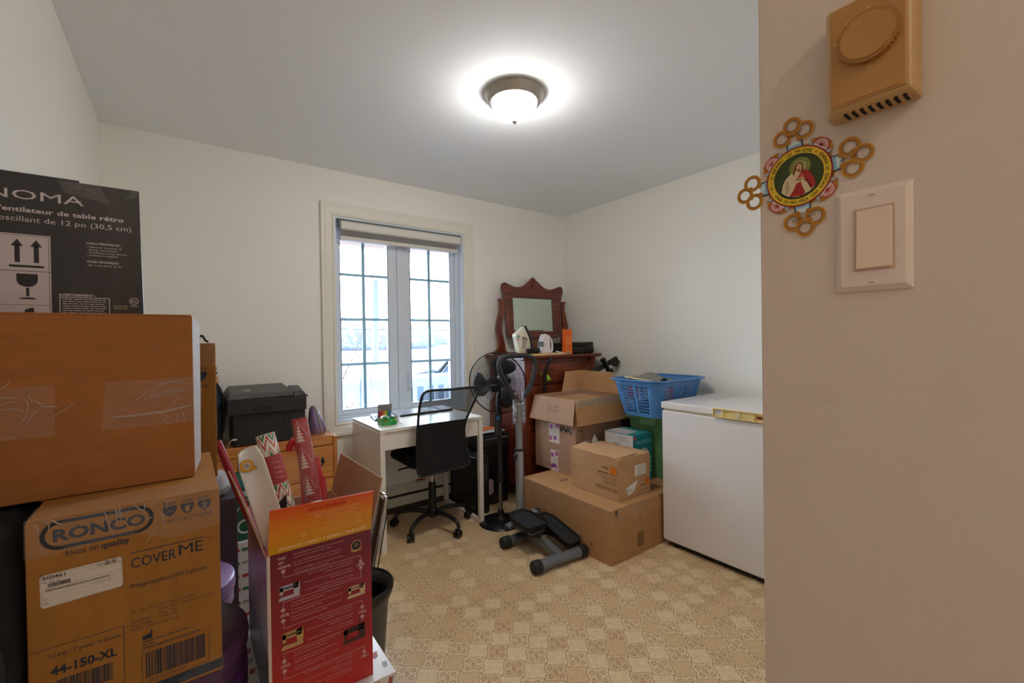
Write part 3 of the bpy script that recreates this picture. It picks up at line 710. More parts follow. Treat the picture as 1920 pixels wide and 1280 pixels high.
# coloured pouch of markers behind it
mk = thing('marker_pouch', 'clear pouch of rainbow-coloured pens leaning behind the tape box', 'pen pouch', (1.03, 2.82, dz))
K = Matrix.Translation((.985, 2.775, dz)) @ Matrix.Rotation(math.radians(8), 4, 'X')
for i, c in enumerate(((206, 26, 70), (222, 34, 44), (236, 92, 30), (240, 150, 24), (236, 206, 30), (142, 196, 40), (34, 110, 150), (30, 140, 190))):
    x = .010 + i * .0098
    q = MB(K).cyl((x, 0.004, .004), (x, 0.004, .062), .0046, 12); q.cyl((x, .004, .062), (x, .004, .078), .0045, 12, .0025)
    q.build('marker', mat('marker_%d' % i, c, rough=.35), mk, smooth=40)
MB(K).box(0, .092, .0095, .0105, .001, .118).build('card_back', mat('pouch_card', (124, 112, 112), rough=.4, var=.25, vs=60), mk)
mb = MB(K); mb.f([mb.v(q) for q in ((-.002, -.0025, 0), (.094, -.0025, 0), (.094, .004, .12), (-.002, .004, .12))]); mb.build('clear_bag', M_wrap, mk)
# white pot of small sharpeners at the right of the box
tag(MB().lathe([(.013, 0), (.015, .004), (.016, .045), (.017, .047), (.0145, .047), (.0135, .006)], 20, (1.096, 2.735, dz)).build('pill_bottle', mat('pot_white', (214, 206, 222), rough=.3), loc=(1.096, 2.735, dz), smooth=40), 'tiny pale pot at the right of the green tape box', 'pot')

# ================================================================== OFFICE CHAIR
ch = thing('office_chair', 'black swivel office chair with a see-through net back at the white desk', 'office chair', (1.335, 2.73, 0))
M_net = mesh_fabric_material(); M_cfr = mat('chair_frame_black', (22, 22, 24), rough=.35)
out = [(1.128, .80), (1.137, .885), (1.152, .935), (1.20, .956), (1.34, .951), (1.50, .953), (1.538, .945), (1.542, .915), (1.520, .858), (1.480, .765), (1.462, .697), (1.464, .64), (1.478, .56), (1.496, .475), (1.482, .441), (1.42, .432), (1.34, .432), (1.20, .432), (1.147, .437), (1.124, .475), (1.123, .60), (1.126, .72)]
def yb(x, z):       # the back is dished sideways and curved in height
    return 2.470 + .022 * (1 - ((x - 1.335) / .2) ** 2) + .028 * math.cos((z - .56) * 5.2)
P = smoothline([(x, yb(x, z), z) for x, z in out], 4, closed=True)
MB().tube(P, .0085, 8, closed=True).build('back_frame', M_cfr, ch, smooth=60)
def fill(zlo, zhi, yo):
    mb = MB(); NZ = 26; NX = 12; cols = []
    pts = [(q.x, q.z) for q in P]
    def span(z):
        xs = []
        for (ax_, az), (bx, bz) in zip(pts, pts[1:] + pts[:1]):
            if (az - z) * (bz - z) <= 0 and az != bz: xs.append(ax_ + (bx - ax_) * (z - az) / (bz - az))
        return (min(xs), max(xs)) if len(xs) >= 2 else None
    G = []
    for j in range(NZ + 1):
        z = zlo + (zhi - zlo) * j / NZ; s_ = span(z)
        if not s_: continue
        G.append([mb.v((s_[0] + (s_[1] - s_[0]) * i / NX, yb(s_[0] + (s_[1] - s_[0]) * i / NX, z) + yo, z)) for i in range(NX + 1)])
    for a_, b_ in zip(G[:-1], G[1:]):
        for i in range(NX): mb.f([a_[i], a_[i + 1], b_[i + 1], b_[i]])
    return mb
fill(.436, .950, 0).build('back_net', M_net, ch, smooth=60)
fill(.438, .748, -.003).build('lower_back_pad', M_blackf, ch, smooth=60)
# seat
R2 = rrect(.205, .215, .05, 6)
SC_ = (1.335, 2.775)
rings = []
for z, g in ((.452, .02), (.458, .006), (.475, 0), (.497, .004), (.506, .018), (.509, .05)):
    rings.append([(SC_[0] + x * (1 - g / .2), SC_[1] + y * (1 - g / .2), z) for x, y in R2])
MB().loft(rings).build('seat', M_blackf, ch, smooth=50)
MB().box(1.275, 1.395, 2.63, 2.84, .425, .452).build('tilt_mechanism', M_cfr, ch, bevel=.008)
mb = MB().tube(smoothline([(1.335, 2.66, .437), (1.335, 2.58, .433), (1.335, 2.550, .450), (1.335, 2.542, .49), (1.335, 2.541, .53)], 5), .014, 8)
mb.build('back_bracket', M_cfr, ch, smooth=50)
MB().tube([(1.30, 2.72, .435), (1.13, 2.74, .43), (1.10, 2.74, .425)], .006, 8).build('height_lever', M_cfr, ch, smooth=50)
CX, CY = 1.335, 2.73
MB().lathe([(.0135, .28), (.0135, .43)], 24, (CX, CY, 0)).build('gas_piston', M_chrome, ch, smooth=40)
MB().lathe([(.025, .105), (.025, .295), (.021, .305), (.016, .307)], 24, (CX, CY, 0)).build('piston_sleeve', M_cfr, ch, smooth=40)
MB().lathe([(.012, .07), (.030, .072), (.036, .085), (.036, .115), (.030, .128), (.02, .13)], 24, (CX, CY, 0)).build('hub', M_cfr, ch, smooth=40)
cast0 = None
for k in range(5):
    a = math.radians(72 * k + 68); c_, s_ = math.cos(a), math.sin(a)
    pts = smoothline([(CX + c_ * d, CY + s_ * d, z) for d, z in ((.02, .098), (.10, .112), (.18, .108), (.235, .092), (.252, .070), (.255, .058))], 4)
    MB().tube(pts, [.017 - .006 * i / (len(pts) - 1) for i in range(len(pts))], 10).build('base_arm', M_cfr, ch, smooth=50)
    wx, wy = CX + c_ * .255, CY + s_ * .255
    cs = thing_c = None
    t_ = math.radians((20, 130, 75, 200, 300)[k]); ux, uy = math.cos(t_), math.sin(t_)
    mb = MB()
    for sg in (-1, 1):
        c0 = (wx + ux * .012 - uy * sg * .013, wy + uy * .012 + ux * sg * .013, .026)
        mb.lathe([(.0, -.009), (.022, -.009), (.026, -.005), (.026, .005), (.022, .009), (0, .009)], 20, c0, (-uy, ux, 0), caps=False)
    ws = mb.build('caster', M_blacks, ch, smooth=50)
    q = MB().tube([(wx + ux * .0, wy + uy * .0, .075), (wx, wy, .05), (wx + ux * .012, wy + uy * .012, .03)], .006, 8)
    q.box(wx + ux * .012 - .010, wx + ux * .012 + .010, wy + uy * .012 - .010, wy + uy * .012 + .010, .028, .056)
    o = q.build('caster_hood', M_cfr, ch, bevel=.003)

# ================================================================== PC TOWER, SHREDDER
pc = thing('computer_tower', 'black computer tower standing on the floor beside the desk leg', 'computer', (1.70, 2.87, 0))
MB().box(1.655, 1.765, 2.70, 3.06, .012, .415).build('case', M_blacks, pc, bevel=.004)
MB().box(1.653, 1.767, 2.682, 2.70, .012, .418).build('front_panel', M_black, pc, bevel=.005)
mb = MB()
for k in range(3): mb.box(1.665, 1.755, 2.680, 2.683, .33 - k * .045, .365 - k * .045)
mb.build('drive_bay', M_dkgrey, pc)
MB().lathe([(.008, 0), (.008, .002)], 16, (1.71, 2.682, .20), (0, -1, 0)).build('power_button', M_grey, pc)
for x in (1.665, 1.745):
    for y in (2.71, 3.03): MB().box(x, x + .012, y, y + .02, 0, .012).build('foot', M_black, pc)
sh = thing('paper_shredder', 'black paper shredder with an oval window of pale paper shreds', 'shredder', (1.90, 2.92, 0))
MB().prism([(1.80, 0, .0), (2.02, 0, .0), (2.035, 0, .44), (1.785, 0, .44)], (0, 2.80, 0), (0, 3.05, 0)).build('bin', M_blacks, sh, bevel=.012)
mb = MB().hexa([(1.78, 2.785, .44), (2.04, 2.785, .44), (2.04, 3.06, .44), (1.78, 3.06, .44)], [(1.785, 2.80, .535), (2.035, 2.80, .535), (2.035, 3.05, .548), (1.785, 3.05, .548)])
mb.build('cutter_head', M_black, sh, bevel=.012)
MB().box(1.80, 2.02, 2.784, 2.79, .502, .512).build('trim_line', M_grey, sh)
ov = [(1.855 + .030 * math.cos(2 * PI * i / 32), .0, .185 + (.085 if math.sin(2 * PI * i / 32) > 0 else -.085) + .030 * math.sin(2 * PI * i / 32)) for i in range(32)]
MB().prism(ov, (0, 2.7985, 0), (0, 2.801, 0)).build('window', mat('smoked_plastic', (30, 28, 32), rough=.15), sh)
ov2 = [(1.855 + .026 * math.cos(2 * PI * i / 32), .0, .140 + (.035 if math.sin(2 * PI * i / 32) > 0 else -.035) + .026 * math.sin(2 * PI * i / 32)) for i in range(32)]
mb = MB().prism(ov2, (0, 2.7975, 0), (0, 2.7985, 0)); mb.build('paper_shreds', mat('paper_shreds', (176, 160, 164), rough=.8, var=.45, vs=90), sh)['kind'] = 'stuff'
zt = .546
for k, (x0, y0, w_, d_, th_, c, nm, lb, cat) in enumerate(((1.79, 2.83, .22, .16, .006, (196, 214, 226), 'magazine', 'pale blue magazine at the bottom of the pile on the shredder', 'magazine'), (1.80, 2.85, .20, .15, .004, (226, 220, 210), 'envelope', 'white envelope between the magazines on the shredder', 'envelope'), (1.84, 2.86, .15, .10, .005, (226, 120, 48), 'leaflet', 'orange leaflet on top of the pile on the shredder', 'leaflet'))):
    K = Matrix.Translation((x0, y0, zt)) @ Matrix.Rotation(math.radians((-4, 6, 12)[k]), 4, 'Z')
    tag(MB(K).box(0, w_, 0, d_, 0, th_).build(nm, mat('paper_%d' % k, c, rough=.5), loc=(x0, y0, zt)), lb, cat); zt += th_

# ================================================================== PEDESTAL FAN
fn = thing('pedestal_fan', 'tall black pedestal fan with three blades behind a wire cage', 'fan', (1.735, 2.495, 0))
FX_, FY_ = 1.735, 2.495
MB().lathe([(.149, 0), (.151, .006), (.143, .014), (.10, .024), (.04, .032), (.024, .05), (.020, .09)], 56, (FX_, FY_, 0)).build('base', M_blacks, fn, smooth=40)
MB().lathe([(.0135, .08), (.0135, .30)], 20, (FX_, FY_, 0)).build('lower_pole', mat('pole_metal', (120, 118, 116), rough=.3, metal=.9), fn, smooth=40)
MB().lathe([(.020, .28), (.021, .285), (.021, .33), (.019, .345), (.0165, .35), (.0165, .78)], 20, (FX_, FY_, 0)).build('upper_pole', M_black, fn, smooth=40)
cy_ = math.radians(212); n_ = Vector((-.841, -.513, -.10)).normalized()
K = Matrix.Translation((FX_ - .03, FY_ - .022, .69)) @ Matrix.Rotation(math.radians(-30), 4, 'Z')
MB(K).box(-.022, .022, -.016, .018, -.085, .075).build('control_box', M_blacks, fn, bevel=.006)
p = Print(K @ Vector((0, -.0162, 0)), K.to_3x3() @ Vector((1, 0, 0)), (0, 0, 1), .0003)
p.rect(-.010, .012, .022, .055, (20, 90, 130)); p.text(-.008, .032, .014, '71', (90, 200, 240), l=2)
for k in range(5): p.disc(-.008, .008 - k * .018, .0028, (190, 190, 190)); p.disc(.008, .008 - k * .018, .0022, (120, 120, 126))
p.build(fn, 'display')
HC = Vector((1.708, 2.478, .965))      # centre of the cage
MB().tube([(FX_, FY_, .76), (FX_, FY_, .84), tuple(HC - n_ * .085 + Vector((0, 0, -.02)))], [.02, .024, .022], 12).build('neck', M_black, fn, smooth=50)
MB().lathe([(.0, -.165), (.035, -.160), (.052, -.13), (.055, -.07), (.045, -.05), (.02, -.045)], 32, HC, n_, caps=False).build('motor_housing', M_black, fn, smooth=50)
a_ = n_.orthogonal().normalized(); b_ = n_.cross(a_)
up = Vector((0, 0, 1)); up = (up - n_ * up.dot(n_)).normalized(); sd = n_.cross(up)
def FP(r, t, h): return HC + (sd * math.cos(t) + up * math.sin(t)) * r + n_ * h
def cage(front):
    mb = MB(); sg = 1 if front else -1; N = 96
    prof = [(.048, .046), (.10, .045), (.15, .036), (.19, .016), (.208, .002)] if front else [(.05, -.06), (.10, -.055), (.15, -.04), (.19, -.018), (.208, -.004)]
    for k in range(N):
        t = 2 * PI * k / N; tw = .10 * sg
        mb.tube([FP(r, t + tw * (r / .2), h) for r, h in prof], .0010, 4, caps=False)
    for r, h, rr in ((.05, prof[0][1], .0016), (.105, prof[1][1], .0011), (.155, prof[2][1], .0011), (.209, 0, .0042 if front else .003)):
        mb.tube([FP(r, 2 * PI * k / 72, h + (.0 if r < .2 else sg * .002)) for k in range(72)], rr, 6, closed=True)
    return mb.build('front_cage' if front else 'rear_cage', M_blacks, fn, smooth=60)
cage(True); cage(False)
MB().lathe([(.0, .058), (.040, .057), (.052, .052), (.054, .046), (.04, .042)], 40, HC, n_, caps=False).build('badge_disc', M_blacks, fn, smooth=40)
p = Print(HC + n_ * .0585, sd * 1, up, .0003)
if (p.u.x) < 0: p = Print(HC + n_ * .0585, -sd, up, .0003); 
p.n = n_
p.text(0, -.004, .0105, 'Honeywell', (170, 172, 178), bold=.01, align='C'); p.build(fn, 'badge_text')
M_blade = mat('fan_blade', (46, 48, 54), rough=.3)
for k in range(3):
    t0 = math.radians(100 + 120 * k); mb = MB(); G = []
    for i in range(8):
        r = .045 + .138 * i / 7; row = []
        wdt = math.radians((44, 52, 60, 66, 68, 67, 60, 42)[i])
        for j in range(9):
            s_ = j / 8; t = t0 + wdt * (s_ - .45) + .25 * (i / 7); h = -.002 + (.5 - s_) * .040 * (.5 + .5 * i / 7)
            row.append(mb.v(FP(r, t, h)))
        G.append(row)
    for A, B in zip(G[:-1], G[1:]):
        for j in range(8): mb.f([A[j], A[j + 1], B[j + 1], B[j]])
    o = mb.build('blade', M_blade, fn, smooth=60); sm = o.modifiers.new('thick', 'SOLIDIFY'); sm.thickness = .002
MB().lathe([(.0, .02), (.034, .018), (.038, .01), (.038, -.02), (.02, -.045)], 24, HC, n_, caps=False).build('blade_hub', M_blacks, fn, smooth=50)
tgq = FP(.17, math.radians(-118), .03)
p = Print(tgq, (Vector((-n_.y, n_.x, 0)) * -1), (0, 0, 1), .0005)

# ================================================================== STEPPER WITH HANDLEBAR
st = thing('stepper', 'grey mini stepper with black foot pedals and an upright looped handlebar', 'exercise stepper', (1.70, 2.05, 0))
M_st = mat('stepper_grey', (112, 116, 122), rough=.4, metal=.4); M_cap = mat('end_cap_black', (24, 25, 26), rough=.6)
MB().cyl((1.515, 1.832, .036), (1.815, 1.812, .036), .030, 24).build('front_tube', M_st, st, smooth=40)
for (x, y), d in (((1.515, 1.832), -1), ((1.815, 1.812), 1)):
    MB().lathe([(.0335, -.012), (.0355, -.008), (.0355, .028), (.031, .036), (.0, .037)], 24, (x, y, .036), (d, -.07 * d, 0)).build('end_cap', M_cap, st, smooth=40)
MB().cyl((1.545, 2.172, .036), (1.83, 2.172, .036), .028, 24).build('rear_tube', M_st, st, smooth=40)
for x, d in ((1.55, -1), (1.828, 1)):
    MB().lathe([(.031, -.02), (.0345, -.016), (.0345, .028), (.030, .035), (.0, .036)], 24, (x, 2.172, .036), (d, 0, 0)).build('end_cap', M_cap, st, smooth=40)
MB().hexa([(1.655, 1.84, .035), (1.705, 1.84, .035), (1.705, 2.18, .05), (1.655, 2.18, .05)], [(1.66, 1.84, .062), (1.70, 1.84, .062), (1.70, 2.17, .135), (1.66, 2.17, .135)]).build('spine', M_st, st, bevel=.004)
MB().hexa([(1.70, 2.15, .04), (1.75, 2.15, .04), (1.75, 2.30, .04), (1.70, 2.30, .04)], [(1.70, 2.15, .09), (1.75, 2.15, .09), (1.75, 2.30, .09), (1.70, 2.30, .09)]).build('post_socket', M_st, st, bevel=.004)
MB().slab([(1.57, 2.165, .105), (1.830, 2.195, .135), (1.830, 2.245, .135), (1.57, 2.215, .105)], .018).build('cross_plate', M_silver, st, bevel=.003)
for q in ((1.565, 2.19, .11), (1.835, 2.22, .146)): MB().sphere(q, .019, 16, 10, (1, 1, .8)).build('plate_end_cap', M_cap, st, smooth=60)
def pedal(x0, x1, y0, y1, z0, z1, tread, hz):
    # z0 is the height at the front (near) edge, z1 at the rear
    def zz(y): return z0 + (z1 - z0) * (y - y0) / (y1 - y0)
    ol = [(x0 + .02, y0), (x1 - .02, y0), (x1, y0 + .02), (x1, y1 - .06), (x1 - .03, y1), (x0 + .03, y1), (x0, y1 - .06), (x0, y0 + .02)]
    cx, cy = (x0 + x1) / 2, (y0 + y1) / 2
    def ring(s, dz): return [(cx + (x - cx) * s, cy + (y - cy) * s, zz(cy + (y - cy) * s) + dz) for x, y in ol]
    o = MB().loft([ring(.90, -.028), ring(1.0, -.008), ring(1.02, .012), ring(.95, .014), ring(.90, .002)]).build('pedal', M_cap, st, smooth=30)
    mb = MB()
    for i in range(26):
        y = cy - (y1 - y0) * .42 + (y1 - y0) * .84 * i / 25; w2 = (x1 - x0) * (.40 if i < 22 else .40 - (i - 21) * .03)
        mb.box(cx - w2, cx + w2, y, y + (y1 - y0) * .016, zz(y) + .0015, zz(y) + .0045)
    t_ = mb.build('tread_ribs', mat('tread_grey', (54, 56, 60), rough=.6), st)
    return o
pedal(1.575, 1.735, 1.985, 2.215, .160, .176, True, 0)
pedal(1.745, 1.858, 1.835, 2.14, .075, .150, True, 0)
MB().slab([(1.60, 2.0, .116), (1.70, 2.0, .116), (1.70, 2.17, .130), (1.60, 2.17, .130)], .012).build('pedal_bracket', M_st, st)
for a, b2 in (((1.63, 2.16, .06), (1.655, 1.98, .112)), ((1.77, 2.15, .06), (1.80, 1.95, .075))):
    MB().cyl(a, b2, .014, 16).build('hydraulic_cylinder', M_black, st, smooth=40)
    MB().cyl(b2, (b2[0] + .004, b2[1] - .05, b2[2] + .018), .005, 12).build('piston_rod', M_chrome, st, smooth=40)
PX, PY = 1.727, 2.262
MB().lathe([(.027, .05), (.027, .545), (.025, .55)], 28, (PX, PY, 0)).build('lower_post', M_silver, st, smooth=40)
MB().lathe([(.0275, .543), (.0285, .546), (.0285, .556), (.0275, .559)], 28, (PX, PY, 0)).build('post_collar', M_black, st, smooth=40)
MB().lathe([(.0225, .54), (.0225, .835), (.0235, .837), (.0235, .845), (.0, .846)], 28, (PX, PY, 0)).build('upper_post', M_silver, st, smooth=40)
MB().tube([(PX - .026, PY - .01, .52), (PX - .042, PY - .016, .52)], .006, 10).sphere((PX - .052, PY - .02, .515), .017, 14, 10, (.6, 1, 1.2)).build('adjusting_knob', M_black, st, smooth=50)
for z in (.08, .115): MB().sphere((PX + .012, PY - .025, z), .005, 10, 8).build('bolt', M_chrome, st, smooth=60)
p = Print((PX, PY, 0), (1, 0, 0), (0, 0, 1)); 
mb = MB()
for k in range(22): 
    z = .17 + k * .016; mb.box(PX + .008, PX + (.019 if k % 4 else .022), PY - .0262, PY - .0245 + .004, z, z + .0016)
mb.build('height_scale', mat('scale_grey', (84, 88, 92), rough=.5), st)
for sg in (-1, 1):
    x = PX + sg * .034 + (0 if sg < 0 else .006)
    MB().box(x - .011, x + .011, PY - .006, PY + .006, .72, .92).build('handle_strap', M_silver, st, bevel=.002)
    for z in (.745, .78): MB().sphere((x - .004, PY - .010, z), .0065, 10, 8).build('bolt', M_chrome, st, smooth=60)
HP = smoothline([(1.690, PY, .885), (1.640, PY, .965), (1.592, PY, 1.045), (1.577, PY, 1.100), (1.592, PY, 1.138), (1.640, PY, 1.155), (1.725, PY, 1.157), (1.800, PY, 1.152), (1.850, PY, 1.133), (1.870, PY, 1.095), (1.860, PY, 1.040), (1.828, PY, .960), (1.772, PY, .885)], 6)
MB().tube(HP, .0165, 14).build('foam_handlebar', mat('foam_grip', (50, 51, 55), rough=.75), st, smooth=50)
MB().tube(smoothline([(1.692, PY - .012, .90), (1.73, PY - .028, .86), (1.765, PY - .022, .92)], 6), .003, 6).build('cord', M_black, st)
K = Matrix.Translation((1.668, PY - .03, .83)) @ Matrix.Rotation(math.radians(-25), 4, 'Y')
MB(K).box(-.012, .012, -.001, .001, -.026, .020).build('paper_tag', mat('tag_pale', (176, 188, 196), rough=.4), st)
# ================================================================== MAHOGANY CHEST WITH SWING MIRROR
M_mah = wood_material('mahogany', (74, 24, 12), (128, 54, 28), axis=0, rough=.3, coat=.4)
M_mahv = wood_material('mahogany_upright', (82, 28, 14), (138, 60, 32), axis=2, rough=.3, coat=.4)
M_brass = mat('old_brass', (140, 112, 62), rough=.4, metal=.8)
cd = thing('chest_of_drawers', 'tall reddish mahogany chest of drawers with a carved swing mirror in the corner', 'chest of drawers', (2.46, 2.86, 0))
cx0, cx1, cy0, cy1, cz = 2.075, 2.85, 2.635, 3.12, 1.10
mb = MB().box(cx0, cx0 + .05, cy0, cy0 + .05, 0, cz).box(cx1 - .05, cx1, cy0, cy0 + .05, 0, cz).box(cx0, cx0 + .05, cy1 - .05, cy1, 0, cz).box(cx1 - .05, cx1, cy1 - .05, cy1, 0, cz)
mb.build('corner_posts', M_mahv, cd, bevel=.006)
MB().box(cx0 + .012, cx1 - .012, cy0 + .03, cy1 - .012, .10, cz).build('carcass', M_mahv, cd)
MB().prism([(0, cy0 - .03, cz + .022), (0, cy0 - .024, cz + .03), (0, cy1 + .02, cz + .03), (0, cy1 + .02, cz), (0, cy0 - .012, cz), (0, cy0 - .026, cz + .008)], (cx0 - .03, 0, 0), (cx1 + .05, 0, 0)).build('top', M_mah, cd, bevel=.003)
zs = [.14, .345, .55, .735, .905, 1.075]
for k in range(5):
    z0, z1 = zs[k] + .006, zs[k + 1] - .012
    d_ = MB().box(cx0 + .055, cx1 - .055, cy0 + .006, cy0 + .03, z0, z1).build('drawer', M_mah, cd, bevel=.005)
    zk = (z0 + z1) / 2 + .005
    for x in (2.22, 2.70):
        o = MB().lathe([(.016, 0), (.016, .003), (.006, .005), (.006, .016), (.014, .020), (.017, .027), (.014, .033), (.0, .036)], 20, (x, cy0 + .006, zk), (0, -1, 0), caps=False).build('knob', M_brass, smooth=50)
        o.parent = d_; o.location = -WL[d_.name]
mb = MB().box(cx0 + .05, cx1 - .05, cy0 + .01, cy0 + .035, .08, .14); mb.build('bottom_rail', M_mah, cd)
# mirror: two lyre posts on a base, carved frame, bevelled glass
YM = 3.06; OM = 2.515
lp = [(2.085, 1.131), (2.075, 1.150), (2.110, 1.172), (2.130, 1.215), (2.122, 1.27), (2.108, 1.34), (2.118, 1.42), (2.142, 1.50), (2.146, 1.56), (2.133, 1.598), (2.150, 1.606), (2.176, 1.598), (2.190, 1.565), (2.188, 1.50), (2.168, 1.42), (2.162, 1.34), (2.175, 1.27), (2.192, 1.21), (2.200, 1.165), (2.245, 1.140), (2.250, 1.131)]
for sg in (1, -1):
    pts = smoothline([((x if sg > 0 else 2 * OM - .01 - x + .012), 0, z) for x, z in lp], 3)
    MB().prism(pts, (0, YM - .016, 0), (0, YM + .016, 0)).build('mirror_post', M_mahv, cd, bevel=.004)
MB().box(2.10, 2.915, YM - .025, YM + .025, 1.1305, 1.148).build('mirror_base', M_mah, cd, bevel=.004)
ol = [(2.215, 1.50), (2.210, 1.60), (2.196, 1.655), (2.178, 1.700), (2.186, 1.735), (2.212, 1.748), (2.252, 1.735), (2.31, 1.717), (2.37, 1.716), (2.425, 1.735), (2.468, 1.768), (2.495, 1.785), (2.512, 1.803), (2.53, 1.812)]
top = [(x, z) for x, z in ol] + [(2 * 2.53 - x, z - .002) for x, z in ol[::-1][1:]]
outer = smoothline([(x, 0, z) for x, z in top + [(2.845, 1.36), (2.835, 1.305), (2.79, 1.268), (2.53, 1.262), (2.27, 1.268), (2.225, 1.305), (2.213, 1.36)]], 3, closed=True)
gx0, gx1, gz0, gz1 = 2.285, 2.745, 1.325, 1.625
mb = MB(); N = len(outer)
def hole(i):
    q = outer[i]; cx, cz2 = (gx0 + gx1) / 2, (gz0 + gz1) / 2; hx, hz = (gx1 - gx0) / 2, (gz1 - gz0) / 2
    dx, dz_ = q.x - cx, q.z - cz2; s_ = max(abs(dx) / hx, abs(dz_) / hz); return (cx + dx / s_, cz2 + dz_ / s_)
hp = [hole(i) for i in range(N)]
for cxn, czn in ((gx0, gz0), (gx1, gz0), (gx1, gz1), (gx0, gz1)):
    i = min(range(N), key=lambda k: (hp[k][0] - cxn) ** 2 + (hp[k][1] - czn) ** 2); hp[i] = (cxn, czn)
def yy(z): return -0.06 * (z - 1.47)          # the mirror leans back slightly at the top
rings = []
for y, s_ in ((.012, 0), (-.010, 0), (-.016, .12), (-.016, .80), (-.010, 1), (.012, 1)):
    r = []
    for i in range(N):
        x = outer[i].x + (hp[i][0] - outer[i].x) * s_; z = outer[i].z + (hp[i][1] - outer[i].z) * s_; r.append((x, YM + y - yy(z) - .0, z))
    rings.append(r)
mb.loft(rings, False, False); fr = mb.build('mirror_frame', M_mah, cd, smooth=35)
def sub(mb, name, m, par, **k):
    o = mb.build(name, m, **k); o.parent = par; o.location = -WL[par.name]; return o
# carved crest: shell, scrolls and leaves in relief
mb = MB(); cyy = YM - .018 - yy(1.75)
for k in range(9):
    a = math.radians(20 + 17.5 * k); p0 = Vector((2.53, cyy, 1.712)); p1 = p0 + Vector((.040 * math.cos(a), -.002, .048 * math.sin(a)))
    mb.tube([p0, (p0 + p1) / 2 + Vector((0, -.006, 0)), p1], [.003, .006, .002], 6)
for sg in (-1, 1):
    S = lambda x, z: (2.53 + sg * x, cyy + .002, z)
    mb.tube(smoothline([S(.03, 1.705), S(.07, 1.722), S(.095, 1.712), S(.10, 1.692), S(.085, 1.686), S(.078, 1.698)], 5), .0048, 6)
    mb.tube(smoothline([S(.06, 1.745), S(.09, 1.733), S(.13, 1.703), S(.19, 1.693), S(.26, 1.702), S(.31, 1.712), S(.335, 1.722), S(.332, 1.738), S(.315, 1.738), S(.31, 1.728)], 5), .0045, 6)
    mb.tube(smoothline([S(.335, 1.70), S(.31, 1.682), S(.24, 1.672), S(.16, 1.678)], 5), .003, 6)
    mb.tube(smoothline([S(.0, 1.700), S(.03, 1.685), S(.06, 1.675), S(.075, 1.66)], 5), .005, 6)
mb.sphere((2.53, cyy, 1.70), .010, 10, 8); mb.sphere((2.53, cyy + .004, 1.79), .011, 10, 8, (1, 1, 1.4))
sub(mb, 'carved_crest', M_mahv, fr, smooth=60)
M_mir = mat('mirror_glass', (206, 222, 210), rough=.02, metal=1.0)
mb = MB(); g = .012
def mq(x, z, e): return (x, YM - .002 + e - yy(z), z)
mb.loft([[mq(gx0, gz0, 0), mq(gx1, gz0, 0), mq(gx1, gz1, 0), mq(gx0, gz1, 0)], [mq(gx0 + g, gz0 + g, -.003), mq(gx1 - g, gz0 + g, -.003), mq(gx1 - g, gz1 - g, -.003), mq(gx0 + g, gz1 - g, -.003)]], False, True)
sub(mb, 'mirror', M_mir, fr)
sub(MB().prism([(x, 0, z) for x, z in ((2.25, 1.29), (2.80, 1.29), (2.80, 1.66), (2.25, 1.66))], (0, YM + .012, 0), (0, YM + .02, 0)), 'mirror_back', M_mahv, fr)
for x in (2.205, 2.835): MB().cyl((x - .022, YM, 1.50), (x + .022, YM, 1.50), .007, 12).build('pivot', M_brass, cd, smooth=40)
CT = cz + .0305          # top surface
# --- on the chest
tag(MB().box(2.03, 2.262, 2.60, 2.79, CT, CT + .016).box(2.262, 2.50, 2.62, 2.79, CT, CT + .016).build('cutting_board', wood_material('pale_board', (214, 172, 112), (232, 196, 140), axis=0, coat=.1), loc=(2.25, 2.70, CT), bevel=.002), 'pale wooden board lying under the irons on the mahogany chest', 'board')
CB = CT + .0165
# steam iron standing on its heel
ir = thing('steam_iron', 'cream steam iron standing on its heel at the left of the chest top', 'iron', (2.13, 2.72, CB))
K = Matrix.Translation((2.075, 2.715, CB))
M_irn = mat('iron_cream', (214, 208, 188), rough=.35)
body = [(-.012, .03), (.020, 0), (.105, 0), (.108, .040), (.095, .11), (.070, .165), (.042, .212), (.020, .190), (-.022, .162), (-.036, .150), (-.038, .135), (-.030, .11)]
hole_ = [(.008, .045), (.062, .034), (.073, .120), (.018, .135)]
mb = MB(K); y0, y1 = -.032, .032
# outline with an opening for the grip
bo = [Vector((x, 0, z)) for x, z in body]; ho = [Vector((x, 0, z)) for x, z in hole_]
def nearest(q): return min(range(4), key=lambda i: (ho[i] - q).length)
for y, s_ in ((y0, 1),):
    pass
rings = []; bo2 = smoothline(bo, 3, closed=True); cen = Vector((.040, 0, .085))
def hp2(q):
    d = q - cen; best = None
    for i in range(4):
        a_, b_ = ho[i] - cen, ho[(i + 1) % 4] - cen; e = b_ - a_; den = d.x * e.z - d.z * e.x
        if abs(den) < 1e-9: continue
        t = (a_.x * e.z - a_.z * e.x) / den; u = (a_.x * d.z - a_.z * d.x) / den
        if t > 0 and -1e-3 <= u <= 1.001: best = t
    return cen + d * (best or .4)
inn = [hp2(q) for q in bo2]
for y, s_ in ((y1, .5), (y1 - .008, 0), (y0 + .008, 0), (y0, .3), (y0, 1), (y1, 1), (y1, .5)):
    rings.append([(q.x + (i.x - q.x) * s_, y, q.z + (i.z - q.z) * s_) for q, i in zip(bo2, inn)])
mb.loft(rings, False, False); mb.build('body', M_irn, ir, smooth=40)
mb = MB(K); mb.prism([(.036, 0, .040), (.050, 0, .037), (.062, 0, .122), (.046, 0, .126)], (0, -.018, 0), (0, .018, 0)); mb.build('grip', mat('iron_grip', (176, 166, 148), rough=.5), ir, bevel=.004)
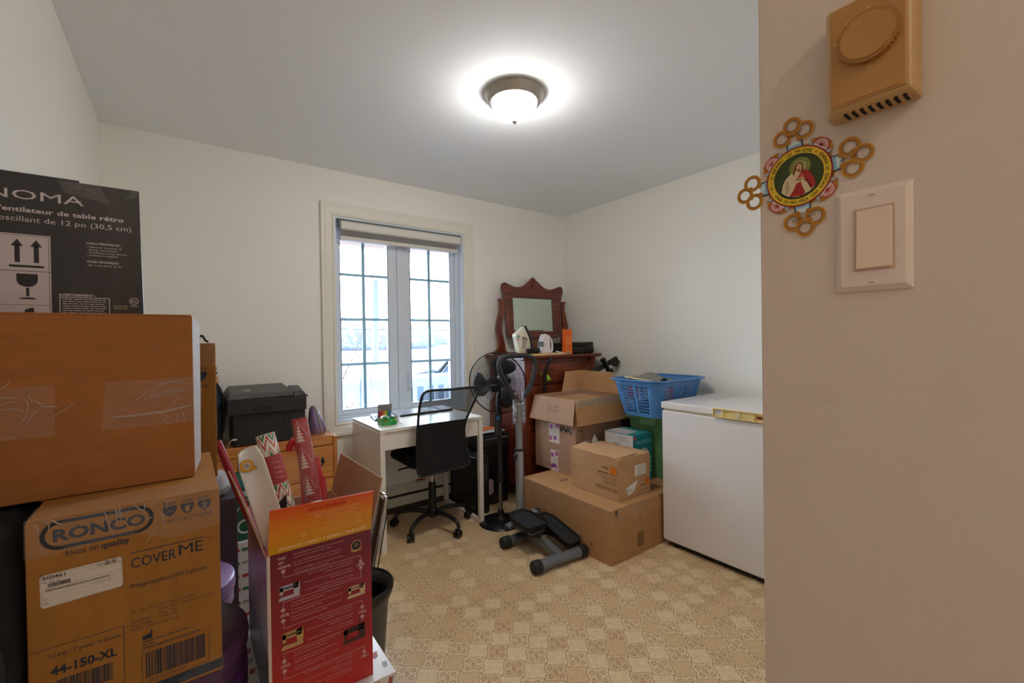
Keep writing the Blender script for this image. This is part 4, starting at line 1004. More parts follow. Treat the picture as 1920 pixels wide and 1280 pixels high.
MB(K).prism([(.105, 0, 0), (.113, 0, .0), (.117, 0, .045), (.103, 0, .115), (.076, 0, .172), (.046, 0, .217), (.042, 0, .212), (.070, 0, .165), (.095, 0, .11), (.108, 0, .04)], (0, -.042, 0), (0, .042, 0)).build('soleplate', mat('iron_sole', (70, 70, 74), rough=.3, metal=.7), ir)
MB(K).lathe([(.011, 0), (.011, .006), (.0, .007)], 16, (-.022, -.032, .135), (0, -1, 0), caps=False).build('dial', mat('iron_dial', (120, 156, 160), rough=.4), ir, smooth=40)
MB(K).sphere((-.026, -.030, .108), .006, 8, 6).build('button', mat('iron_button', (170, 60, 70), rough=.4), ir)
# dark lens gadgets in front
gg = thing('binocular_gadget', 'small black two-barrelled gadget in front of the cream iron', 'gadget', (2.17, 2.655, CB))
mb = MB(); mb.cyl((2.11, 2.65, CB + .021), (2.16, 2.64, CB + .021), .0205, 16).cyl((2.165, 2.645, CB + .024), (2.215, 2.632, CB + .024), .0235, 18).box(2.13, 2.20, 2.65, 2.68, CB, CB + .03)
mb.build('body', M_blacks, gg, bevel=.002); MB().cyl((2.214, 2.632, CB + .024), (2.218, 2.631, CB + .024), .016, 18).build('lens', mat('lens', (40, 44, 52), rough=.05), gg)
# carved trinket with dark and gilt parts behind
tk = thing('trinket_box', 'small dark ornate trinket stand between the two irons', 'ornament', (2.26, 2.78, CT))
mb = MB().box(2.205, 2.30, 2.80, 2.85, CT, CT + .075).box(2.20, 2.305, 2.795, 2.855, CT + .075, CT + .083); mb.build('case', mat('trinket_dark', (58, 30, 26), rough=.4, var=.5, vs=60), tk, bevel=.002)
mb = MB(); rd = random.Random(4)
for k in range(14): mb.sphere((2.305 + rd.uniform(-.03, .03), 2.80 + rd.uniform(-.015, .015), CT + .03 + rd.uniform(0, .08)), rd.uniform(.006, .012), 8, 6)
mb.tube([(2.30, 2.80, CT), (2.31, 2.80, CT + .10)], .008, 8); mb.build('gilt_beads', mat('gilt_beads', (150, 96, 40), rough=.4, metal=.4, var=.5, vs=80), tk)
# white travel iron
ti = thing('travel_iron', 'white hand iron with a looped handle and red mark standing on the chest', 'iron', (2.36, 2.69, CB))
K = Matrix.Translation((2.285, 2.69, CB)); M_tw = mat('kettle_white', (226, 222, 228), rough=.25, coat=.3)
prof = [(.0, .0), (.072, 0), (.080, .03), (.075, .075), (.072, .115), (.060, .140), (.030, .152), (.012, .140), (-.004, .105), (-.008, .055)]
MB(K).prism(smoothline([(x, 0, z) for x, z in prof], 3, closed=True), (0, -.028, 0), (0, .028, 0)).build('body', M_tw, ti, bevel=.008, seg=3)
MB(K).tube(smoothline([(.040, 0, .146), (.085, 0, .128), (.112, 0, .090), (.118, 0, .045), (.110, 0, .012), (.078, 0, .010)], 6), .0095, 12).build('handle', M_tw, ti, smooth=60)
MB(K).box(-.014, .006, -.030, .030, .052, .092).build('grey_pad', mat('pad_grey', (120, 122, 128), rough=.5), ti, bevel=.002)
p = Print(K @ Vector((0, -.0284, 0)), (1, 0, 0), (0, 0, 1), .0003)
p.line([(.018, .060), (.024, .072), (.030, .070), (.036, .066)], .002, (190, 40, 60)); p.line([(.020, .055), (.030, .064), (.036, .060)], .0015, (170, 60, 90)); p.build(ti, 'marking')
tag(MB().tube(smoothline([(2.30, 2.655, CB + .012), (2.315, 2.625, CB + .004), (2.345, 2.605, CT + .004), (2.40, 2.612, CT + .004), (2.455, 2.608, CT + .004), (2.49, 2.615, CB + .005), (2.475, 2.65, CB + .004), (2.43, 2.65, CB + .004), (2.40, 2.64, CB + .012), (2.42, 2.615, CB + .005), (2.39, 2.604, CT + .004)], 6), .0024, 6).build('white_cable', mat('cord_white', (226, 222, 214), rough=.5), loc=(2.4, 2.62, CT), smooth=60), 'thin white cable looped over the front edge of the pale board', 'cable')
ob = thing('orange_box', 'narrow upright orange carton with a barcode on the chest top', 'carton', (2.495, 2.64, CT + .001))
KB = CT
MB().box(2.474, 2.552, 2.61, 2.645, KB, KB + .205).build('carton', mat('orange_card', (236, 104, 22), rough=.4, coat=.2), ob, bevel=.001)
p = FY(2.61, .0004); p.rect(2.485, 2.528, KB + .006, KB + .026, (214, 210, 200)); p.bars(2.489, 2.525, KB + .009, KB + .023, (40, 36, 36), 3, 2)
p.rect(2.485, 2.543, KB + .085, KB + .15, (242, 138, 60))
for k in range(9): p.lines(2.488, 2.542, KB + .15 - k * .007, .004, (214, 70, 14), seed=k, l=2)
p.text(2.4855, KB + .165, .012, 'ORIGINAL', (214, 62, 14), bold=.02, w=.05); p.build(ob, 'printing')
# black document scanner
sc_ = thing('flatbed_scanner', 'flat black scanner on the right half of the mahogany chest', 'scanner', (2.72, 2.82, CT))
MB().box(2.47, 2.895, 2.69, 2.96, CT + .006, CT + .062).build('base', M_black, sc_, bevel=.006)
MB().box(2.472, 2.893, 2.692, 2.958, CT + .064, CT + .096).build('lid', M_blacks, sc_, bevel=.006)
MB().box(2.60, 2.89, 2.686, 2.69, CT + .040, CT + .046).build('front_slot', M_dkgrey, sc_)
for x in (2.49, 2.87): MB().box(x, x + .02, 2.70, 2.95, CT, CT + .007).build('foot', M_black, sc_)
MB().lathe([(.005, 0), (.004, .002)], 14, (2.80, 2.692, CT + .075), (0, -1, 0)).build('button', M_chrome, sc_)
# black curved pole with a green tag, leaning on the chest front
po = thing('curved_pole', 'black pole with a bent top and a lime green tag leaning on the chest', 'pole', (2.25, 2.617, 0))
MB().tube(smoothline([(2.235, 2.617, .0), (2.245, 2.617, .5), (2.248, 2.606, .95), (2.248, 2.596, 1.01), (2.258, 2.588, 1.05), (2.280, 2.580, 1.095), (2.296, 2.576, 1.112)], 6), .0125, 12).build('tube', M_blacks, po, smooth=50)
MB().hexa([(2.258, 2.590, .940), (2.294, 2.585, .940), (2.289, 2.590, .955), (2.261, 2.595, .955)], [(2.256, 2.590, .960), (2.281, 2.585, .957), (2.276, 2.59, .975), (2.260, 2.595, .985)]).build('green_tag', mat('lime', (130, 206, 30), rough=.5), po)
# black clamp head leaning in the corner behind the boxes
kk = thing('tripod_head', 'black folded tripod head leaning between the chest and the right wall', 'tripod', (2.90, 2.50, 0))
def L3(x, y, z): return (x, y, z)
MB().cyl((2.68, 2.555, .955), (2.955, 2.49, 1.085), .020, 14).build('arm', M_black, kk, smooth=40)
MB().hexa([(2.885, 2.475, 1.045), (2.93, 2.475, 1.09), (2.93, 2.52, 1.09), (2.885, 2.52, 1.045)], [(2.94, 2.47, 1.015), (2.983, 2.47, 1.06), (2.983, 2.515, 1.06), (2.94, 2.515, 1.015)]).build('clamp', M_blacks, kk, bevel=.004)
MB().cyl((2.80, 2.50, 1.075), (2.865, 2.50, .985), .019, 14).build('handle', M_blacks, kk, smooth=40)
MB().sphere((2.80, 2.50, 1.075), .024, 14, 10).build('knob', M_blacks, kk, smooth=60)
MB().sphere((2.885, 2.49, .985), .019, 14, 10).build('lock_knob', M_blacks, kk, smooth=60)
MB().tube([(2.76, 2.54, .99), (2.79, 2.56, .5), (2.80, 2.56, .31)], .014, 10).build('leg', M_black, kk, smooth=40)

# ================================================================== CARTONS
def carton(name, label, x0, x1, y0, y1, z0, z1, m, cat='cardboard box', group=None, open_=False, seam='x', M=None):
    t = thing(name, label, cat, ((x0 + x1) / 2, (y0 + y1) / 2, z0), group)
    w_ = .004
    if open_:
        mb = MB(M); mb.box(x0, x1, y0, y0 + w_, z0, z1).box(x0, x1, y1 - w_, y1, z0, z1).box(x0, x0 + w_, y0 + w_, y1 - w_, z0, z1).box(x1 - w_, x1, y0 + w_, y1 - w_, z0, z1).box(x0 + w_, x1 - w_, y0 + w_, y1 - w_, z0, z0 + w_)
        mb.build('box_body', m, t, bevel=.001)
    else:
        MB(M).box(x0, x1, y0, y1, z0, z1 - .004).build('box_body', m, t, bevel=.0025)
        for k in (0, 1):
            mb = MB(M); e = .0012
            if seam == 'x': c = (y0 + y1) / 2; mb.box(x0 + e, x1 - e, (y0 + e) if k == 0 else c + e, (c - e) if k == 0 else y1 - e, z1 - .0042, z1)
            else: c = (x0 + x1) / 2; mb.box((x0 + e) if k == 0 else c + e, (c - e) if k == 0 else x1 - e, y0 + e, y1 - e, z1 - .0042, z1)
            mb.build('top_flap', m, t, bevel=.001)
    return t
INK = (38, 40, 44); INKB = (40, 62, 92)
# large low box on the floor
bx = carton('large_cardboard_box', 'large low brown cardboard box on the floor under the pile of boxes', 1.868, 2.70, 1.632, 2.42, 0, .306, M_card, seam='y')
mb = MB(); e = .0009
def tq(mb, *pts): mb.f([mb.v(q) for q in pts])
# tape along the top left edge of the box and round the near corner
tq(mb, (1.868 - e, 1.632, .22), (1.868 - e, 2.42, .22), (1.868 - e, 2.42, .3065), (1.868 - e, 1.632, .3065)); tq(mb, (1.868 - e, 1.632, .3065), (1.868 - e, 2.42, .3065), (1.885, 2.42, .3068), (1.885, 1.632, .3068))
tq(mb, (1.868, 1.632 - e, .22), (2.15, 1.632 - e, .24), (2.15, 1.632 - e, .30), (1.868, 1.632 - e, .3065))
mb.build('packing_tape', M_film, bx)
mb = MB(); tq(mb, (2.08, 1.632 - .0015, .225), (2.15, 1.632 - .0015, .215), (2.20, 1.632 - .0015, .285), (2.10, 1.632 - .0015, .306)); mb.build('loose_tape', M_wrap, bx)
creases(bx, [[(1.875, .248), (1.95, .240), (2.02, .238)], [(1.88, .262), (1.94, .252), (2.0, .25)], [(2.09, .29), (2.12, .26), (2.15, .235)], [(2.12, .295), (2.15, .27), (2.185, .262)], [(2.10, .24), (2.14, .228)]], 1.632)
p = FY(1.632); p.poly([(1.905, .285), (1.918, .262), (1.935, .285), (1.925, .302), (1.91, .300)], (66, 60, 52)); p.rect(2.10, 2.16, .045, .125, (128, 92, 58)); p.build(bx, 'tape_marks')
p = FX(1.868); p.line([(-2.30, .30), (-2.30, .0)], .002, (120, 88, 56)); p.rect(-1.78, -1.768, .07, .085, (90, 62, 40)); p.build(bx, 'marks')
p = TOP(.3062); 
for a, b in ((2.02, 2.20), (2.06, 2.205)): p.ring(a, b, .014, .017, (70, 58, 46), a0=0, a1=300)
p.line([(2.0, 2.17), (2.03, 2.20), (2.06, 2.175), (2.09, 2.205)], .004, (60, 50, 42)); p.build(bx, 'pen_marks')
# tall open box with fold-down flaps
mbx = carton('open_cardboard_box', 'tall open cardboard box with folded-out flaps and pink floral tape', 2.14, 2.62, 2.168, 2.60, .3065, .838, M_card_pk, open_=True)
th_ = .004
def flap(parent, q, m, name='flap', th=.004): return MB().slab(q, th).build(name, m, parent, bevel=.0008)
# left flap hangs down on the left face, front flap hangs on the front, back and right flaps stand up
flap(mbx, [(2.135, 2.60, .838), (2.135, 2.165, .838), (2.098, 2.150, .665), (2.098, 2.618, .665)], M_card_pk)
flap(mbx, [(2.135, 2.163, .838), (2.62, 2.163, .838), (2.64, 2.118, .665), (2.115, 2.118, .665)], M_card)
flap(mbx, [(2.42, 2.60, .838), (2.62, 2.60, .838), (2.62, 2.61, .995), (2.47, 2.61, .995)], M_card_in)
flap(mbx, [(2.615, 2.60, .838), (2.615, 2.17, .838), (2.60, 2.22, 1.0), (2.60, 2.60, 1.0)], M_card_in)
MB().box(2.15, 2.61, 2.178, 2.59, .79, .806).build('inner_panel', M_card_in, mbx)
mb = MB(); tq(mb, (2.135, 2.1615, .84), (2.63, 2.1615, .84), (2.63, 2.150, .79), (2.13, 2.150, .79)); mb.build('flap_tape', film_material('dull_tape', .45, (196, 180, 150), .5), mbx)
mb = MB(); tq(mb, (2.40, 2.55, .812), (2.60, 2.30, .812), (2.60, 2.40, .85), (2.42, 2.60, .86)); mb.build('loose_tape', M_wrap, mbx)
p = FY(2.160 - .006, .0006)
for k, c in enumerate(((110, 60, 120), (190, 90, 140), (150, 120, 110), (190, 80, 140), (180, 90, 130))): p.disc(2.30 + k * .055, .812 + .002 * (k % 2), .006, c, 2)
p.build(mbx, 'tape_print')
p = Print(Vector((2.1345 + .0, 2.60, .838)), (0, -1, 0), (-.21, 0, -.98), .0009); p.n = Vector((-.98, 0, .21)).normalized(); p.v_ = Vector((.21, 0, .98)).normalized()
p.O = Vector((2.0967, 2.60, .665)); p.n = Vector((-1, 0, .21)).normalized()
p.text(.165, .105, .022, 'TALL CASES', (92, 72, 62), w=.115); p.text(.165, .078, .020, 'INSIDE HERE', (92, 72, 62), w=.115); p.build(mbx, 'flap_text')
p = FX(2.14)
def floral(p, a0, a1, b0, b1, seed):
    p.rect(a0, a1, b0, b1, (214, 200, 188)); rd = random.Random(seed)
    for k, (fa, fb) in enumerate(((.25, .75), (.8, .85), (.6, .25), (.15, .2))):
        ca_, cb_ = a0 + (a1 - a0) * fa, b0 + (b1 - b0) * fb
        if not (a0 + .014 < ca_ < a1 - .012): ca_ = min(max(ca_, a0 + .016), a1 - .016)
        for j in range(6): t = j * PI / 3; p.disc(ca_ + .010 * math.cos(t), cb_ + .010 * math.sin(t), .0075, (206, 96, 158) if k % 2 else (190, 90, 180), 2, n=10)
        p.disc(ca_, cb_, .005, (226, 130, 190), 3, n=10)
    p.line([(a0 + .01, b0 + .01), (a1 - .01, b1 - .02)], .002, (150, 130, 120), 2)
floral(p, -2.443, -2.33, .508, .66, 1); floral(p, -2.428, -2.348, .3075, .456, 2)
p.line([(-2.415, .325), (-2.405, .352), (-2.39, .335), (-2.375, .352), (-2.365, .325)], .008, (112, 76, 170), 3)
p.line([(-2.322, .638), (-2.31, .606), (-2.287, .638), (-2.262, .606), (-2.24, .630), (-2.212, .602)], .013, (52, 50, 52), 2)
p.build(mbx, 'printing')
p = FY(2.168); p.frame(2.15, 2.222, .537, .65, .003, INK)
for a in (2.172, 2.20): p.line([(a, .56), (a, .622)], .004, INK); p.poly([(a - .009, .618), (a + .009, .618), (a, .638)], INK)
p.line([(2.16, .552), (2.212, .552)], .003, INK); p.build(mbx, 'arrow_mark')
tag(MB().slab([(2.275, 2.135, .44), (2.335, 2.135, .53), (2.30, 2.145, .59), (2.28, 2.15, .55)], .001).build('paper_label', mat('label_white', (222, 216, 204), rough=.5), loc=(2.3, 2.14, .307)), 'loose white paper corner sticking up behind the printed glove carton', 'paper')
# purple-black carton deep between
tag(MB().box(2.645, 2.80, 2.12, 2.40, .3065, .66).build('dark_carton', mat('dark_violet_card', (56, 40, 74), rough=.4), loc=(2.72, 2.26, .3065), bevel=.002), 'dark violet carton wedged behind the tall open box', 'carton')
# glove carton with orange size marks
mc = carton('glove_carton', 'brown carton printed upside down with orange size squares, on the large low box', 2.012, 2.312, 1.695, 2.085, .3065, .552, mat('cardboard_light', (188, 148, 108), rough=.85, var=.06, vs=24, spec=.2), seam='y')
MB().slab([(2.012, 1.71, .5525), (2.20, 1.71, .558), (2.20, 2.02, .562), (2.012, 2.02, .5525)], .003).build('lifted_flap', MATS['cardboard_light'], mc)
MB().slab([(2.015, 1.99, .5535), (2.14, 1.96, .559), (2.15, 2.09, .566), (2.015, 2.085, .5535)], .003).build('corner_flap', MATS['cardboard_light'], mc)
mb = MB(); tq(mb, (2.10, 2.09, .571), (2.17, 1.80, .566), (2.20, 1.78, .566), (2.19, 2.09, .578)); tq(mb, (2.17, 1.80, .567), (2.24, 1.68, .556), (2.27, 1.66, .53), (2.22, 1.78, .566)); mb.build('loose_tape', M_wrap, mc)
mb = MB(); tq(mb, (2.0115, 2.01, .3065), (2.0115, 1.955, .3065), (2.0115, 1.955, .552), (2.0115, 2.01, .552)); mb.build('packing_tape', M_film, mc)
ORG = (226, 120, 26)
# printing on the left face, upside down
p = Print((2.012, 0, 0), (0, 1, 0), (0, 0, -1)); p.n = Vector((-1, 0, 0))
p.text(1.692, -.375, .030, 'MICROFLEX', (52, 46, 42), w=.178); p.text(1.70, -.411, .026, 'NEOPRO', (128, 100, 76), w=.105)
p.rect(1.703, 1.754, -.503, -.458, INK, 1); p.rect(1.705, 1.752, -.501, -.460, ORG, 2); p.text(1.7215, -.4905, .030, 'S', INK, l=3)
p.rect(1.765, 1.850, -.470, -.454, (196, 156, 116), 2); p.text(1.765, -.462, .016, 'xxxxxs', INK, bold=.02, w=.08, l=3); p.text(1.765, -.492, .011, 'S SMALL', INK, bold=.02, w=.06)
p.text(1.765, -.483, .008, 'PETIT', (110, 84, 62), w=.03)
for b in (-.438, -.452): p.line([(1.70, b), (2.08, b)], .0012, (110, 86, 64))
for k in range(3): p.lines(1.703, 1.83, -.432 + k * .006, .004, (128, 100, 74), seed=k)
p.text(2.05, -.538, .010, 'OMC', INK, w=.022); p.build(mc, 'side_printing')
p = Print((0, 1.695, 0), (-1, 0, 0), (0, 0, -1)); p.n = Vector((0, -1, 0))
p.rect(-2.300, -2.262, -.402, -.354, INK, 1); p.rect(-2.298, -2.264, -.400, -.356, ORG, 2); p.text(-2.2885, -.3885, .030, 'S', INK, l=3)
p.text(-2.256, -.366, .014, 'xxs', INK, bold=.02, w=.036); p.text(-2.256, -.39, .010, 'SMALL', (110, 84, 62), w=.03); p.text(-2.296, -.335, .012, 'MICROFLEX', (52, 46, 42), w=.075)
p.text(-2.05, -.527, .010, 'OMC', INK, w=.022); p.text(-2.18, -.52, .010, 'TW', INK, w=.02)
for k in range(4): p.lines(-2.10, -2.04, -.50 + k * .008, .005, (140, 132, 84), seed=k + 5)
p.build(mc, 'end_printing')
WLB = (226, 222, 212)
p = FY(1.695, .0006); p.poly([(2.160, .428), (2.272, .428), (2.268, .492), (2.162, .492)], WLB, 2)
for k in range(7): p.lines(2.185, 2.262, .482 - k * .0078, .005, (120, 116, 110), seed=k, l=3)
p.poly([(2.082, .372), (2.098, .322), (2.156, .342), (2.19, .402)], WLB, 2); p.ring(2.098, .355, .006, .009, (110, 120, 140), 3); p.text(2.12, .348, .016, '901', (50, 50, 54), w=.022, rot=12, l=3)
p.build(mc, 'white_labels')
p = TOP(.5665); 
for k, tx in enumerate(('OMC', 'TLC')): p.text(2.05, 1.84 - k * .022, .018, tx, (110, 80, 56), w=.06)
p.build(mc, 'top_marks')
# teal fan carton
wz = .626
wo = thing('teal_carton', 'teal and white carton of a round fan behind the glove carton', 'carton', (2.41, 1.94, .3065))
MB().box(2.318, 2.515, 1.826, 2.062, .3065, wz).build('box_body', mat('teal_card', (22, 142, 150), rough=.35, coat=.25), wo, bevel=.001)
p = FX(2.318, .0006); p.rect(-2.062, -1.826, .3075, wz - .002, (206, 206, 210)); 
for k in range(5): p.lines(-1.945, -1.865, .603 - k * .007, .0045, (130, 132, 140), seed=k, l=2)
p.text(-2.03, .578, .012, 'o1', (70, 72, 80), l=2); p.rect(-1.99, -1.93, .50, .56, (160, 164, 172), 2); p.build(wo, 'white_side')
p = FY(1.826, .0006); p.disc(2.338, .605, .0125, (206, 50, 56), 2); p.text(2.335, .600, .012, 'e', (240, 200, 200), l=3)
p.text(2.342, .562, .036, 'WOOZOO', (176, 216, 214), w=.165, l=2); 
p.disc(2.425, .455, .066, (206, 210, 214), 2, ry=.080, n=36); p.disc(2.425, .455, .048, (176, 184, 190), 3, ry=.060, n=36); p.disc(2.425, .455, .016, (214, 218, 220), 4)
p.poly([(2.41, .385), (2.44, .385), (2.445, .34), (2.405, .34)], (206, 210, 214), 2); p.disc(2.425, .335, .045, (206, 210, 214), 3, ry=.012)
for k in range(4): p.rect(2.485, 2.505, .36 + k * .03, .38 + k * .03, (150, 200, 200), 2)
p.build(wo, 'front_artwork')
p = TOP(wz, .0006); p.rect(2.33, 2.45, 1.885, 2.058, (206, 204, 202)); 
for k in range(3): p.line([(2.35 + k * .03, 1.89), (2.365 + k * .03, 2.05)], .006, (150, 110, 116), 2)
p.text(2.332, 1.838, .030, 'WOOZOO', (120, 190, 192), w=.15); p.build(wo, 'top_artwork')

# ------------------------------------------------------------------ green tote with latch lid
gt = thing('green_tote', 'green plastic tote with a clip-on lid under the blue laundry basket', 'storage tote', (2.72, 1.87, .3065))
M_gr = mat('tote_green', (104, 152, 100), rough=.4)
def rr_ring(cx, cy, hx, hy, r, z, n=5): return [(cx + x, cy + y, z) for x, y in rrect(hx, hy, r, n)]
TX, TY = 2.735, 1.862
MB().loft([rr_ring(TX, TY, .165, .165, .03, .3065), rr_ring(TX, TY, .19, .188, .035, .70), rr_ring(TX, TY, .187, .185, .034, .70), rr_ring(TX, TY, .162, .162, .03, .312)]).build('tub', M_gr, gt, smooth=40)
MB().loft([rr_ring(TX, TY, .212, .205, .03, .700), rr_ring(TX, TY, .215, .208, .03, .728), rr_ring(TX, TY, .208, .200, .03, .734), rr_ring(TX, TY, .19, .185, .03, .736), rr_ring(TX, TY, .185, .18, .03, .728)]).build('lid', mat('tote_lid_green', (118, 168, 112), rough=.35), gt, smooth=40)
MB().hexa([(TX - .222, TY - .06, .668), (TX - .20, TY - .06, .668), (TX - .20, TY + .06, .668), (TX - .222, TY + .06, .668)], [(TX - .226, TY - .07, .732), (TX - .212, TY - .07, .732), (TX - .212, TY + .07, .732), (TX - .226, TY + .07, .732)]).build('latch', MATS['tote_lid_green'], gt, bevel=.004)

# ------------------------------------------------------------------ blue laundry basket with open grid panels
bk = thing('laundry_basket', 'blue plastic laundry basket with grid sides, heaped, on the green tote', 'laundry basket', (2.64, 1.85, .737))
M_bl = mat('basket_blue', (74, 130, 190), rough=.38)
BX, BY = 2.635, 1.858; BZ0, BZ1 = .737, .985
def bring(f):      # f 0 at the bottom, 1 at the rim
    return 0.205 + .062 * f, .145 + .052 * f, .05 + .02 * f
def bpt(s_, f, out_=0.0):
    hx, hy, r = bring(f); hx += out_; hy += out_; r += out_; hx -= r; hy -= r
    per = [2 * hy, PI / 2 * r, 2 * hx, PI / 2 * r, 2 * hy, PI / 2 * r, 2 * hx, PI / 2 * r]
    k = int(s_) % 8; t = s_ - int(s_)
    # sides 0: +x face, 2: +y face, 4: -x face, 6: -y face; odd are corners
    if k == 0: x, y = hx + r, -hy + 2 * hy * t
    elif k == 1: a = PI / 2 * t; x, y = hx + r * math.cos(a), hy + r * math.sin(a)
    elif k == 2: x, y = hx - 2 * hx * t, hy + r
    elif k == 3: a = PI / 2 + PI / 2 * t; x, y = -hx + r * math.cos(a), hy + r * math.sin(a)
    elif k == 4: x, y = -hx - r, hy - 2 * hy * t
    elif k == 5: a = PI + PI / 2 * t; x, y = -hx + r * math.cos(a), -hy + r * math.sin(a)
    elif k == 6: x, y = -hx + 2 * hx * t, -hy - r
    else: a = 1.5 * PI + PI / 2 * t; x, y = hx + r * math.cos(a), -hy + r * math.sin(a)
    return (BX + x, BY + y, BZ0 + (BZ1 - BZ0) * f)
us = []     # (s, is hole column)
for k in range(8):
    if k % 2: 
        for j in range(6): us.append((k + j / 6, False))
    else:
        npan = 2 if k in (0, 4) else 3
        for q in range(npan):
            a0, a1 = (q + .10) / npan, (q + .90) / npan; us.append((k + q / npan, False)); nc = 5
            for j in range(nc):
                w0 = a0 + (a1 - a0) * j / nc; us.append((k + w0, True)); us.append((k + w0 + (a1 - a0) / nc * .72, False))
fs = [0.0, .06]; hol = [False, False]
fs = [(0.0, False), (.10, True)]
for j in range(9): fs.append((.10 + (j + .72) * .082, False)); fs.append((.10 + (j + 1) * .082, True))
fs[-1] = (fs[-1][0], False); fs.append((1.0, False))
mb = MB(); G = [[mb.v(bpt(s_, f)) for s_, h in us] for f, h2 in fs]; nU = len(us)
for j in range(len(fs) - 1):
    for i in range(nU):
        if us[i][1] and fs[j][1]: continue
        mb.f([G[j][i], G[j][(i + 1) % nU], G[j + 1][(i + 1) % nU], G[j + 1][i]])
mb.f(G[0][::-1])
o = mb.build('basket_body', M_bl, bk, smooth=50); sm = o.modifiers.new('thick', 'SOLIDIFY'); sm.thickness = .0028; sm.offset = 0
mb = MB(); prof = [(-.004, .985), (.010, 1.0), (.020, 1.0), (.026, .985), (.024, .955), (.020, .955), (.021, .98), (.008, .975)]
rings = []
for q in [k + j / 6 for k in range(8) for j in range(6)]: rings.append([bpt(q, z, o_) for o_, z in prof])
rings.append(rings[0]); mb.loft(rings, False, False); mb.build('rim', M_bl, bk, smooth=50)
# contents: a grey cloth with a yellow piped edge, packets
def cloth(name, cx, cy, sx, sy, zf, m, n=22, rot=0, **k):
    mb = MB(); G = []
    for j in range(n + 1):
        row = []
        for i in range(n + 1):
            u_, v_ = i / n - .5, j / n - .5; x, y = u_ * sx, v_ * sy; t = math.radians(rot)
            X, Y = cx + x * math.cos(t) - y * math.sin(t), cy + x * math.sin(t) + y * math.cos(t); row.append(mb.v((X, Y, zf(u_, v_))))
        G.append(row)
    for A, B in zip(G[:-1], G[1:]):
        for i in range(n): mb.f([A[i], A[i + 1], B[i + 1], B[i]])
    o = mb.build(name, m, smooth=70, **k); sm = o.modifiers.new('thick', 'SOLIDIFY'); sm.thickness = .004; return o
zf = lambda u_, v_: .978 + .035 * math.exp(-((u_ - .12) / .2) ** 2 - ((v_ - .1) / .3) ** 2) + .010 * math.sin(u_ * 13 + v_ * 7) - .03 * max(0, u_) * 2
tag(cloth('grey_mat', BX - .03, BY + .03, .34, .22, zf, mat('cloth_grey', (128, 126, 118), rough=.9, bump=.2, bs=200), rot=8, loc=(BX, BY, .95)), 'crumpled grey mat lying on top of the things in the blue basket', 'cloth')
tag(MB().tube(smoothline([(BX - .20, BY - .10, .975), (BX - .225, BY - .02, .985), (BX - .215, BY + .08, .992), (BX - .19, BY + .13, .99), (BX - .10, BY + .155, .985), (BX + .02, BY + .15, .99)], 6), .0045, 8).build('yellow_tube', mat('pale_yellow', (222, 206, 128), rough=.4), loc=(BX - .2, BY, .98), smooth=60), 'pale yellow flexible tube curled along the back rim of the blue basket', 'tube')
rd = random.Random(11); cols = ((210, 210, 214), (176, 62, 50), (52, 80, 130), (226, 222, 210), (40, 44, 60), (190, 120, 60), (206, 206, 210), (70, 74, 90))
for k in range(14):
    x = BX + rd.uniform(-.155, .155); y = BY + (-.105 if k < 9 else .06) + rd.uniform(-.03, .03); z0 = .742 + (k % 2) * .10; a = rd.uniform(0, PI)
    if k >= 9: x = BX - .155 + (k - 9) * .06
    K = Matrix.Translation((x, y, z0)) @ Matrix.Rotation(a, 4, 'Z') @ Matrix.Rotation(rd.uniform(-.25, .25), 4, 'X')
    q = MB(K).box(-.035, .035, -.014, .014, 0, .085).build('packet', mat('packet_%d' % (k % 8), cols[k % 8], rough=.4, var=.3, vs=70), loc=(x, y, z0), bevel=.004)
    tag(q, 'small packet glimpsed through the grid sides of the blue basket', 'packet', 'packets inside the blue basket')
tag(MB().box(BX + .02, BX + .12, BY - .115, BY - .09, .93, .966).build('red_packet', mat('redwhite', (190, 70, 60), rough=.4, var=.6, vs=90), loc=(BX + .07, BY - .1, .93), bevel=.003), 'red and white packet peeping over the front rim of the blue basket', 'packet')

# ================================================================== CHEST FREEZER
fz = thing('chest_freezer', 'white chest freezer with a yellowed handle strip along the right wall', 'freezer', (2.65, 1.0, 0))
M_fz = mat('freezer_white', (222, 218, 216), rough=.28, coat=.15, bump=.02, bs=400); gx, gy0, gy1 = 2.325, .50, 1.615
MB().box(gx, 2.965, gy0, gy1, .035, .820).build('cabinet', M_fz, fz, bevel=.008, seg=3)
MB().box(gx + .012, 2.955, gy0 + .01, gy1 - .01, .815, .832).build('gasket', mat('freezer_gasket', (206, 194, 150), rough=.6), fz)
MB().box(gx - .004, 2.972, gy0 - .004, gy1 + .004, .830, .872).build('lid', M_fz, fz, bevel=.009, seg=3)
MB().box(gx + .03, 2.95, gy0 + .03, gy1 - .03, 0.005, .036).build('plinth', M_black, fz)
mb = MB()
for x in (gx + .04, 2.92):
    for y in (gy0 + .05, gy1 - .07): mb.cyl((x, y, 0), (x, y, .01), .016, 12)
mb.build('feet', M_black, fz)
M_yel = mat('yellowed_plastic', (226, 204, 140), rough=.35)
hy0, hy1 = .86, 1.283; hx = gx - .004
mb = MB()
def hb(a, b, z0, z1, d): mb.box(hx - d, hx + .001, a, b, z0, z1)
hb(hy0, hy1, .868, .873, .014); hb(hy0, hy1, .826, .831, .014); hb(hy1 - .005, hy1, .831, .868, .014); hb(hy0, hy0 + .005, .831, .868, .014); hb(1.222, 1.228, .831, .868, .014); hb(1.062, 1.068, .831, .868, .014); hb(hy0 + .005, hy1 - .005, .831, .868, .004)
mb.build('handle_strip', M_yel, fz, bevel=.001)
MB().lathe([(.0135, 0), (.0135, .012), (.010, .014), (.008, .010), (.0, .010)], 28, (hx - .004, 1.148, .850), (-1, 0, 0), caps=False).build('lock', mat('lock_cream', (226, 218, 190), rough=.3), fz, smooth=40)
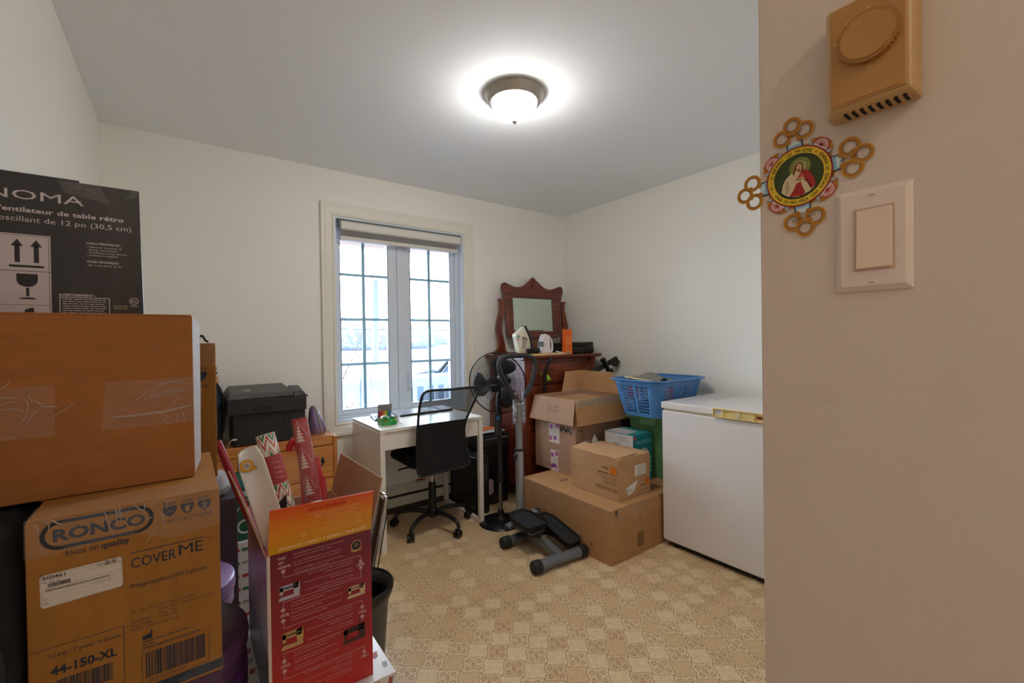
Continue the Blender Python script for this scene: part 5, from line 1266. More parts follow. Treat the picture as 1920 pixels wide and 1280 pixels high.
p = FX(hx - .0042, .0005); p.rect(-1.272, -1.238, .838, .862, (206, 206, 206)); p.text(-1.270, .851, .0085, 'DANBY', (70, 90, 150), w=.028, l=2, bold=.02); p.text(-1.267, .842, .0065, 'Deluxe', (70, 90, 150), w=.022, l=2); p.rect(-1.055, -1.02, .842, .856, (120, 34, 20), 2); p.build(fz, 'badges')
lb = TOP(.8722, .0005)
lbm = lb
lb.frame(2.63, 2.955, 1.425, 1.60, .002, (150, 148, 150)); 
for k in range(5): lb.lines(2.66, 2.92, 1.575 - k * .028, .014, (172, 172, 176), seed=k + 3)
lb.text(2.66, 1.44, .03, 'CONGELATEUR', (176, 178, 184), w=.24); lb.build(fz, 'lid_label')
tag(MB().hexa([(2.62, 1.42, .8726), (2.96, 1.42, .8726), (2.96, 1.445, .8726), (2.62, 1.445, .8726)], [(2.62, 1.42, .8734), (2.96, 1.42, .8734), (2.96, 1.445, .8734), (2.62, 1.445, .8734)]).build('paper_strip', mat('sheet_pale', (206, 206, 210), rough=.3), loc=(2.8, 1.43, .8725)), 'thin pale paper strip lying on the freezer lid', 'paper')
# ================================================================== PINE DRESSER AND PRINTER
M_pine = wood_material('honey_pine', (178, 104, 38), (214, 146, 68), axis=0, rough=.35, coat=.35)
M_pinev = wood_material('honey_pine_upright', (170, 98, 36), (206, 136, 60), axis=2, rough=.35, coat=.35)
pd = thing('pine_dresser', 'honey-coloured pine dresser with dark metal pulls left of the window', 'dresser', (.22, 2.95, 0))
px0, px1, py0, py1, pz = -.30, .748, 2.805, 3.12, .697
MB().box(px0, px1 - .028, py0 + .012, py1, pz - .024, pz).build('top', M_pine, pd, bevel=.004)
MB().prism([(px1 - .03, py0 + .004, 0), (px1 - .004, py0 + .004, 0), (px1 - .004, py1, 0), (px1 - .03, py1, 0)], (0, 0, 0), (0, 0, pz - .006)).build('side_panel', M_pinev, pd, bevel=.008, seg=3)
MB().box(px0, px0 + .026, py0 + .004, py1, 0, pz - .03).build('side_panel', M_pinev, pd, bevel=.004)
MB().box(px0 + .026, px1 - .03, py0 + .02, py1, .05, pz - .025).build('carcass', M_pinev, pd)
MB().box(px0 + .028, px1 - .031, py0 + .004, py0 + .024, pz - .056, pz - .0005).build('front_rail', M_pine, pd, bevel=.008, seg=3)
for k, (z0, z1) in enumerate(((.446, .636), (.248, .440), (.06, .242))):
    for j in (0, 1):
        x0 = px0 + .03 + j * .497; d_ = MB().box(x0, x0 + .491, py0 + .006, py0 + .03, z0, z1).build('drawer', M_pine, pd, bevel=.003)
        if True:
            xc = x0 + .395 if j else x0 + .12; zc = (z0 + z1) / 2 - .003
            h = MB(); h.tube(smoothline([(xc - .035, py0 + .002, zc + .012), (xc - .032, py0 - .014, zc + .002), (xc - .015, py0 - .022, zc - .012), (xc, py0 - .024, zc - .016), (xc + .015, py0 - .022, zc - .012), (xc + .032, py0 - .014, zc + .002), (xc + .035, py0 + .002, zc + .012)], 5), .0042, 8)
            for sg in (-1, 1):
                h.sphere((xc + sg * .035, py0 + .004, zc + .012), .011, 10, 8, (1, .5, 1.2)); h.sphere((xc + sg * .035, py0 + .004, zc + .028), .007, 8, 6, (1, .5, 1)); h.sphere((xc + sg * .043, py0 + .004, zc + .004), .006, 8, 6, (1, .5, 1))
            o = h.build('pull', M_black, smooth=50); o.parent = d_; o.location = -WL[d_.name]
pr = thing('printer', 'large black multifunction printer on the pine dresser', 'printer', (.38, 2.96, pz))
PZ = pz
M_prn = mat('printer_black', (40, 40, 43), rough=.5); M_prt = mat('printer_top', (84, 83, 82), rough=.55)
MB().box(.205, .568, 2.822, 3.10, PZ + .004, .872).build('body', M_prn, pr, bevel=.004)
MB().hexa([(.180, 2.80, .872), (.572, 2.80, .872), (.572, 3.11, .872), (.180, 3.11, .872)], [(.180, 2.80, .958), (.572, 2.80, .952), (.572, 3.11, .975), (.180, 3.11, .975)]).build('scanner_unit', M_prn, pr, bevel=.004)
MB().hexa([(.182, 2.800, .9585), (.502, 2.800, .9585), (.502, 3.11, .976), (.182, 3.11, .976)], [(.195, 2.815, .990), (.502, 2.805, .985), (.490, 3.11, 1.010), (.205, 3.11, 1.010)]).build('lid', M_prt, pr, bevel=.003)
MB().hexa([(.505, 2.800, .953), (.572, 2.800, .953), (.572, 3.0, .972), (.505, 3.0, .972)], [(.507, 2.812, .972), (.566, 2.812, .968), (.566, 3.0, .998), (.507, 3.0, 1.0)]).build('control_panel', M_blacks, pr, bevel=.002)
mb = MB()
for j in range(4):
    for i in range(3): mb.box(.516 + i * .016, .528 + i * .016, 2.84 + j * .022, 2.852 + j * .022, .974 + j * .0035, .979 + j * .0035)
mb.build('buttons', M_grey, pr)
MB().box(.205, .500, 2.797, 2.80, .876, .882).build('seam', M_blacks, pr)
MB().box(.298, .392, 2.7985, 2.803, .888, .912).build('tray_grip', M_blacks, pr, bevel=.003)
MB().box(.21, .49, 2.8205, 2.823, PZ + .01, .862).build('paper_tray', mat('tray_dark', (33, 33, 36), rough=.5), pr, bevel=.001)
MB().box(.452, .495, 2.8185, 2.822, .800, .850).build('side_slot', M_blacks, pr)
p = Print((.25, 2.9, .9985), (1, .0, 0), (0, 1, .08), .0006); p.rect(.012, .047, -.035, -.005, (196, 196, 190)); p.build(pr, 'sticker')
MB().lathe([(.004, 0), (.004, .012), (.007, .014), (.007, .018)], 12, (.572, 2.86, .945), (1, 0, 0)).build('side_catch', M_black, pr)
for x in (.22, .55):
    for y in (2.83, 3.08): MB().cyl((x, y, PZ), (x, y, PZ + .005), .01, 10).build('foot', M_black, pr)
# iridescent purse
sp_ = thing('sequin_pouch', 'shiny lilac pouch with a grey zip band beside the printer', 'pouch', (.655, 2.94, pz))
M_lil = mat('lilac_satin', (150, 124, 166), rough=.22, metal=.4, bump=.4, bs=30)
def ell(z, hx, hy, cx, cy): return [(cx + hx * math.cos(2 * PI * k / 24), cy + hy * math.sin(2 * PI * k / 24), z) for k in range(24)]
rings = [ell(pz + z, hx, hy, .656 + o, 2.935) for z, hx, hy, o in ((0, .048, .04, .002), (.012, .054, .046, .002), (.05, .050, .044, -.003), (.09, .040, .038, -.010), (.13, .030, .030, -.016), (.155, .022, .022, -.019), (.170, .012, .012, -.020), (.175, .003, .003, -.02))]
MB().loft(rings).build('bag', M_lil, sp_, smooth=60)
P = [(.656 + o + hx * .32, 2.935 - hy * .97, pz + z) for z, hx, hy, o in ((.0, .054, .046, .002), (.05, .051, .0455, -.003), (.09, .041, .0395, -.010), (.13, .031, .0315, -.016), (.155, .023, .024, -.019), (.172, .012, .012, -.020))]
mb = MB(); P = smoothline(P, 4)
A = [mb.v((q.x - .008, q.y - .001, q.z)) for q in P]; B = [mb.v((q.x + .008, q.y - .0005, q.z)) for q in P]
for i in range(len(P) - 1): mb.f([A[i], B[i], B[i + 1], A[i + 1]])
o = mb.build('zip_band', mat('zip_grey', (156, 150, 150), rough=.5), sp_, smooth=60); o.modifiers.new('s', 'SOLIDIFY').thickness = .002
# dark rounded bag left of the printer
bg = thing('dark_backpack', 'dark grey rounded backpack standing left of the printer, half hidden by boxes', 'backpack', (.06, 2.96, pz))
rings = []
for z, hx, hy in ((0, .10, .07), (.03, .12, .085), (.12, .128, .09), (.22, .130, .09), (.31, .118, .08), (.37, .09, .06), (.41, .045, .03), (.418, .01, .01)):
    rings.append([(.044 + x, 2.965 + y, pz + z) for x, y in rrect(hx, hy, min(hx, hy) * .6, 5)])
MB().loft(rings).build('bag', mat('bag_slate', (44, 50, 60), rough=.6, bump=.2, bs=60), bg, smooth=60)
MB().tube(smoothline([(.04, 2.88, pz + .40), (.13, 2.885, pz + .36), (.168, 2.89, pz + .26), (.168, 2.89, pz + .12), (.145, 2.885, pz + .03)], 6), .006, 8).build('piping', M_black, bg, smooth=50)
MB().tube([(.10, 2.93, pz + .40), (.125, 2.92, pz + .435), (.14, 2.92, pz + .40)], .008, 8).build('strap_loop', M_black, bg, smooth=50)
tag(MB().tube(smoothline([(.18, 2.80 + .05, pz + .003), (.19, 2.835, pz + .03), (.20, 2.815, pz + .045), (.215, 2.812, pz + .045)], 6), .003, 8).box(.2, .222, 2.809, 2.816, pz + .041, pz + .050).build('usb_cable', mat('cable_pale', (206, 202, 186), rough=.4), loc=(.2, 2.82, pz), smooth=50), 'short pale cable with a flat plug at the left of the printer', 'cable')

# ================================================================== FOREGROUND STACK, LEFT
def bin_round(name, label, cx, cy, r, z1, m_lid, m_body, cat):
    t = thing(name, label, cat, (cx, cy, 0))
    MB().lathe([(r * .78, 0), (r * .80, .01), (r * .90, z1 - .10), (r * .90, z1 - .085)], 48, (cx, cy, 0)).build('tub', m_body, t, smooth=40)
    MB().lathe([(r * .91, z1 - .09), (r * .965, z1 - .088), (r * .965, z1 - .05), (r * .99, z1 - .046), (r, z1 - .028), (r * .985, z1 - .008), (r * .93, z1 - .003), (r * .55, z1)], 64, (cx, cy, 0)).build('lid', m_lid, t, smooth=30)
    return t
b1 = bin_round('round_purple_bin', 'deep plum round lidded bin right under the printed ochre carton', -.052, 1.345, .176, .5585, mat('plum_plastic', (86, 56, 88), rough=.35), mat('ribbed_grey', (70, 66, 74), rough=.45), 'bin')
p = TOP(.556, .0006); p.frame(.078, .100, 1.325, 1.365, .0016, (70, 44, 72)); p.ring(.089, 1.345, .006, .008, (66, 40, 68)); p.build(b1, 'embossed_mark')
mb = MB()
for k in range(40):
    a = 2 * PI * k / 40; mb.tube([(-.052 + .1395 * math.cos(a), 1.345 + .1395 * math.sin(a), .02), (-.052 + .158 * math.cos(a), 1.345 + .158 * math.sin(a), .44)], .004, 5)
mb.build('ribs', MATS['ribbed_grey'], b1)
MB().lathe([(.160, .40), (.172, .405), (.172, .462), (.160, .466)], 64, (-.052, 1.345, 0), caps=False).build('purple_band', mat('purple_band', (92, 52, 116), rough=.35), b1, smooth=40)
b2 = bin_round('round_purple_bin', 'lavender round lidded bin behind the deep plum bin', -.035, 1.735, .160, .520, mat('lavender_plastic', (150, 122, 176), rough=.3), mat('lav_tub', (178, 170, 190), rough=.4), 'bin')
p = TOP(.5176, .0006); p.frame(.078, .098, 1.715, 1.750, .0016, (128, 100, 152)); p.build(b2, 'embossed_mark')
rc = carton('printed_carton', 'ochre carton of lab coats with navy lettering and a white shipping label', -.234, .056, 1.150, 1.555, .559, .9535, M_card_ro, cat='carton')
NAVY = (34, 46, 66)
p = FY(1.150, .0006)
# stadium logo
def stadium(p, a0, a1, b0, b1, w_, c, sk=0.0):
    r = (b1 - b0) / 2; pts = []
    for i in range(17): t = math.radians(90 + 180 * i / 16); pts.append((a0 + r + r * math.cos(t), (b0 + b1) / 2 + r * math.sin(t)))
    for i in range(17): t = math.radians(-90 + 180 * i / 16); pts.append((a1 - r + r * math.cos(t), (b0 + b1) / 2 + r * math.sin(t)))
    p.line(pts, w_, c, closed=True)
stadium(p, -.212, -.058, .897, .944, .0065, NAVY)
p.text(-.200, .9095, .030, 'RONCO', NAVY, w=.132, bold=.035)
p.text(-.183, .879, .0165, 'focus on', NAVY, w=.046); p.text(-.134, .879, .0165, 'quality', NAVY, w=.042, bold=.02)
for k, tx in enumerate(('SHIELD', 'HAND', 'BODY')):
    a = -.029 + k * .0292; p.text(a, .9385, .0072, tx, NAVY, w=.021, align='C', bold=.02)
    p.poly([(a - .0115, .934), (a - .006, .9355), (a, .9345), (a + .006, .9355), (a + .0115, .934), (a + .011, .925), (a + .006, .917), (a, .913), (a - .006, .917), (a - .011, .925)], NAVY)
    cc = (160, 116, 66)
    if k == 0: p.text(a, .922, .006, 'PPE', cc, l=2, align='C')
    elif k == 1: p.poly([(a - .003, .918), (a + .003, .918), (a + .004, .926), (a + .003, .932), (a, .928), (a - .003, .931), (a - .004, .925)], cc, 2)
    else: p.line([(a, .931), (a, .923), (a - .003, .917)], .0016, cc, 2); p.line([(a, .923), (a + .003, .917)], .0016, cc, 2); p.line([(a - .005, .928), (a, .926), (a + .005, .928)], .0014, cc, 2); p.disc(a, .9325, .0015, cc, 2, n=10)
p.text(-.0405, .9005, .0115, 'PROTECTION', NAVY, w=.081)
p.text(-.092, .826, .0285, 'COVER', NAVY, w=.072, bold=.004); p.text(-.018, .829, .0315, 'M', NAVY, w=.026); p.text(.0095, .829, .0315, 'E', NAVY, w=.0155); p.rect(-.092, .0265, .8555, .8572, NAVY); p.text(.029, .852, .0055, 'TM', NAVY)
p.text(-.0925, .7865, .0125, 'Polypropylene (PP) Labcoat', NAVY, w=.124)
p.text(-.093, .7375, .0068, 'Qty / Qté / Cant:', NAVY, w=.040); p.text(-.050, .7375, .0068, '25 x 1 bag / sac / bolsa', NAVY, w=.058); p.text(-.050, .729, .0068, '25 pcs / pièce / Cartón / Caisse // Cartón', NAVY, w=.094)
p.text(-.093, .7175, .0066, 'Net Weight:', NAVY, w=.030); p.text(-.050, .7205, .0066, '3 Kg / 7 lb', NAVY, w=.026); p.text(-.093, .7095, .0066, 'Gross Weight:', NAVY, w=.034); p.text(-.050, .7125, .0066, '3.5 Kg / 8 lb', NAVY, w=.030); p.text(-.093, .7015, .0066, 'Item # / # d’article: 44-150-XL', NAVY, w=.076)
p.poly([(-.076, .6775), (-.061, .6775), (-.061, .694), (-.0635, .694), (-.0635, .686), (-.068, .689), (-.068, .685), (-.072, .688), (-.072, .684), (-.076, .687)], NAVY)
for k, wd in enumerate((.076, .018, .094)): p.lines(-.076, -.076 + wd, .6725 - k * .0062, .0044, NAVY, seed=k)
p.frame(-.078, .033, .588, .658, .0007, NAVY); p.bars(-.072, .027, .600, .650, NAVY, 5); p.text(-.068, .5915, .0068, '(01)0068055002224', NAVY, w=.060)
p.rect(-.238 + .006, -.104, .7170, .7180, NAVY); p.rect(-.1045, -.1035, .565, .7180, NAVY)
p.text(-.2085, .6985, .0115, 'X-Large / T grand / X-Grande', NAVY, w=.100)
p.text(-.205, .6655, .0225, '44-150-XL', NAVY, w=.091, bold=.03)
p.bars(-.197, -.120, .622, .655, NAVY, 9); p.text(-.190, .613, .007, '44150-XL-0224', NAVY, w=.06)
p.poly([(-.072, .5635), (.0555, .5660), (.0555, .5855), (-.066, .5835)], NAVY)
# shipping label
p.build(rc, 'printing')
p = FY(1.150, .0010)
ca_, sa_ = math.cos(math.radians(1)), math.sin(math.radians(1))
p.poly([(-.2165, .849), (-.2105, .8525), (-.107, .8555), (-.1045, .851), (-.1035, .801), (-.106, .797), (-.2125, .7925), (-.2160, .797)], (212, 200, 190), 1)
LK = (60, 58, 62)
p.text(-.213, .8445, .0082, 'SGI461', LK, w=.030, bold=.02, l=2); p.line([(-.139, .8545), (-.139, .8465), (-.106, .8475)], .0006, LK, 2); p.text(-.137, .849, .0036, 'QTY', LK, l=2)
p.line([(-.129, .8525), (-.126, .8545), (-.123, .852), (-.128, .848), (-.122, .8485)], .0011, (26, 26, 30), 3); p.line([(-.112, .8545), (-.118, .8535), (-.1185, .8505), (-.114, .851), (-.1145, .8475), (-.119, .8475)], .0011, (26, 26, 30), 3)
for b in (.8425, .8285, .8215, .8135, .8045): p.line([(-.2145, b), (-.1045, b + .002)], .0004, (150, 144, 140), 2)
p.text(-.213, .8375, .0044, '44- 150 -XL', LK, w=.024, l=2); p.bars(-.206, -.176, .8295, .8365, LK, 3, 2); p.text(-.209, .8225, .0048, 'DISPOSABLE LABCOAT SIZE X-LARGE WHITE', LK, w=.086, bold=.015, l=2)
p.text(-.150, .8165, .0036, 'CASE 25/CS 1 EA', LK, w=.03, l=2); p.text(-.213, .8075, .004, 'PO:', LK, l=2); p.text(-.213, .7995, .0044, 'LPN:', LK, l=2)
p.frame(-.2145, -.1055, .7965, .8515, .0003, (120, 112, 110), 2); p.build(rc, 'shipping_label')
mb = MB(); e = .0016
tq(mb, (-.235, 1.150 - e, .885), (-.235, 1.150 - e, .955), (.0575, 1.150 - e, .955), (.0575, 1.150 - e, .878), (-.03, 1.150 - e, .870), (-.09, 1.150 - e, .895)); tq(mb, (-.235, 1.150 - e, .9545), (.0575, 1.150 - e, .9545), (.0575, 1.24, .9548), (-.235, 1.24, .9548)); tq(mb, (.0575, 1.150 - e, .878), (.0575, 1.150 - e, .955), (.0575, 1.55, .955), (.0575, 1.55, .878))
mb.build('packing_tape', M_wrap, rc)
mb = MB(); tq(mb, (-.02, 1.150 - e, .563), (.0575, 1.150 - e, .563), (.0575, 1.150 - e, .60), (-.02, 1.150 - e, .575)); mb.build('lower_tape', M_film, rc)
creases(rc, [[(-0.131, 0.952), (-0.126, 0.942), (-0.125, 0.932), (-0.12, 0.914), (-0.115, 0.897)], [(-0.114, 0.953), (-0.111, 0.941), (-0.11, 0.918)], [(-0.07, 0.952), (-0.068, 0.944), (-0.071, 0.935)], [(-0.06, 0.94), (-0.055, 0.948), (-0.044, 0.953)], [(-0.039, 0.952), (-0.032, 0.942), (-0.036, 0.93)], [(-0.105, 0.953), (-0.106, 0.943), (-0.101, 0.929)], [(-0.047, 0.932), (-0.039, 0.91), (-0.038, 0.882)], [(-0.051, 0.903), (-0.061, 0.882), (-0.067, 0.873)], [(-0.222, 0.95), (-0.217, 0.94), (-0.217, 0.925)], [(-0.208, 0.952), (-0.203, 0.942), (-0.204, 0.93)], [(-0.201, 0.952), (-0.193, 0.944), (-0.184, 0.938)], [(-0.085, 0.952), (-0.078, 0.943), (-0.068, 0.934)], [(-0.111, 0.951), (-0.104, 0.926)], [(-0.066, 0.917), (-0.056, 0.921)]], 1.150)
# big brown carton on it
br = carton('brown_carton', 'large plain brown carton with clear tape, on top of the navy-printed ochre carton', -.336, .016, 1.285, 1.545, .955, 1.336, M_card_dk, cat='carton')
MB().slab([(.0165, 1.300, .96), (.031, 1.42, .965), (.034, 1.42, 1.318), (.0165, 1.300, 1.334)], -.003).build('side_flap', mat('white_lined_card', (170, 158, 150), rough=.6), br, bevel=.0008)
mb = MB(); y = 1.285 - .0012
tq(mb, (-.145, y, 1.085), (.017, y, 1.085), (.017, y, 1.190), (-.137, y, 1.188)); tq(mb, (-.336, y, 1.085), (-.215, y, 1.083), (-.215, y, 1.188), (-.336, y, 1.188)); tq(mb, (.017, y, 1.085), (.0350, 1.418, 1.09), (.0350, 1.418, 1.19), (.017, y, 1.190))
mb.build('packing_tape', M_wrap, br)
creases(br, [[(-0.092, 1.136), (-0.089, 1.142), (-0.07, 1.16), (-0.039, 1.177), (-0.01, 1.185), (0.002, 1.19)], [(-0.086, 1.14), (-0.058, 1.149), (-0.024, 1.156), (0.009, 1.163)], [(-0.058, 1.175), (-0.031, 1.18), (0.001, 1.178)], [(-0.066, 1.153), (-0.034, 1.16), (-0.005, 1.163)], [(-0.022, 1.125), (-0.019, 1.137), (-0.007, 1.142)], [(-0.043, 1.101), (-0.033, 1.086), (-0.025, 1.092)], [(-0.056, 1.119), (-0.03, 1.099)], [(-0.016, 1.087), (-0.014, 1.108)], [(-0.007, 1.114), (-0.001, 1.089)], [(-0.29, 1.153), (-0.278, 1.158), (-0.269, 1.158)], [(-0.289, 1.167), (-0.27, 1.167)], [(-0.289, 1.184), (-0.281, 1.192), (-0.276, 1.2)], [(-0.26, 1.17), (-0.252, 1.155), (-0.253, 1.14), (-0.255, 1.132)], [(-0.244, 1.16), (-0.232, 1.149)], [(-0.252, 1.17), (-0.245, 1.154)], [(-0.236, 1.146), (-0.209, 1.143)], [(-0.184, 1.148), (-0.201, 1.135), (-0.22, 1.121)], [(-0.237, 1.142), (-0.247, 1.128), (-0.257, 1.106)], [(-0.269, 1.109), (-0.257, 1.123), (-0.243, 1.139)], [(-0.29, 1.145), (-0.269, 1.144), (-0.259, 1.138)]], 1.285)
creases(br, [[(-.125, 1.112), (-.096, 1.111), (-.071, 1.112), (-.033, 1.115), (.014, 1.125)]], 1.285, .0020)
# fan carton standing on it
M_fc = mat('black_card', (40, 34, 36), rough=.35, coat=.25, var=.25, vs=3, vscale=(14, 1, .6))
fc = thing('fan_carton', 'black printed fan carton with handling symbols on top of the brown carton', 'carton', (-.208, 1.50, 1.3365))
MB().hexa([(-.336, 1.420, 1.3365), (-.078, 1.420, 1.3365), (-.094, 1.60, 1.3365), (-.336, 1.60, 1.3365)], [(-.336, 1.420, 1.645), (-.083, 1.420, 1.645), (-.098, 1.60, 1.645), (-.336, 1.60, 1.645)]).build('box_body', M_fc, fc, bevel=.002)
MB().box(-.336, -.19, 1.422, 1.50, 1.6455, 1.650).build('top_flap', M_fc, fc)
WT = (206, 194, 196); p = FY(1.420, .0005)
p.text(-.338, 1.5915, .029, 'NOMA', WT, w=.156); p.text(-.191, 1.600, .0042, 'MC', WT)
p.text(-.3235, 1.5635, .0148, 'Ventilateur de table rétro', WT, w=.211, bold=.02); p.text(-.3175, 1.5425, .0165, 'oscillant de 12 po (30,5 cm)', WT, w=.2185)
p.rect(-.335, -.238, 1.3375, 1.5145, WT); BK = (44, 38, 44)
p.line([(-.2410, 1.339), (-.2410, 1.511)], .0008, BK, 2); p.line([(-.335, 1.5115), (-.2410, 1.5115)], .0008, BK, 2); p.line([(-.3175, 1.5115), (-.3175, 1.339)], .0008, BK, 2)
p.rect(-.335, -.238, 1.4330, 1.4342, BK, 2); p.rect(-.335, -.238, 1.3585, 1.3592, BK, 2)
for a in (-.2895, -.2605): p.rect(a - .004, a + .004, 1.4525, 1.490, BK, 2); p.poly([(a - .0095, 1.488), (a + .0095, 1.488), (a, 1.5035)], BK, 2)
p.rect(-.302, -.249, 1.4415, 1.4465, BK, 2)
p.poly([(-.2915, 1.4275), (-.2590, 1.4275), (-.2590, 1.412), (-.262, 1.4045), (-.268, 1.400), (-.275, 1.3985), (-.2825, 1.400), (-.2885, 1.4045), (-.2915, 1.412)], BK, 2)
p.rect(-.2775, -.2725, 1.3785, 1.3965, BK, 2); p.poly([(-.2895, 1.3715), (-.2605, 1.3715), (-.265, 1.3745), (-.275, 1.376), (-.285, 1.3745)], BK, 2)
p.poly([(-.281, 1.340), (-.266, 1.340), (-.266, 1.353), (-.270, 1.353), (-.2795, 1.349)], BK, 2)
p.text(-.180, 1.5045, .0062, 'CARACTÉRISTIQUES :', WT, w=.062, bold=.025)
for k, tx in enumerate(('• Idéal pour les pièces de', '  petites dimensions', '• Oscillation à large spectre', '• Inclinaison réglable')): p.text(-.1795, 1.4965 - k * .0064, .0054, tx, WT, w=(.063, .054, .071, .055)[k])
p.text(-.1785, 1.4615, .0062, 'FICHE TECHNIQUE :', WT, w=.057, bold=.025); p.text(-.1785, 1.4535, .0056, '120 V CA, 60 Hz, 45 W', WT, w=.060)
p.text(-.2265, 1.3815, .0076, 'AVERTISSEMENT :', WT, w=.061, bold=.025); p.frame(-.2258, -.1405, 1.338, 1.3795, .0016, WT)
for k in range(7): p.lines(-.221, -.147, 1.3735 - k * .0052, .0038, WT, seed=k + 2)
p.frame(-.1335, -.1095, 1.3535, 1.3625, .0008, (176, 158, 130)); p.text(-.132, 1.3555, .0072, '054720', (176, 158, 130), w=.021)
p.ring(-.0965, 1.3735, .0078, .0088, WT); p.ring(-.0965, 1.3735, .0060, .0065, WT); p.text(-.0965, 1.3705, .0078, 'ETL', WT, w=.0115, bold=.02, align='C'); p.text(-.0965, 1.3605, .0034, 'Intertek', WT, w=.016, align='C', bold=.03)
p.build(fc, 'printing')
mb = MB(); y = 1.420 - .0018
tq(mb, (-.215, y, 1.618), (-.135, y, 1.602), (-.155, y, 1.645), (-.225, y, 1.6455)); tq(mb, (-.225, y, 1.6462), (-.155, y, 1.6462), (-.16, 1.49, 1.651), (-.225, 1.49, 1.651)); tq(mb, (-.108, y, 1.622), (-.086, y, 1.625), (-.085, y, 1.6455), (-.097, y, 1.642)); mb.build('packing_tape', M_wrap, fc)
# second stack behind
c2 = carton('stacked_carton', 'ochre carton under the second lab-coat carton, hidden behind the front stack', -.336, .05, 1.60, 1.90, .5205, .86, M_card_ro, cat='carton')
r2 = carton('printed_carton', 'second ochre carton with a navy shield mark, behind the big brown carton', -.214, .0765, 1.62, 2.02, .8605, 1.268, M_card_ro, cat='carton')
p = FY(1.62, .0006); a = .039
p.text(a, 1.190, .0090, 'BODY', NAVY, w=.028, align='C', bold=.02); p.poly([(a - .015, 1.182), (a, 1.183), (a + .015, 1.182), (a + .014, 1.170), (a + .008, 1.160), (a, 1.154), (a - .008, 1.160), (a - .014, 1.170)], NAVY)
p.text(-.062, 1.136, .013, 'PROTECTION', NAVY, w=.116); p.text(-.10, 1.04, .03, 'COVERME', NAVY, w=.13); p.text(.048, .966, .008, 'USA', NAVY); p.build(r2, 'printing')
mb = MB(); tq(mb, (.02, 1.6185, 1.20), (.078, 1.6185, 1.20), (.078, 1.6185, 1.269), (.02, 1.6185, 1.269)); mb.build('packing_tape', M_wrap, r2)
tag(MB().tube(smoothline([(.035, 1.66, 1.271), (.038, 1.655, 1.288), (.046, 1.65, 1.290), (.052, 1.65, 1.278), (.060, 1.648, 1.272)], 5), .0035, 8).build('cable_end', M_black, loc=(.04, 1.66, 1.2685), smooth=50), 'tiny black cable end curling over the top of the rear carton', 'cable')
# torn cardboard scrap and dark cap poking out at the right of the rear carton
ts = thing('torn_box_corner', 'torn scrap of brown cardboard with a black knob sticking out beside the rear carton', 'cardboard scrap', (.11, 2.10, 1.0))
MB().hexa([(.078, 2.06, 1.108), (.108, 2.08, 1.113), (.112, 2.12, 1.113), (.075, 2.12, 1.108)], [(.077, 2.06, 1.142), (.101, 2.08, 1.140), (.106, 2.12, 1.142), (.075, 2.12, 1.142)]).build('scrap', M_card, ts, bevel=.002)
MB().sphere((.088, 2.09, 1.168), .014, 14, 10).tube([(.085, 2.09, .70), (.085, 2.09, 1.165)], .005, 8).build('knobbed_rod', M_dkgrey, ts, smooth=60)
MB().box(.05, .12, 2.05, 2.13, .69, .71).build('rod_base', M_black, ts)
# black bag hanging at the far left
bb = thing('black_duffel_bag', 'black fabric bag with a looped strap squeezed against the left wall', 'bag', (-.29, 1.33, 0))
rings = []
for z, hx, hy in ((.0, .040, .13), (.05, .050, .16), (.40, .052, .17), (.70, .051, .165), (.86, .047, .15), (.92, .035, .12), (.945, .015, .08)):
    rings.append([(-.288 + x * 1.0, 1.30 + y, z) for x, y in rrect(hx, hy, min(hx, hy) * .8, 5)])
M_duf = mat('duffel_black', (24, 22, 26), rough=.85, bump=.5, bs=18)
MB().loft(rings).build('bag', M_duf, bb, smooth=60)
MB().tube(smoothline([(-.31, 1.125, .90), (-.285, 1.115, .80), (-.268, 1.12, .74), (-.265, 1.118, .64), (-.285, 1.115, .58), (-.30, 1.11, .50)], 6), .012, 8).build('strap', mat('strap_grey', (48, 48, 50), rough=.8), bb, smooth=50)
# ================================================================== THINGS IN THE NARROW GAP
pb = tag(MB().box(.02, .153, 1.99, 2.12, 0, .675).build('plum_box', mat('plum_card', (66, 52, 62), rough=.4), loc=(.09, 2.05, 0), bevel=.002), 'dark plum upright carton in the gap left of the red box', 'carton')
pl = MB(); rd = random.Random(3)
pts = []
for j in range(9):
    r = []
    for k in range(16):
        a = 2 * PI * k / 16; q = .75 + .35 * mnoise.noise(Vector((math.cos(a) * 2, math.sin(a) * 2, j * .7))); rr = math.sin(PI * (j + .4) / 9) ** .7
        r.append((.100 + .062 * rr * q * math.cos(a), 2.05 + .055 * rr * q * math.sin(a), .676 + .095 * j / 8 + .012 * mnoise.noise(Vector((a, j, 1)))))
    pts.append(r)
tag(pl.loft(pts).build('plastic_bag', mat('pale_plastic', (196, 206, 220), rough=.15, bump=.4, bs=40, coat=.5), loc=(.10, 2.05, .675), smooth=60), 'crumpled shiny pale plastic bag on the dark plum carton', 'plastic bag')
gb = thing('sample_carton', 'white carton with red and green squares beside the dark plum carton', 'carton', (.19, 2.26, 0))
MB().box(.10, .27, 2.16, 2.36, 0, .43).build('box_body', mat('white_card', (222, 216, 220), rough=.4), gb, bevel=.001)
p = FY(2.16, .0006); rd = random.Random(5)
for k in range(7):
    for j in range(2): p.rect(.150 + j * .03, .172 + j * .03, .395 - k * .055, .408 - k * .055, ((190, 60, 56), (70, 130, 84), (176, 160, 140))[(k + j) % 3], 2)
p.build(gb, 'coloured_squares')
tl = thing('green_printed_box', 'dark green and teal printed box standing on the white carton', 'box', (.19, 2.24, .4305))
MB().box(.13, .26, 2.18, 2.32, .4305, .69).build('box_body', mat('bottle_green', (20, 84, 54), rough=.35, coat=.3), tl, bevel=.001)
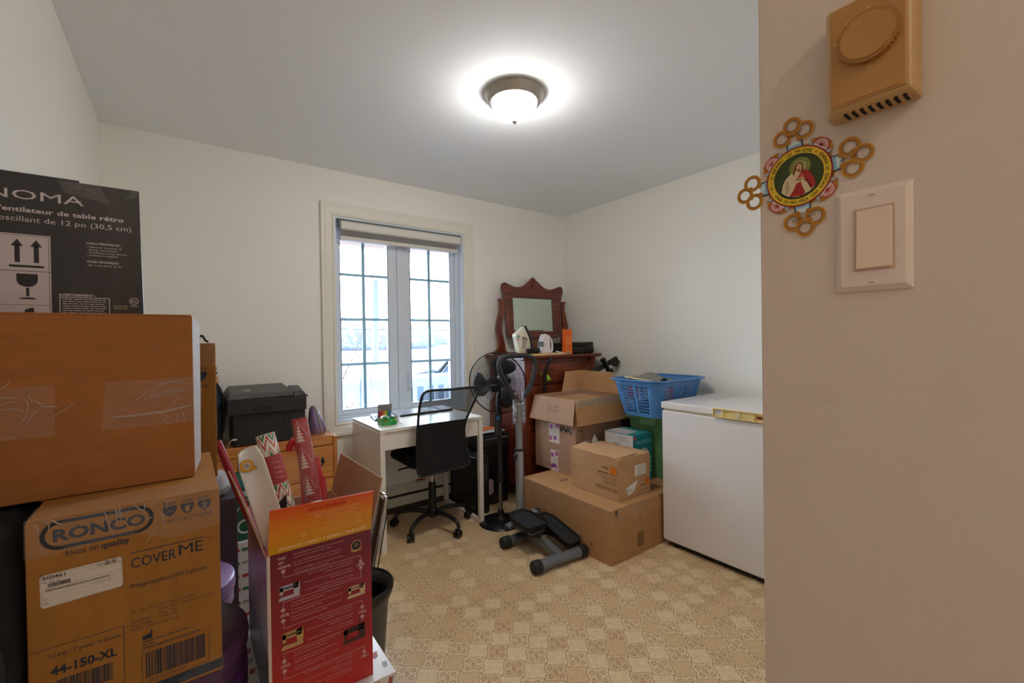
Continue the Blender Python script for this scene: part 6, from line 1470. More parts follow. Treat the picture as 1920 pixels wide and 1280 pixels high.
p = FY(2.18, .0006); p.rect(.131, .259, .655, .689, (40, 130, 140)); p.rect(.131, .259, .615, .640, (176, 196, 200)); p.line([(.15, .54), (.20, .60), (.25, .61)], .004, (180, 210, 190), 2); p.ring(.195, .49, .022, .03, (206, 214, 206), 2); p.build(tl, 'artwork')
# red wrapped roll leaning in the gap
tag(MB().cyl((.092, 1.965, .905), (.27, 1.915, .34), .0135, 18).build('red_roll', mat('red_foil', (150, 26, 40), rough=.2, coat=.6), loc=(.2, 1.9, .34), smooth=40), 'dark red shiny roll leaning between the stack and the red box', 'wrapping paper roll')

# ================================================================== RED SEWING MACHINE BOX, OPEN, WITH WRAPPING ROLLS
SX0, SX1, SY0, SY1, SZ0, SZ1 = .151, .401, 1.20, 1.60, .356, .755
sb = thing('sewing_machine_box', 'tall open red and orange sewing machine box holding wrapping paper rolls', 'box', (.276, 1.40, SZ0))
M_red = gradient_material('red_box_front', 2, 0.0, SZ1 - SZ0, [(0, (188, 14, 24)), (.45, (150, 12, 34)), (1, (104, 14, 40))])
t = .004
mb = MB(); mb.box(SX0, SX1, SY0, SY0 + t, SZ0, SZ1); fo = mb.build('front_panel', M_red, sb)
M_lil2 = gradient_material('box_side_art', 2, 0.0, SZ1 - SZ0, [(0, (40, 26, 36)), (.36, (30, 22, 28)), (.40, (176, 168, 184)), (.62, (226, 212, 232)), (.8, (206, 150, 200)), (1, (150, 44, 84))])  # printed art, with lilac reflections put into the gradient colours
MB().box(SX0 - .0012, SX0 + t, SY0 + t, SY1, SZ0, SZ1).build('left_panel', M_lil2, sb)
mb = MB(); mb.box(SX1 - t, SX1, SY0 + t, SY1, SZ0, SZ1).box(SX0 + t, SX1 - t, SY1 - t, SY1, SZ0, SZ1).box(SX0 + t, SX1 - t, SY0 + t, SY1 - t, SZ0, SZ0 + t); mb.build('rear_panels', M_card_in, sb)
MB().box(SX0 - .0012, SX0 + .006, SY0 - .0006, SY0 + .001, SZ0, SZ1).build('corner_edge', mat('white_edge', (206, 190, 180), rough=.5), sb)
M_or = gradient_material('orange_flap', 2, .400, .512, [(0, (206, 144, 8)), (.5, (216, 126, 8)), (.82, (214, 92, 12)), (1, (208, 66, 18))])
MB().slab([(SX0 + .002, SY0, SZ1), (SX1, SY0, SZ1), (SX1 + .006, SY0 - .012, SZ1 + .106), (SX0 + .006, SY0 - .012, SZ1 + .112)], -.003).build('front_flap', M_or, sb, bevel=.0006)
lf = MB().slab([(SX0 - .001, SY0 + .002, SZ1), (SX0 - .001, SY1, SZ1), (.103, SY1 - .02, .883), (.110, SY0 + .0, .885)], -.0035).build('left_flap', M_card_pk, sb, bevel=.0006)
MB().slab([(SX1, SY0 + .002, SZ1), (SX1, SY1, SZ1), (.430, SY1 - .015, .880), (.434, SY0, .887)], .0035).build('right_flap', M_card_pk, sb, bevel=.0006)
MB().slab([(SX0 + .004, SY1, SZ1), (SX1 - .004, SY1, SZ1), (SX1 - .010, SY1 + .03, SZ1 - .10), (SX0 + .010, SY1 + .03, SZ1 - .10)], .0035).build('back_flap', M_card_pk, sb, bevel=.0006)
mb = MB(); tq(mb, (SX0 - .0035, SY0 + .01, SZ0 + .02), (SX0 - .0035, SY1 - .02, SZ0 + .02), (SX0 - .0035, SY1 - .02, SZ1 - .01), (SX0 - .0035, SY0 + .01, SZ1 - .01)); mb.build('glossy_film', film_material('glossy_side', .10, scale=(60, 30, 4)), sb)
WP = (220, 178, 178); p = FY(SY0, .0005)
RW = (216, 190, 192)
p.text(.174, .7385, .0085, 'TODAY', RW, w=.018, bold=.02); p.text(.174, .7275, .0085, 'HOY', RW, w=.013, bold=.02); p.text(.174, .7165, .0085, "AUJOURD'HUI", RW, w=.027, bold=.02)
def node(p, a, b): p.ring(a, b, .0036, .0048, RW, 2, n=20); p.disc(a, b, .0024, RW, 2, n=12)
for a, b in ((.185, .709), (.372, .676), (.372, .659), (.183, .6145), (.183, .5885), (.374, .552), (.374, .526), (.184, .489), (.184, .465), (.377, .429)): node(p, a, b)
for pts in ([(.185, .7045), (.185, .6935), (.372, .6915), (.372, .681)], [(.372, .654), (.372, .6330), (.184, .6335), (.184, .6195)], [(.184, .5835), (.184, .5695), (.374, .5695), (.374, .557)], [(.374, .521), (.374, .5060), (.184, .5080), (.184, .494)], [(.184, .460), (.184, .4445), (.377, .4435), (.377, .434)]): p.line(pts, .0008, RW)
for tx, a, b in (('1978', .361, .6635), ('1975', .1755, .5975), ('1952', .364, .5350), ('1933', .1755, .4735), ('1851', .3675, .4140)): p.text(a, b, .0098, tx, RW, w=.0205, bold=.02)
SM = (200, 152, 156)
def para(a, b, rows, right=False, wmax=.12):
    for k, tx in enumerate(rows):
        wd = min(wmax, len(tx) * .00265); p.text(a if not right else a - wd, b - k * .0073, .0056, tx, SM, w=wd)
para(.2085, .7420, ('The SINGER® brand celebrates over the best-selling', 'sewing machine brand in the world.')); para(.2085, .7225, ('La marca SINGER® celebra vendió la marca de', 'máquinas de coser más vendida en el mundo.')); para(.2085, .7030, ('La marque SINGER® célèbre la marque de machines à', 'coudre la plus vendue au monde.'))
para(.352, .6835, ("The Touchtronic® 2001 is the world's first", 'computer-controlled machine.'), True); para(.352, .6640, ('Touchtronic® 2001 es la primera máquina controlada por', 'computadora del mundo.'), True); para(.352, .6450, ('La Touchtronic® 2001 est la première machine', 'commandée par ordinateur au monde.'), True)
para(.2015, .6235, ("The world's first electronic sewing machine is", 'launched, SINGER® Athena 2000.')); para(.2015, .6060, ('Se lanza la primera máquina de coser electrónica del', 'mundo, SINGER® Athena 2000.')); para(.2015, .5885, ('La première machine à coudre électronique au monde', 'est lancée, SINGER® Athena 2000.'))
para(.349, .5610, ('The first zigzag machine, SINGER®', 'Slant-o-Matic™, is developed.'), True); para(.349, .5430, ('Se desarrolla la primera máquina de zigzag,', 'SINGER® Slant-o-Matic™.'), True); para(.349, .5250, ('La première machine à zigzag,', 'SINGER® Slant-o-Matic™, est mise au point.'), True)
para(.206, .4990, ('The iconic SINGER FEATHERWEIGHT™ 221', 'sewing machine is introduced.')); para(.206, .4810, ('Se presenta la icónica máquina de coser', 'SINGER® FEATHERWEIGHT™ 221.')); para(.206, .4630, ('Lancement de l’iconique machine à coudre', 'SINGER® FEATHERWEIGHT™ 221.'))
para(.347, .4370, ('First SINGER® brand sewing machine is patented on', 'August 12, 1851.'), True); para(.347, .4190, ('La primera máquina de coser SINGER® se patenta el', '12 de agosto de 1851.'), True); para(.347, .4010, ('La première machine à coudre de marque SINGER® est', 'brevetée le 12 août 1851.'), True)
# seal
p.disc(.361, .7225, .0138, (206, 170, 110), 2, n=32); p.disc(.361, .7225, .0122, (40, 34, 34), 3, n=32); p.disc(.361, .7235, .0055, (120, 92, 70), 4, n=16)
p.poly([(.3465, .7135), (.352, .7100), (.361, .7085), (.370, .7100), (.3755, .7135), (.3735, .7085), (.361, .7055), (.3485, .7085)], (206, 170, 110), 4)
# machines as small pictures
def machine(a, b, w_, h_, c, cd_, flip=False, base=True):
    f = (lambda x: a + w_ * (1 - x)) if flip else (lambda x: a + w_ * x)
    P_ = lambda pts: [(f(x), b + h_ * y) for x, y in pts]
    p.poly(P_([(0, 0), (.95, 0), (1, .08), (.95, .24), (.1, .24), (0, .12)]), c, 2); p.poly(P_([(.70, .2), (.95, .2), (1, .5), (.98, .95), (.9, 1), (.66, .95)]), c, 3); p.poly(P_([(.05, .62), (.9, .62), (.95, 1), (.10, .98), (.03, .9)]), c, 3); p.poly(P_([(.05, .40), (.20, .40), (.22, .9), (.05, .9)]), c, 3); p.rect(min(f(.10), f(.14)), max(f(.10), f(.14)), b + h_ * .24, b + h_ * .42, cd_, 2)
    p.poly(P_([(.25, .74), (.85, .74), (.86, .86), (.25, .86)]), cd_, 4)
machine(.174, .638, .048, .036, (176, 168, 180), (60, 56, 66)); machine(.336, .5855, .047, .031, (204, 176, 142), (120, 90, 70)); machine(.178, .516, .050, .042, (186, 148, 96), (104, 80, 50)); machine(.322, .4690, .060, .040, (66, 42, 44), (40, 28, 30))
p.rect(.3655, .3675, .505, .519, (66, 42, 44), 3); p.disc(.3665, .520, .003, (90, 60, 60), 3)
p.build(sb, 'timeline_printing')
# flap printing, upside down
u_ = Vector((-1, 0, 0)); vv = Vector((0, .012, -.108)).normalized()
p = Print(Vector((SX1, SY0 - .0008, SZ1)), u_, vv, .0006); p.n = Vector((0, -1, -.11)).normalized(); p.O = Vector((SX1 + .002, SY0 - .0015, SZ1))
p.text(.018, -.014, .0098, "LET'S SEW! / ¡VAMOS A COSER! / COUSONS!", (240, 208, 170), w=.210, bold=.02)
p.text(.070, -.098, .0165, 'singer.com', (176, 28, 20), w=.092, bold=.01); SM = (236, 190, 130)
for k, (tx, a, wd) in enumerate((('Consulte las instrucciones para coser', .032, .085), ('Register your machine and learn about free resources', .030, .115), ('Registre su máquina de coser y aprenda', .028, .10), ('Enregistrez votre machine pour accéder', .032, .088), ('aux ressources gratuites', .030, .110), ('Available tutorials, videos and creative', .030, .088), ('projects for your machine', .045, .06), ('Disponible en línea para su máquina · Disponible en ligne', .026, .120), ('SEWING TIPS · CONSEJOS DE COSTURA · CONSEILS', .045, .10), ('CUSTOMER SUPPORT · SOPORTE AL CLIENTE · SOUTIEN', .03, .13))):
    p.text(a, -.028 - k * .0062, .0048, tx, SM, w=wd)
p.ring(.172, -.034, .0048, .0058, SM, n=20); p.ring(.172, -.034, .0018, .0025, SM, n=12)
p.build(sb, 'flap_printing')

# white board with a letter badge
def board():
    t_ = thing('white_board', 'long white rounded plastic board with a mustard Q badge in the red box', 'board', (.28, 1.236, .40))
    A0 = Vector((.238, 1.250, .385)); A1 = Vector((.095, 1.282, .990)); B0 = Vector((.305, 1.232, .385)); B1 = Vector((.149, 1.272, 1.014))
    mb = MB(); NJ, NI = 20, 10; G = []
    ax = (A1 - A0 + B1 - B0) * .5; wd = (B1 - A1)
    for j in range(NJ + 1):
        f = j / NJ; a = A0.lerp(A1, f); b = B0.lerp(B1, f); row = []
        e = max(0, (f - .93) / .07); sh_ = .6 * (1 - math.sqrt(max(0, 1 - e * e))) if e > 0 else 0
        for i in range(NI + 1):
            g = i / NI; x = .5 + (g - .5) * (1 - .45 * sh_); q = a.lerp(b, x) + Vector((0, .020 * (1 - (2 * g - 1) ** 2) * (.2 + .8 * f), 0)) ; row.append(mb.v(q))
        G.append(row)
    for A, B in zip(G[:-1], G[1:]):
        for i in range(NI): mb.f([A[i], A[i + 1], B[i + 1], B[i]])
    o = mb.build('board', mat('board_white', (226, 222, 216), rough=.3, coat=.2), t_, smooth=70); o.modifiers.new('s', 'SOLIDIFY').thickness = .003
    up_ = ax.normalized(); c = A0.lerp(A1, .925).lerp(B0.lerp(B1, .925), .42) + Vector((0, .0055, 0)); c = Vector((.1195, 1.2770, .963))
    n_ = Vector((0.05, -1, .03)).normalized(); rg = up_.cross(n_).normalized()
    if rg.x < 0: rg = -rg
    p = Print(c, rg, up_, .0006); p.n = n_
    MU = (220, 158, 20); DK = (90, 56, 24)
    p.ring(0, 0, .0090, .0155, DK, 8, a0=0, a1=360); p.ring(0, 0, .0096, .0148, MU, 9); p.disc(0, 0, .0092, (196, 176, 176), 9); p.poly([(.003, -.010), (.010, -.006), (.021, -.011), (.017, -.016), (.006, -.0145)], DK, 8); p.poly([(.004, -.010), (.009, -.007), (.0195, -.0115), (.016, -.0148), (.006, -.0135)], MU, 9)
    for a in range(4): p.line([(-.006 + a * .003, .005), (-.004 + a * .003, -.005)], .001, (120, 90, 100), 10)
    p.disc(.001, .001, .002, (60, 90, 140), 11, n=8)
    p.build(t_, 'badge')
board()

def wave_material():    # red / green / white combed marbling
    m = bpy.data.materials.new('candy_marble_paper'); m.use_nodes = True; nt = m.node_tree; b = nt.nodes['Principled BSDF']
    t_ = nt.nodes.new('ShaderNodeTexCoord'); s = nt.nodes.new('ShaderNodeSeparateXYZ'); nt.links.new(t_.outputs['UV'], s.inputs[0])
    u = mnode(nt, 'MULTIPLY', s.outputs[0], 6.0); v = s.outputs[1]
    tri = mnode(nt, 'ABSOLUTE', mnode(nt, 'SUBTRACT', mnode(nt, 'FRACT', u), .5))
    n = nt.nodes.new('ShaderNodeTexNoise'); n.inputs['Scale'].default_value = 9; nt.links.new(t_.outputs['UV'], n.inputs['Vector'])
    ph = mnode(nt, 'ADD', mnode(nt, 'ADD', mnode(nt, 'MULTIPLY', v, 15.0), mnode(nt, 'MULTIPLY', tri, 1.1)), mnode(nt, 'MULTIPLY', n.outputs['Fac'], .5))
    fr = mnode(nt, 'FRACT', ph); r = nt.nodes.new('ShaderNodeValToRGB'); r.color_ramp.interpolation = 'CONSTANT'; e = r.color_ramp.elements
    e[0].position = 0; e[0].color = lin((226, 220, 210)); e[1].position = .22; e[1].color = lin((186, 34, 44))
    for pos, c in ((.36, (232, 226, 216)), (.52, (40, 120, 74)), (.70, (214, 218, 200)), (.80, (196, 40, 50)), (.88, (230, 222, 214))):
        q = e.new(pos); q.color = lin(c)
    nt.links.new(fr, r.inputs[0]); nt.links.new(r.outputs[0], b.inputs['Base Color']); b.inputs['Roughness'].default_value = .25; b.inputs['Coat Weight'].default_value = .5
    return m
def trees_material():   # red paper with white firs and dotted swags
    m = bpy.data.materials.new('fir_tree_paper'); m.use_nodes = True; nt = m.node_tree; b = nt.nodes['Principled BSDF']
    t_ = nt.nodes.new('ShaderNodeTexCoord'); s = nt.nodes.new('ShaderNodeSeparateXYZ'); nt.links.new(t_.outputs['UV'], s.inputs[0])
    U = mnode(nt, 'MULTIPLY', s.outputs[0], 3.0); V = mnode(nt, 'MULTIPLY', s.outputs[1], 13.0)
    col_ = mnode(nt, 'FLOOR', U); fu = mnode(nt, 'ABSOLUTE', mnode(nt, 'SUBTRACT', mnode(nt, 'FRACT', U), .5))
    V2 = mnode(nt, 'ADD', V, mnode(nt, 'MULTIPLY', mnode(nt, 'MODULO', col_, 2.0), .5)); fv = mnode(nt, 'FRACT', V2)
    tooth = mnode(nt, 'FRACT', mnode(nt, 'MULTIPLY', fv, 8.0))
    wdt = mnode(nt, 'MULTIPLY', mnode(nt, 'SUBTRACT', .82, fv), mnode(nt, 'ADD', .22, mnode(nt, 'MULTIPLY', mnode(nt, 'SUBTRACT', 1.0, tooth), .32)))
    tree = mnode(nt, 'LESS_THAN', fu, wdt); gap = mnode(nt, 'GREATER_THAN', tooth, .18); low = mnode(nt, 'GREATER_THAN', fv, .12)
    tr = mnode(nt, 'MULTIPLY', mnode(nt, 'MULTIPLY', tree, gap), low)
    sw_ = mnode(nt, 'LESS_THAN', mnode(nt, 'ABSOLUTE', mnode(nt, 'SUBTRACT', mnode(nt, 'FRACT', mnode(nt, 'ADD', V, mnode(nt, 'MULTIPLY', fu, 1.2))), .92)), .022)
    dots = mnode(nt, 'GREATER_THAN', mnode(nt, 'FRACT', mnode(nt, 'MULTIPLY', U, 16.0)), .5)
    f = mnode(nt, 'MAXIMUM', tr, mnode(nt, 'MULTIPLY', sw_, dots))
    nt.links.new(mixc(nt, f, lin((168, 44, 50)), lin((222, 198, 196))), b.inputs['Base Color']); b.inputs['Roughness'].default_value = .25; b.inputs['Coat Weight'].default_value = .5
    return m
def roll(name, label, p0, p1, r, m, band=None, film=True):
    t_ = thing(name, label, 'wrapping paper roll', tuple(p0)); p0 = Vector(p0); p1 = Vector(p1); ax = (p1 - p0).normalized(); L = (p1 - p0).length
    a = ax.cross(Vector((0, 1, 0))).normalized(); b = ax.cross(a); mb = MB(); n = 32; uvl = mb.bm.loops.layers.uv.new('UVMap')
    def P_(k, h, rr): t = 2 * PI * k / n; return p0 + ax * h + (a * math.cos(t) + b * math.sin(t)) * rr
    R0 = [mb.v(P_(k, 0, r)) for k in range(n)]; R1 = [mb.v(P_(k, L, r)) for k in range(n)]; R2_ = [mb.v(P_(k, L, r * .8)) for k in range(n)]; R3 = [mb.v(P_(k, L - .06, r * .8)) for k in range(n)]
    for k in range(n):
        k2 = (k + 1) % n; f = mb.f([R0[k], R0[k2], R1[k2], R1[k]])
        for lp_, (uu, vv_) in zip(f.loops, ((k / n, 0), ((k + 1) / n, 0), ((k + 1) / n, L), (k / n, L))): lp_[uvl].uv = (uu, vv_)
        mb.f([R1[k], R1[k2], R2_[k2], R2_[k]]); mb.f([R2_[k], R2_[k2], R3[k2], R3[k]])
    mb.f(R0[::-1]); mb.f(R3)
    mb.build('paper', m, t_, smooth=40)
    if band:
        h0, h1, c = band; MB().lathe([(r + .0006, h0), (r + .0006, h1)], n, p0, ax, caps=False).build('paper_band', mat('band_red', c, rough=.3), t_, smooth=40)
        pr_ = Print(p0 + ax * ((h0 + h1) / 2) + Vector((.004, -1, 0)).normalized() * (r + .0015), Vector((1, 0, 0)), ax, .0004)
        pr_.n = Vector((0, -1, 0))
        for k, tx in enumerate(('Gift Wrap', 'Papier', 'cadeau', '40 sq ft')): pr_.text(-.004, .022 - k * .014, .008, tx, (226, 170, 166), w=.020)
        pr_.build(t_, 'band_text')
    if film:
        rr = [(r + .0015 + .0008 * math.sin(i * 1.7), L * (.02 + .97 * i / 24)) for i in range(25)]; MB().lathe(rr, 24, p0, ax, caps=False).build('clear_wrap', M_film, t_, smooth=60)
    return t_
M_candy = wave_material(); M_fir = trees_material()
roll('wrapping_paper_roll', 'red, green and white candy-swirl wrapping paper roll with a red band', (.314, 1.290, .3605), (.177, 1.40, 1.012), .0240, M_candy, band=(.535, .615, (170, 44, 46)))
roll('wrapping_paper_roll', 'red wrapping paper roll printed with white fir trees, the tallest in the box', (.350, 1.325, .3605), (.270, 1.425, 1.042), .0215, M_fir)
roll('wrapping_paper_roll', 'plain bright red wrapping paper roll low behind the fir-tree roll', (.372, 1.40, .3605), (.325, 1.50, .90), .0165, mat('bright_red_paper', (196, 22, 34), rough=.3, coat=.4))
roll('wrapping_paper_roll', 'striped red and white wrapping paper roll leaning to the right in the box', (.385, 1.47, .3605), (.352, 1.53, .83), .0125, mat('red_white_paper', (206, 60, 64), rough=.3, coat=.4, var=.6, vs=14, vscale=(1, 1, 5)))
mb = MB(); mb.tube(smoothline([(.300, 1.46, .3605 + .02), (.292, 1.485, .80), (.286, 1.50, .91), (.278, 1.505, .950), (.268, 1.505, .962), (.258, 1.505, .950), (.255, 1.505, .932)], 6), .010, 10)
tag(mb.build('candy_cane', mat('cane_red', (196, 24, 40), rough=.2, coat=.6), loc=(.29, 1.46, .3605), smooth=50), 'glossy red hooked cane behind the two tall wrapping rolls', 'candy cane')
mb = MB(); G = []
for j in range(15):
    row = []
    for i in range(9):
        x = .205 + .085 * i / 8; z = .74 + .20 * j / 14; row.append(mb.v((x - .10 * (z - .74) * .3, 1.372 + .012 * mnoise.noise(Vector((x * 40, z * 30, 0))) + .10 * (z - .74), z)))
    G.append(row)
for A, B in zip(G[:-1], G[1:]):
    for i in range(8): mb.f([A[i], A[i + 1], B[i + 1], B[i]])
tag(mb.build('cellophane_sheet', M_wrap, loc=(.25, 1.37, .74), smooth=60), 'loose sheet of crinkled clear cellophane between the two tall rolls', 'cellophane')
tag(MB().lathe([(.034, 0), (.036, .002), (.034, .004), (.0, .004)], 32, (.288, 1.262, .818), (0.1, -.30, 1), caps=True).build('white_disc', mat('disc_white', (226, 216, 206), rough=.4), loc=(.298, 1.262, .83), smooth=30), 'white round plate rim showing behind the orange flap', 'plate')
tag(MB().slab([(.192, 1.300, .74), (.212, 1.300, .74), (.212, 1.302, .865), (.192, 1.302, .845)], .004).build('dark_card', M_black, loc=(.2, 1.3, .74)), 'black card strip between the white board and the candy-swirl roll', 'card')  # black strip stands in for the shade in the gap

# gift box under it, on a clear tote
gf = thing('gift_box', 'flat white and silver gift box with red leaf sprigs under the red box', 'gift box', (.26, 1.40, .20))
M_gf = mat('gift_white', (214, 212, 212), rough=.22, coat=.5)
MB().box(.130, .450, 1.178, 1.612, .2005, .345).build('box_body', M_gf, gf, bevel=.001)
MB().box(.126, .455, 1.172, 1.618, .318, .3555).build('lid', M_gf, gf, bevel=.0015)
p = FY(1.172, .0006)
def sprig(p, a, b, s, c, seed, l=1):
    rd = random.Random(seed); p.line([(a, b), (a + s * .2, b + s * .9)], s * .05, c, l)
    for k in range(7):
        f = .2 + k * .12; x, y = a + s * .2 * f, b + s * .9 * f
        for sg in (-1, 1):
            an = math.radians(78 - sg * 52); q = (x + s * .32 * math.cos(an), y + s * .32 * math.sin(an)); n_ = (-math.sin(an) * s * .05, math.cos(an) * s * .05); m_ = ((x + q[0]) / 2, (y + q[1]) / 2); p.poly([(x, y), (m_[0] + n_[0], m_[1] + n_[1]), q, (m_[0] - n_[0], m_[1] - n_[1])], c, l)
RDL = (166, 48, 56); GYL = (150, 152, 150)
for k, (a, b, s) in enumerate(((.30, .321, .030), (.345, .320, .033), (.395, .322, .030), (.435, .321, .028), (.36, .26, .05), (.41, .25, .05), (.43, .29, .03))): sprig(p, a, b, s, (RDL, GYL, RDL)[k % 3], k, 1 if b > .315 else 1)
p.build(gf, 'front_sprigs')
p = TOP(.3555, .0006)
for k, (a, b, s) in enumerate(((.425, 1.25, .035), (.438, 1.35, .03), (.415, 1.31, .025), (.436, 1.20, .03), (.133, 1.40, .03), (.132, 1.34, .03), (.133, 1.50, .03), (.134, 1.45, .03))): sprig(p, a, b, s, (RDL, GYL)[k % 2] if k != 0 else RDL, k)
p.rect(.1265, .151, 1.175, 1.30, (196, 30, 34)); p.build(gf, 'lid_sprigs')
ct = thing('clear_tote', 'bluish clear plastic storage box on the floor under the gift box', 'storage tote', (.27, 1.38, 0))
M_clr = mat('bluish_clear', (176, 200, 226), rough=.15, trans=.6, ior=1.3)
MB().loft([rr_ring(.33, 1.39, .165, .225, .03, .0), rr_ring(.33, 1.39, .183, .245, .035, .17), rr_ring(.33, 1.39, .180, .242, .035, .17), rr_ring(.33, 1.39, .162, .222, .03, .004)]).build('tub', M_clr, ct, smooth=40)
MB().loft([rr_ring(.33, 1.39, .192, .256, .03, .168), rr_ring(.33, 1.39, .194, .258, .03, .188), rr_ring(.33, 1.39, .188, .250, .03, .197), rr_ring(.33, 1.39, .17, .22, .03, .2)]).build('lid', mat('tote_lid_blue', (126, 156, 200), rough=.2, coat=.4), ct, smooth=40)

# waste bin
wb = thing('waste_bin', 'round grey waste bin with a black liner beside the red box', 'waste bin', (.535, 1.755, 0))
WCX, WCY = .537, 1.765
MB().lathe([(.093, 0), (.095, .004), (.116, .27), (.128, .285), (.131, .300), (.126, .303), (.120, .298), (.1145, .27), (.092, .006)], 48, (WCX, WCY, 0), caps=False).build('bin', mat('bin_grey', (62, 64, 66), rough=.4), wb, smooth=40)
MB().lathe([(.0915, .008), (.0, .008)], 48, (WCX, WCY, 0), caps=False).build('bin_floor', M_black, wb)
MB().lathe([(.125, .262), (.1345, .285), (.1355, .302), (.130, .309), (.1235, .305), (.112, .25), (.090, .03)], 48, (WCX, WCY, 0), caps=False).build('liner', mat('liner_black', (16, 15, 18), rough=.35, bump=.4, bs=25), wb, smooth=60)
tag(MB().tube(smoothline([(.70, 2.06, .02), (.725, 2.10, .03), (.735, 2.15, .03), (.73, 2.20, .02)], 5), .018, 10).build('red_pouch', mat('red_pouch', (140, 26, 34), rough=.3, coat=.3), loc=(.72, 2.1, 0), smooth=60), 'dark red pouch lying on the floor behind the waste bin', 'pouch')
# folded black framed panel leaning
fp = thing('folding_frame', 'black panel in a chrome tube frame leaning between the red box and the desk', 'framed panel', (.68, 2.1, 0))
def fpt(y, z): return (.618 + .112 * z / .68, y, z * .81)
MB().slab([fpt(1.98, .02), fpt(2.03, .02), fpt(2.03, .66), fpt(1.98, .66)], .012).build('panel', M_blacks, fp)
MB().tube(smoothline([fpt(1.965, .012), fpt(1.965, .35), fpt(1.965, .65), fpt(1.975, .676), fpt(1.99, .684), fpt(2.02, .684), fpt(2.04, .676), fpt(2.045, .65), fpt(2.045, .012)], 5), .0085, 10).build('frame_tube', M_chrome, fp, smooth=50)
MB().tube([(fpt(1.955, .60)[0] + .012, 1.955, .49), (fpt(1.955, .1)[0] + .01, 1.955, .05)], .003, 6).build('cord', M_black, fp)
# ================================================================== OUTSIDE THE WINDOW
M_snow = mat('snow', (196, 202, 212), rough=.8, bump=.3, bs=3)
M_rail = mat('rail_white', (176, 184, 196), rough=.5)
struct(MB().box(-3, 12, YB + .2, 5.6, -.35, -.15).build('deck', mat('deck_snow', (176, 184, 196), rough=.8)))
struct(MB().box(-60, 90, 5.6, 60, -1.2, -1.0).build('snowy_garden', M_snow))
rl = thing('deck_railing', 'white deck railing topped with snow outside the window', 'railing', (1.63, 5.0, -.15))
YR = 5.0
MB().box(-1.5, 1.575, YR - .03, YR + .03, .70, .80).box(1.685, 7, YR - .03, YR + .03, .70, .80).build('top_rail', M_rail, rl, bevel=.008)
MB().box(-1.5, 1.575, YR - .025, YR + .025, .0, .05).box(1.685, 7, YR - .025, YR + .025, .0, .05).build('bottom_rail', M_rail, rl, bevel=.006)
for x in (-.37, 1.63, 3.63, 5.6): MB().box(x - .055, x + .055, YR - .055, YR + .055, -.15, .86).build('post', M_rail, rl, bevel=.008)
x = -1.4
while x < 6.9:
    if min(abs(x - q) for q in (-.37, 1.63, 3.63, 5.6)) > .08: MB().box(x - .019, x + .019, YR - .019, YR + .019, .05, .72).build('baluster', M_rail, rl)
    x += .14
mb = MB()
for x0, x1 in ((-1.5, 1.57), (1.69, 7.0)):
    rings = []; n = int((x1 - x0) / .1)
    for i in range(n + 1):
        X = x0 + (x1 - x0) * i / n; h = .045 + .016 * mnoise.noise(Vector((X * 2.3, 0, 0))); rings.append([(X, YR - .05, .797), (X, YR + .05, .797), (X, YR + .045, .80 + h * .7), (X, YR, .80 + h), (X, YR - .045, .80 + h * .7)])
    mb.loft(rings)
for x in (-.37, 1.63, 3.63, 5.6): mb.sphere((x, YR, .865), .07, 16, 10, (1, 1, .9))
mb.build('snow_cap', M_snow, rl, smooth=60)
# bare shrub beyond the railing
rd = random.Random(21); mb = MB()
def twig(p, d, L, r, dep):
    q = [p]; 
    for k in range(4):
        d = (d + Vector((rd.uniform(-.25, .25), rd.uniform(-.25, .25), rd.uniform(-.1, .22)))).normalized(); q.append(q[-1] + d * L / 4)
    mb.tube(q, [r * (1 - .15 * i) for i in range(5)], 4, caps=False)
    if dep: 
        for k in range(3 if dep > 1 else 4): twig(q[rd.randint(1, 4)], (d + Vector((rd.uniform(-.8, .8), rd.uniform(-.8, .8), rd.uniform(-.2, .6)))).normalized(), L * .6, r * .55, dep - 1)
for k in range(26): twig(Vector((1.45 + rd.uniform(-.3, .15), 7.1 + rd.uniform(-.3, .3), -1.0)), Vector((rd.uniform(-.45, .40), rd.uniform(-.4, .4), 1)).normalized(), rd.uniform(1.2, 1.65), .011, 3)
tag(mb.build('bare_shrub', mat('twig_brown', (150, 96, 64), rough=.8), loc=(1.9, 7.1, -1.0)), 'leafless reddish-brown shrub seen through the left window pane', 'shrub')
tag(MB().cyl((4.2, 12, -1.0), (4.24, 12, 2.8), .095, 14).sphere((4.24, 12, 2.84), .09, 12, 8).build('white_pole', mat('pole_white', (236, 240, 246), rough=.5), loc=(4.2, 12, -1.0), smooth=40), 'slim white pole standing in the snow outside', 'pole')
# parked car, only its hood and windscreen show
cr = thing('parked_car', 'pale blue-grey parked car with a snowy hood outside the right pane', 'car', (6.3, 9.2, -1.0))
M_car = mat('car_paint', (168, 186, 204), rough=.25, metal=.3)
prof = [(3.55, -.55), (3.55, .15), (3.75, .42), (4.45, .52), (4.95, 1.02), (5.3, 1.12), (7.2, 1.14), (7.9, .6), (8.3, .5), (8.35, -.5)]
MB().prism([(x, 0, z) for x, z in prof], (0, 8.6, 0), (0, 10.3, 0)).build('body', M_car, cr, bevel=.05, seg=3)
MB().prism([(x, 0, z) for x, z in ((4.62, .60), (5.0, .98), (5.3, 1.06), (6.2, 1.06), (6.2, .60))], (0, 8.585, 0), (0, 8.6, 0)).build('side_window', mat('car_glass', (150, 170, 190), rough=.08), cr)
MB().slab([(4.44, 8.7, .56), (4.93, 8.7, 1.03), (4.93, 10.2, 1.03), (4.44, 10.2, .56)], .02).build('windscreen', MATS['car_glass'], cr)
MB().tube([(4.42, 8.60, .55), (4.92, 8.62, 1.05), (5.3, 8.62, 1.15), (6.4, 8.62, 1.16)], .03, 8).build('pillar', M_dkgrey, cr)
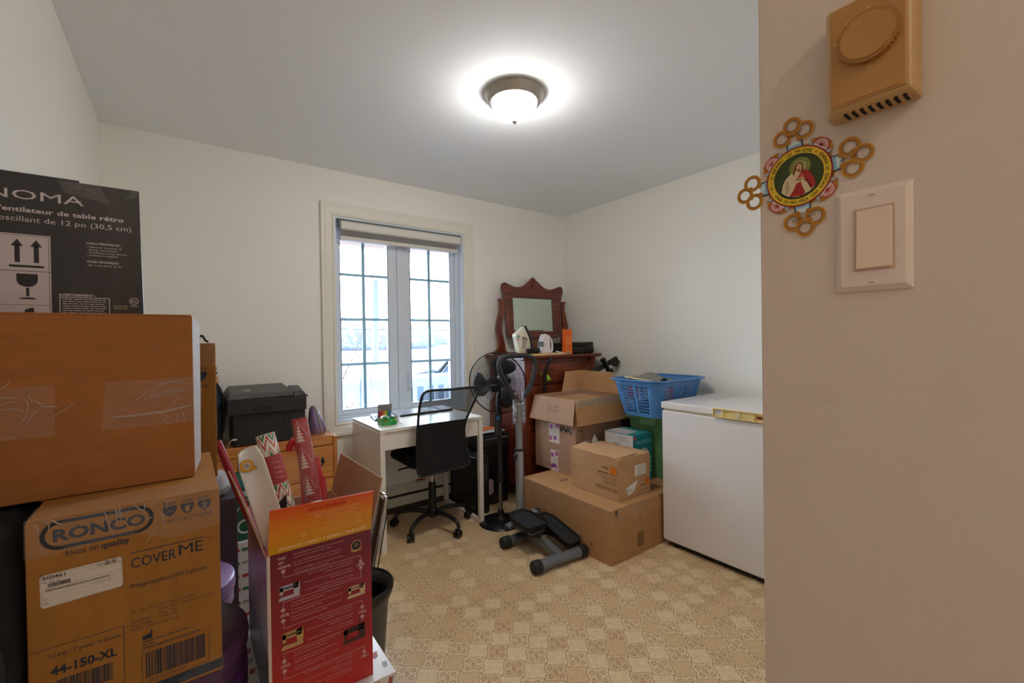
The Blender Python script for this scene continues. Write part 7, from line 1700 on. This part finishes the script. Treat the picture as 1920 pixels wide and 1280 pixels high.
for x in (4.2, 7.5): MB().cyl((x, 8.56, -.65), (x, 8.8, -.65), .35, 24).build('wheel', M_black, cr, smooth=40)
MB().loft([[(3.7, 8.7, .40), (4.4, 8.7, .51), (4.4, 10.2, .51), (3.7, 10.2, .40)], [(3.75, 8.75, .52), (4.38, 8.75, .62), (4.38, 10.15, .62), (3.75, 10.15, .52)]]).build('hood_snow', M_snow, cr, bevel=.03, seg=3)
# brush belt, plain, wood line and mountains, all real distances
def ridge(name, X0, X1, Y, base, hf, m, depth=20, n=160):
    mb = MB(); A = []; B = []; C = []
    for i in range(n + 1):
        x = X0 + (X1 - X0) * i / n; h = hf(x); A.append((x, Y, base)); B.append((x, Y + depth * .5, base + h)); C.append((x, Y + depth, base))
    a = [mb.v(q) for q in A]; b = [mb.v(q) for q in B]; c = [mb.v(q) for q in C]
    for i in range(n): mb.f([a[i], a[i + 1], b[i + 1], b[i]]); mb.f([b[i], b[i + 1], c[i + 1], c[i]])
    return struct(mb.build(name, m, smooth=80))
N1 = lambda x, s, seed=0: mnoise.noise(Vector((x * s, seed, 0)))
ridge('brown_brush', -20, 80, 40, -2.0, lambda x: 1.0 + .5 * N1(x, .5) + .25 * N1(x, 3), mat('brush_tan', (150, 122, 98), rough=.9, var=.3, vs=2), 3, 500)
struct(MB().box(-400, 900, 60, 700, -4.2, -4.0).build('snowy_plain', mat('plain_snow', (180, 188, 202), rough=.9, var=.12, vs=.03, vscale=(1, 5, 1))))
ridge('wood_line', -100, 500, 230, -4, lambda x: 3.6 + 1.0 * N1(x, .06) + .8 * N1(x, .5), mat('wood_blue', (146, 156, 172), rough=.9, var=.35, vs=.15), 12, 500)  # pale blue colour holds the distance haze
def mount_mat():
    m = bpy.data.materials.new('snowy_mountain'); m.use_nodes = True; nt = m.node_tree; b = nt.nodes['Principled BSDF']; b.inputs['Roughness'].default_value = .9
    g = nt.nodes.new('ShaderNodeNewGeometry'); mp = nt.nodes.new('ShaderNodeMapping'); mp.inputs['Rotation'].default_value = (0, math.radians(40), 0); mp.inputs['Scale'].default_value = (.028, .01, .006)
    nt.links.new(g.outputs['Position'], mp.inputs[0]); n = nt.nodes.new('ShaderNodeTexNoise'); n.inputs['Scale'].default_value = 6; n.inputs['Detail'].default_value = 3; nt.links.new(mp.outputs[0], n.inputs['Vector'])
    r = nt.nodes.new('ShaderNodeValToRGB'); r.color_ramp.elements[0].position = .47; r.color_ramp.elements[1].position = .56; r.color_ramp.elements[0].color = lin((160, 172, 194)); r.color_ramp.elements[1].color = lin((206, 212, 224))  # distance haze put into the pale mountain tones
    nt.links.new(n.outputs['Fac'], r.inputs[0]); nt.links.new(r.outputs[0], b.inputs['Base Color']); return m
ridge('mountain', -300, 900, 500, -4, lambda x: 32 + 9 * N1(x, .006, 4) + 3 * N1(x, .03, 2) - .035 * max(0, x - 170), mount_mat(), 120, 300)
tag(MB().tube([(-10, 30, 2.35), (5, 30, 2.05), (18, 30, 1.95), (35, 30, 2.2), (60, 30, 2.6)], .018, 4).build('power_line', mat('wire', (110, 116, 126), rough=.8), loc=(18, 30, 2.0)), 'thin dark power line crossing the view outside', 'cable')
# roof edge over the window
struct(MB().box(-1, 4, 3.36, 3.95, 2.16, 2.24).box(-1, 4, 3.88, 3.95, 2.09, 2.24).build('trim_1', mat('soffit_pink', (212, 188, 176), rough=.6)))
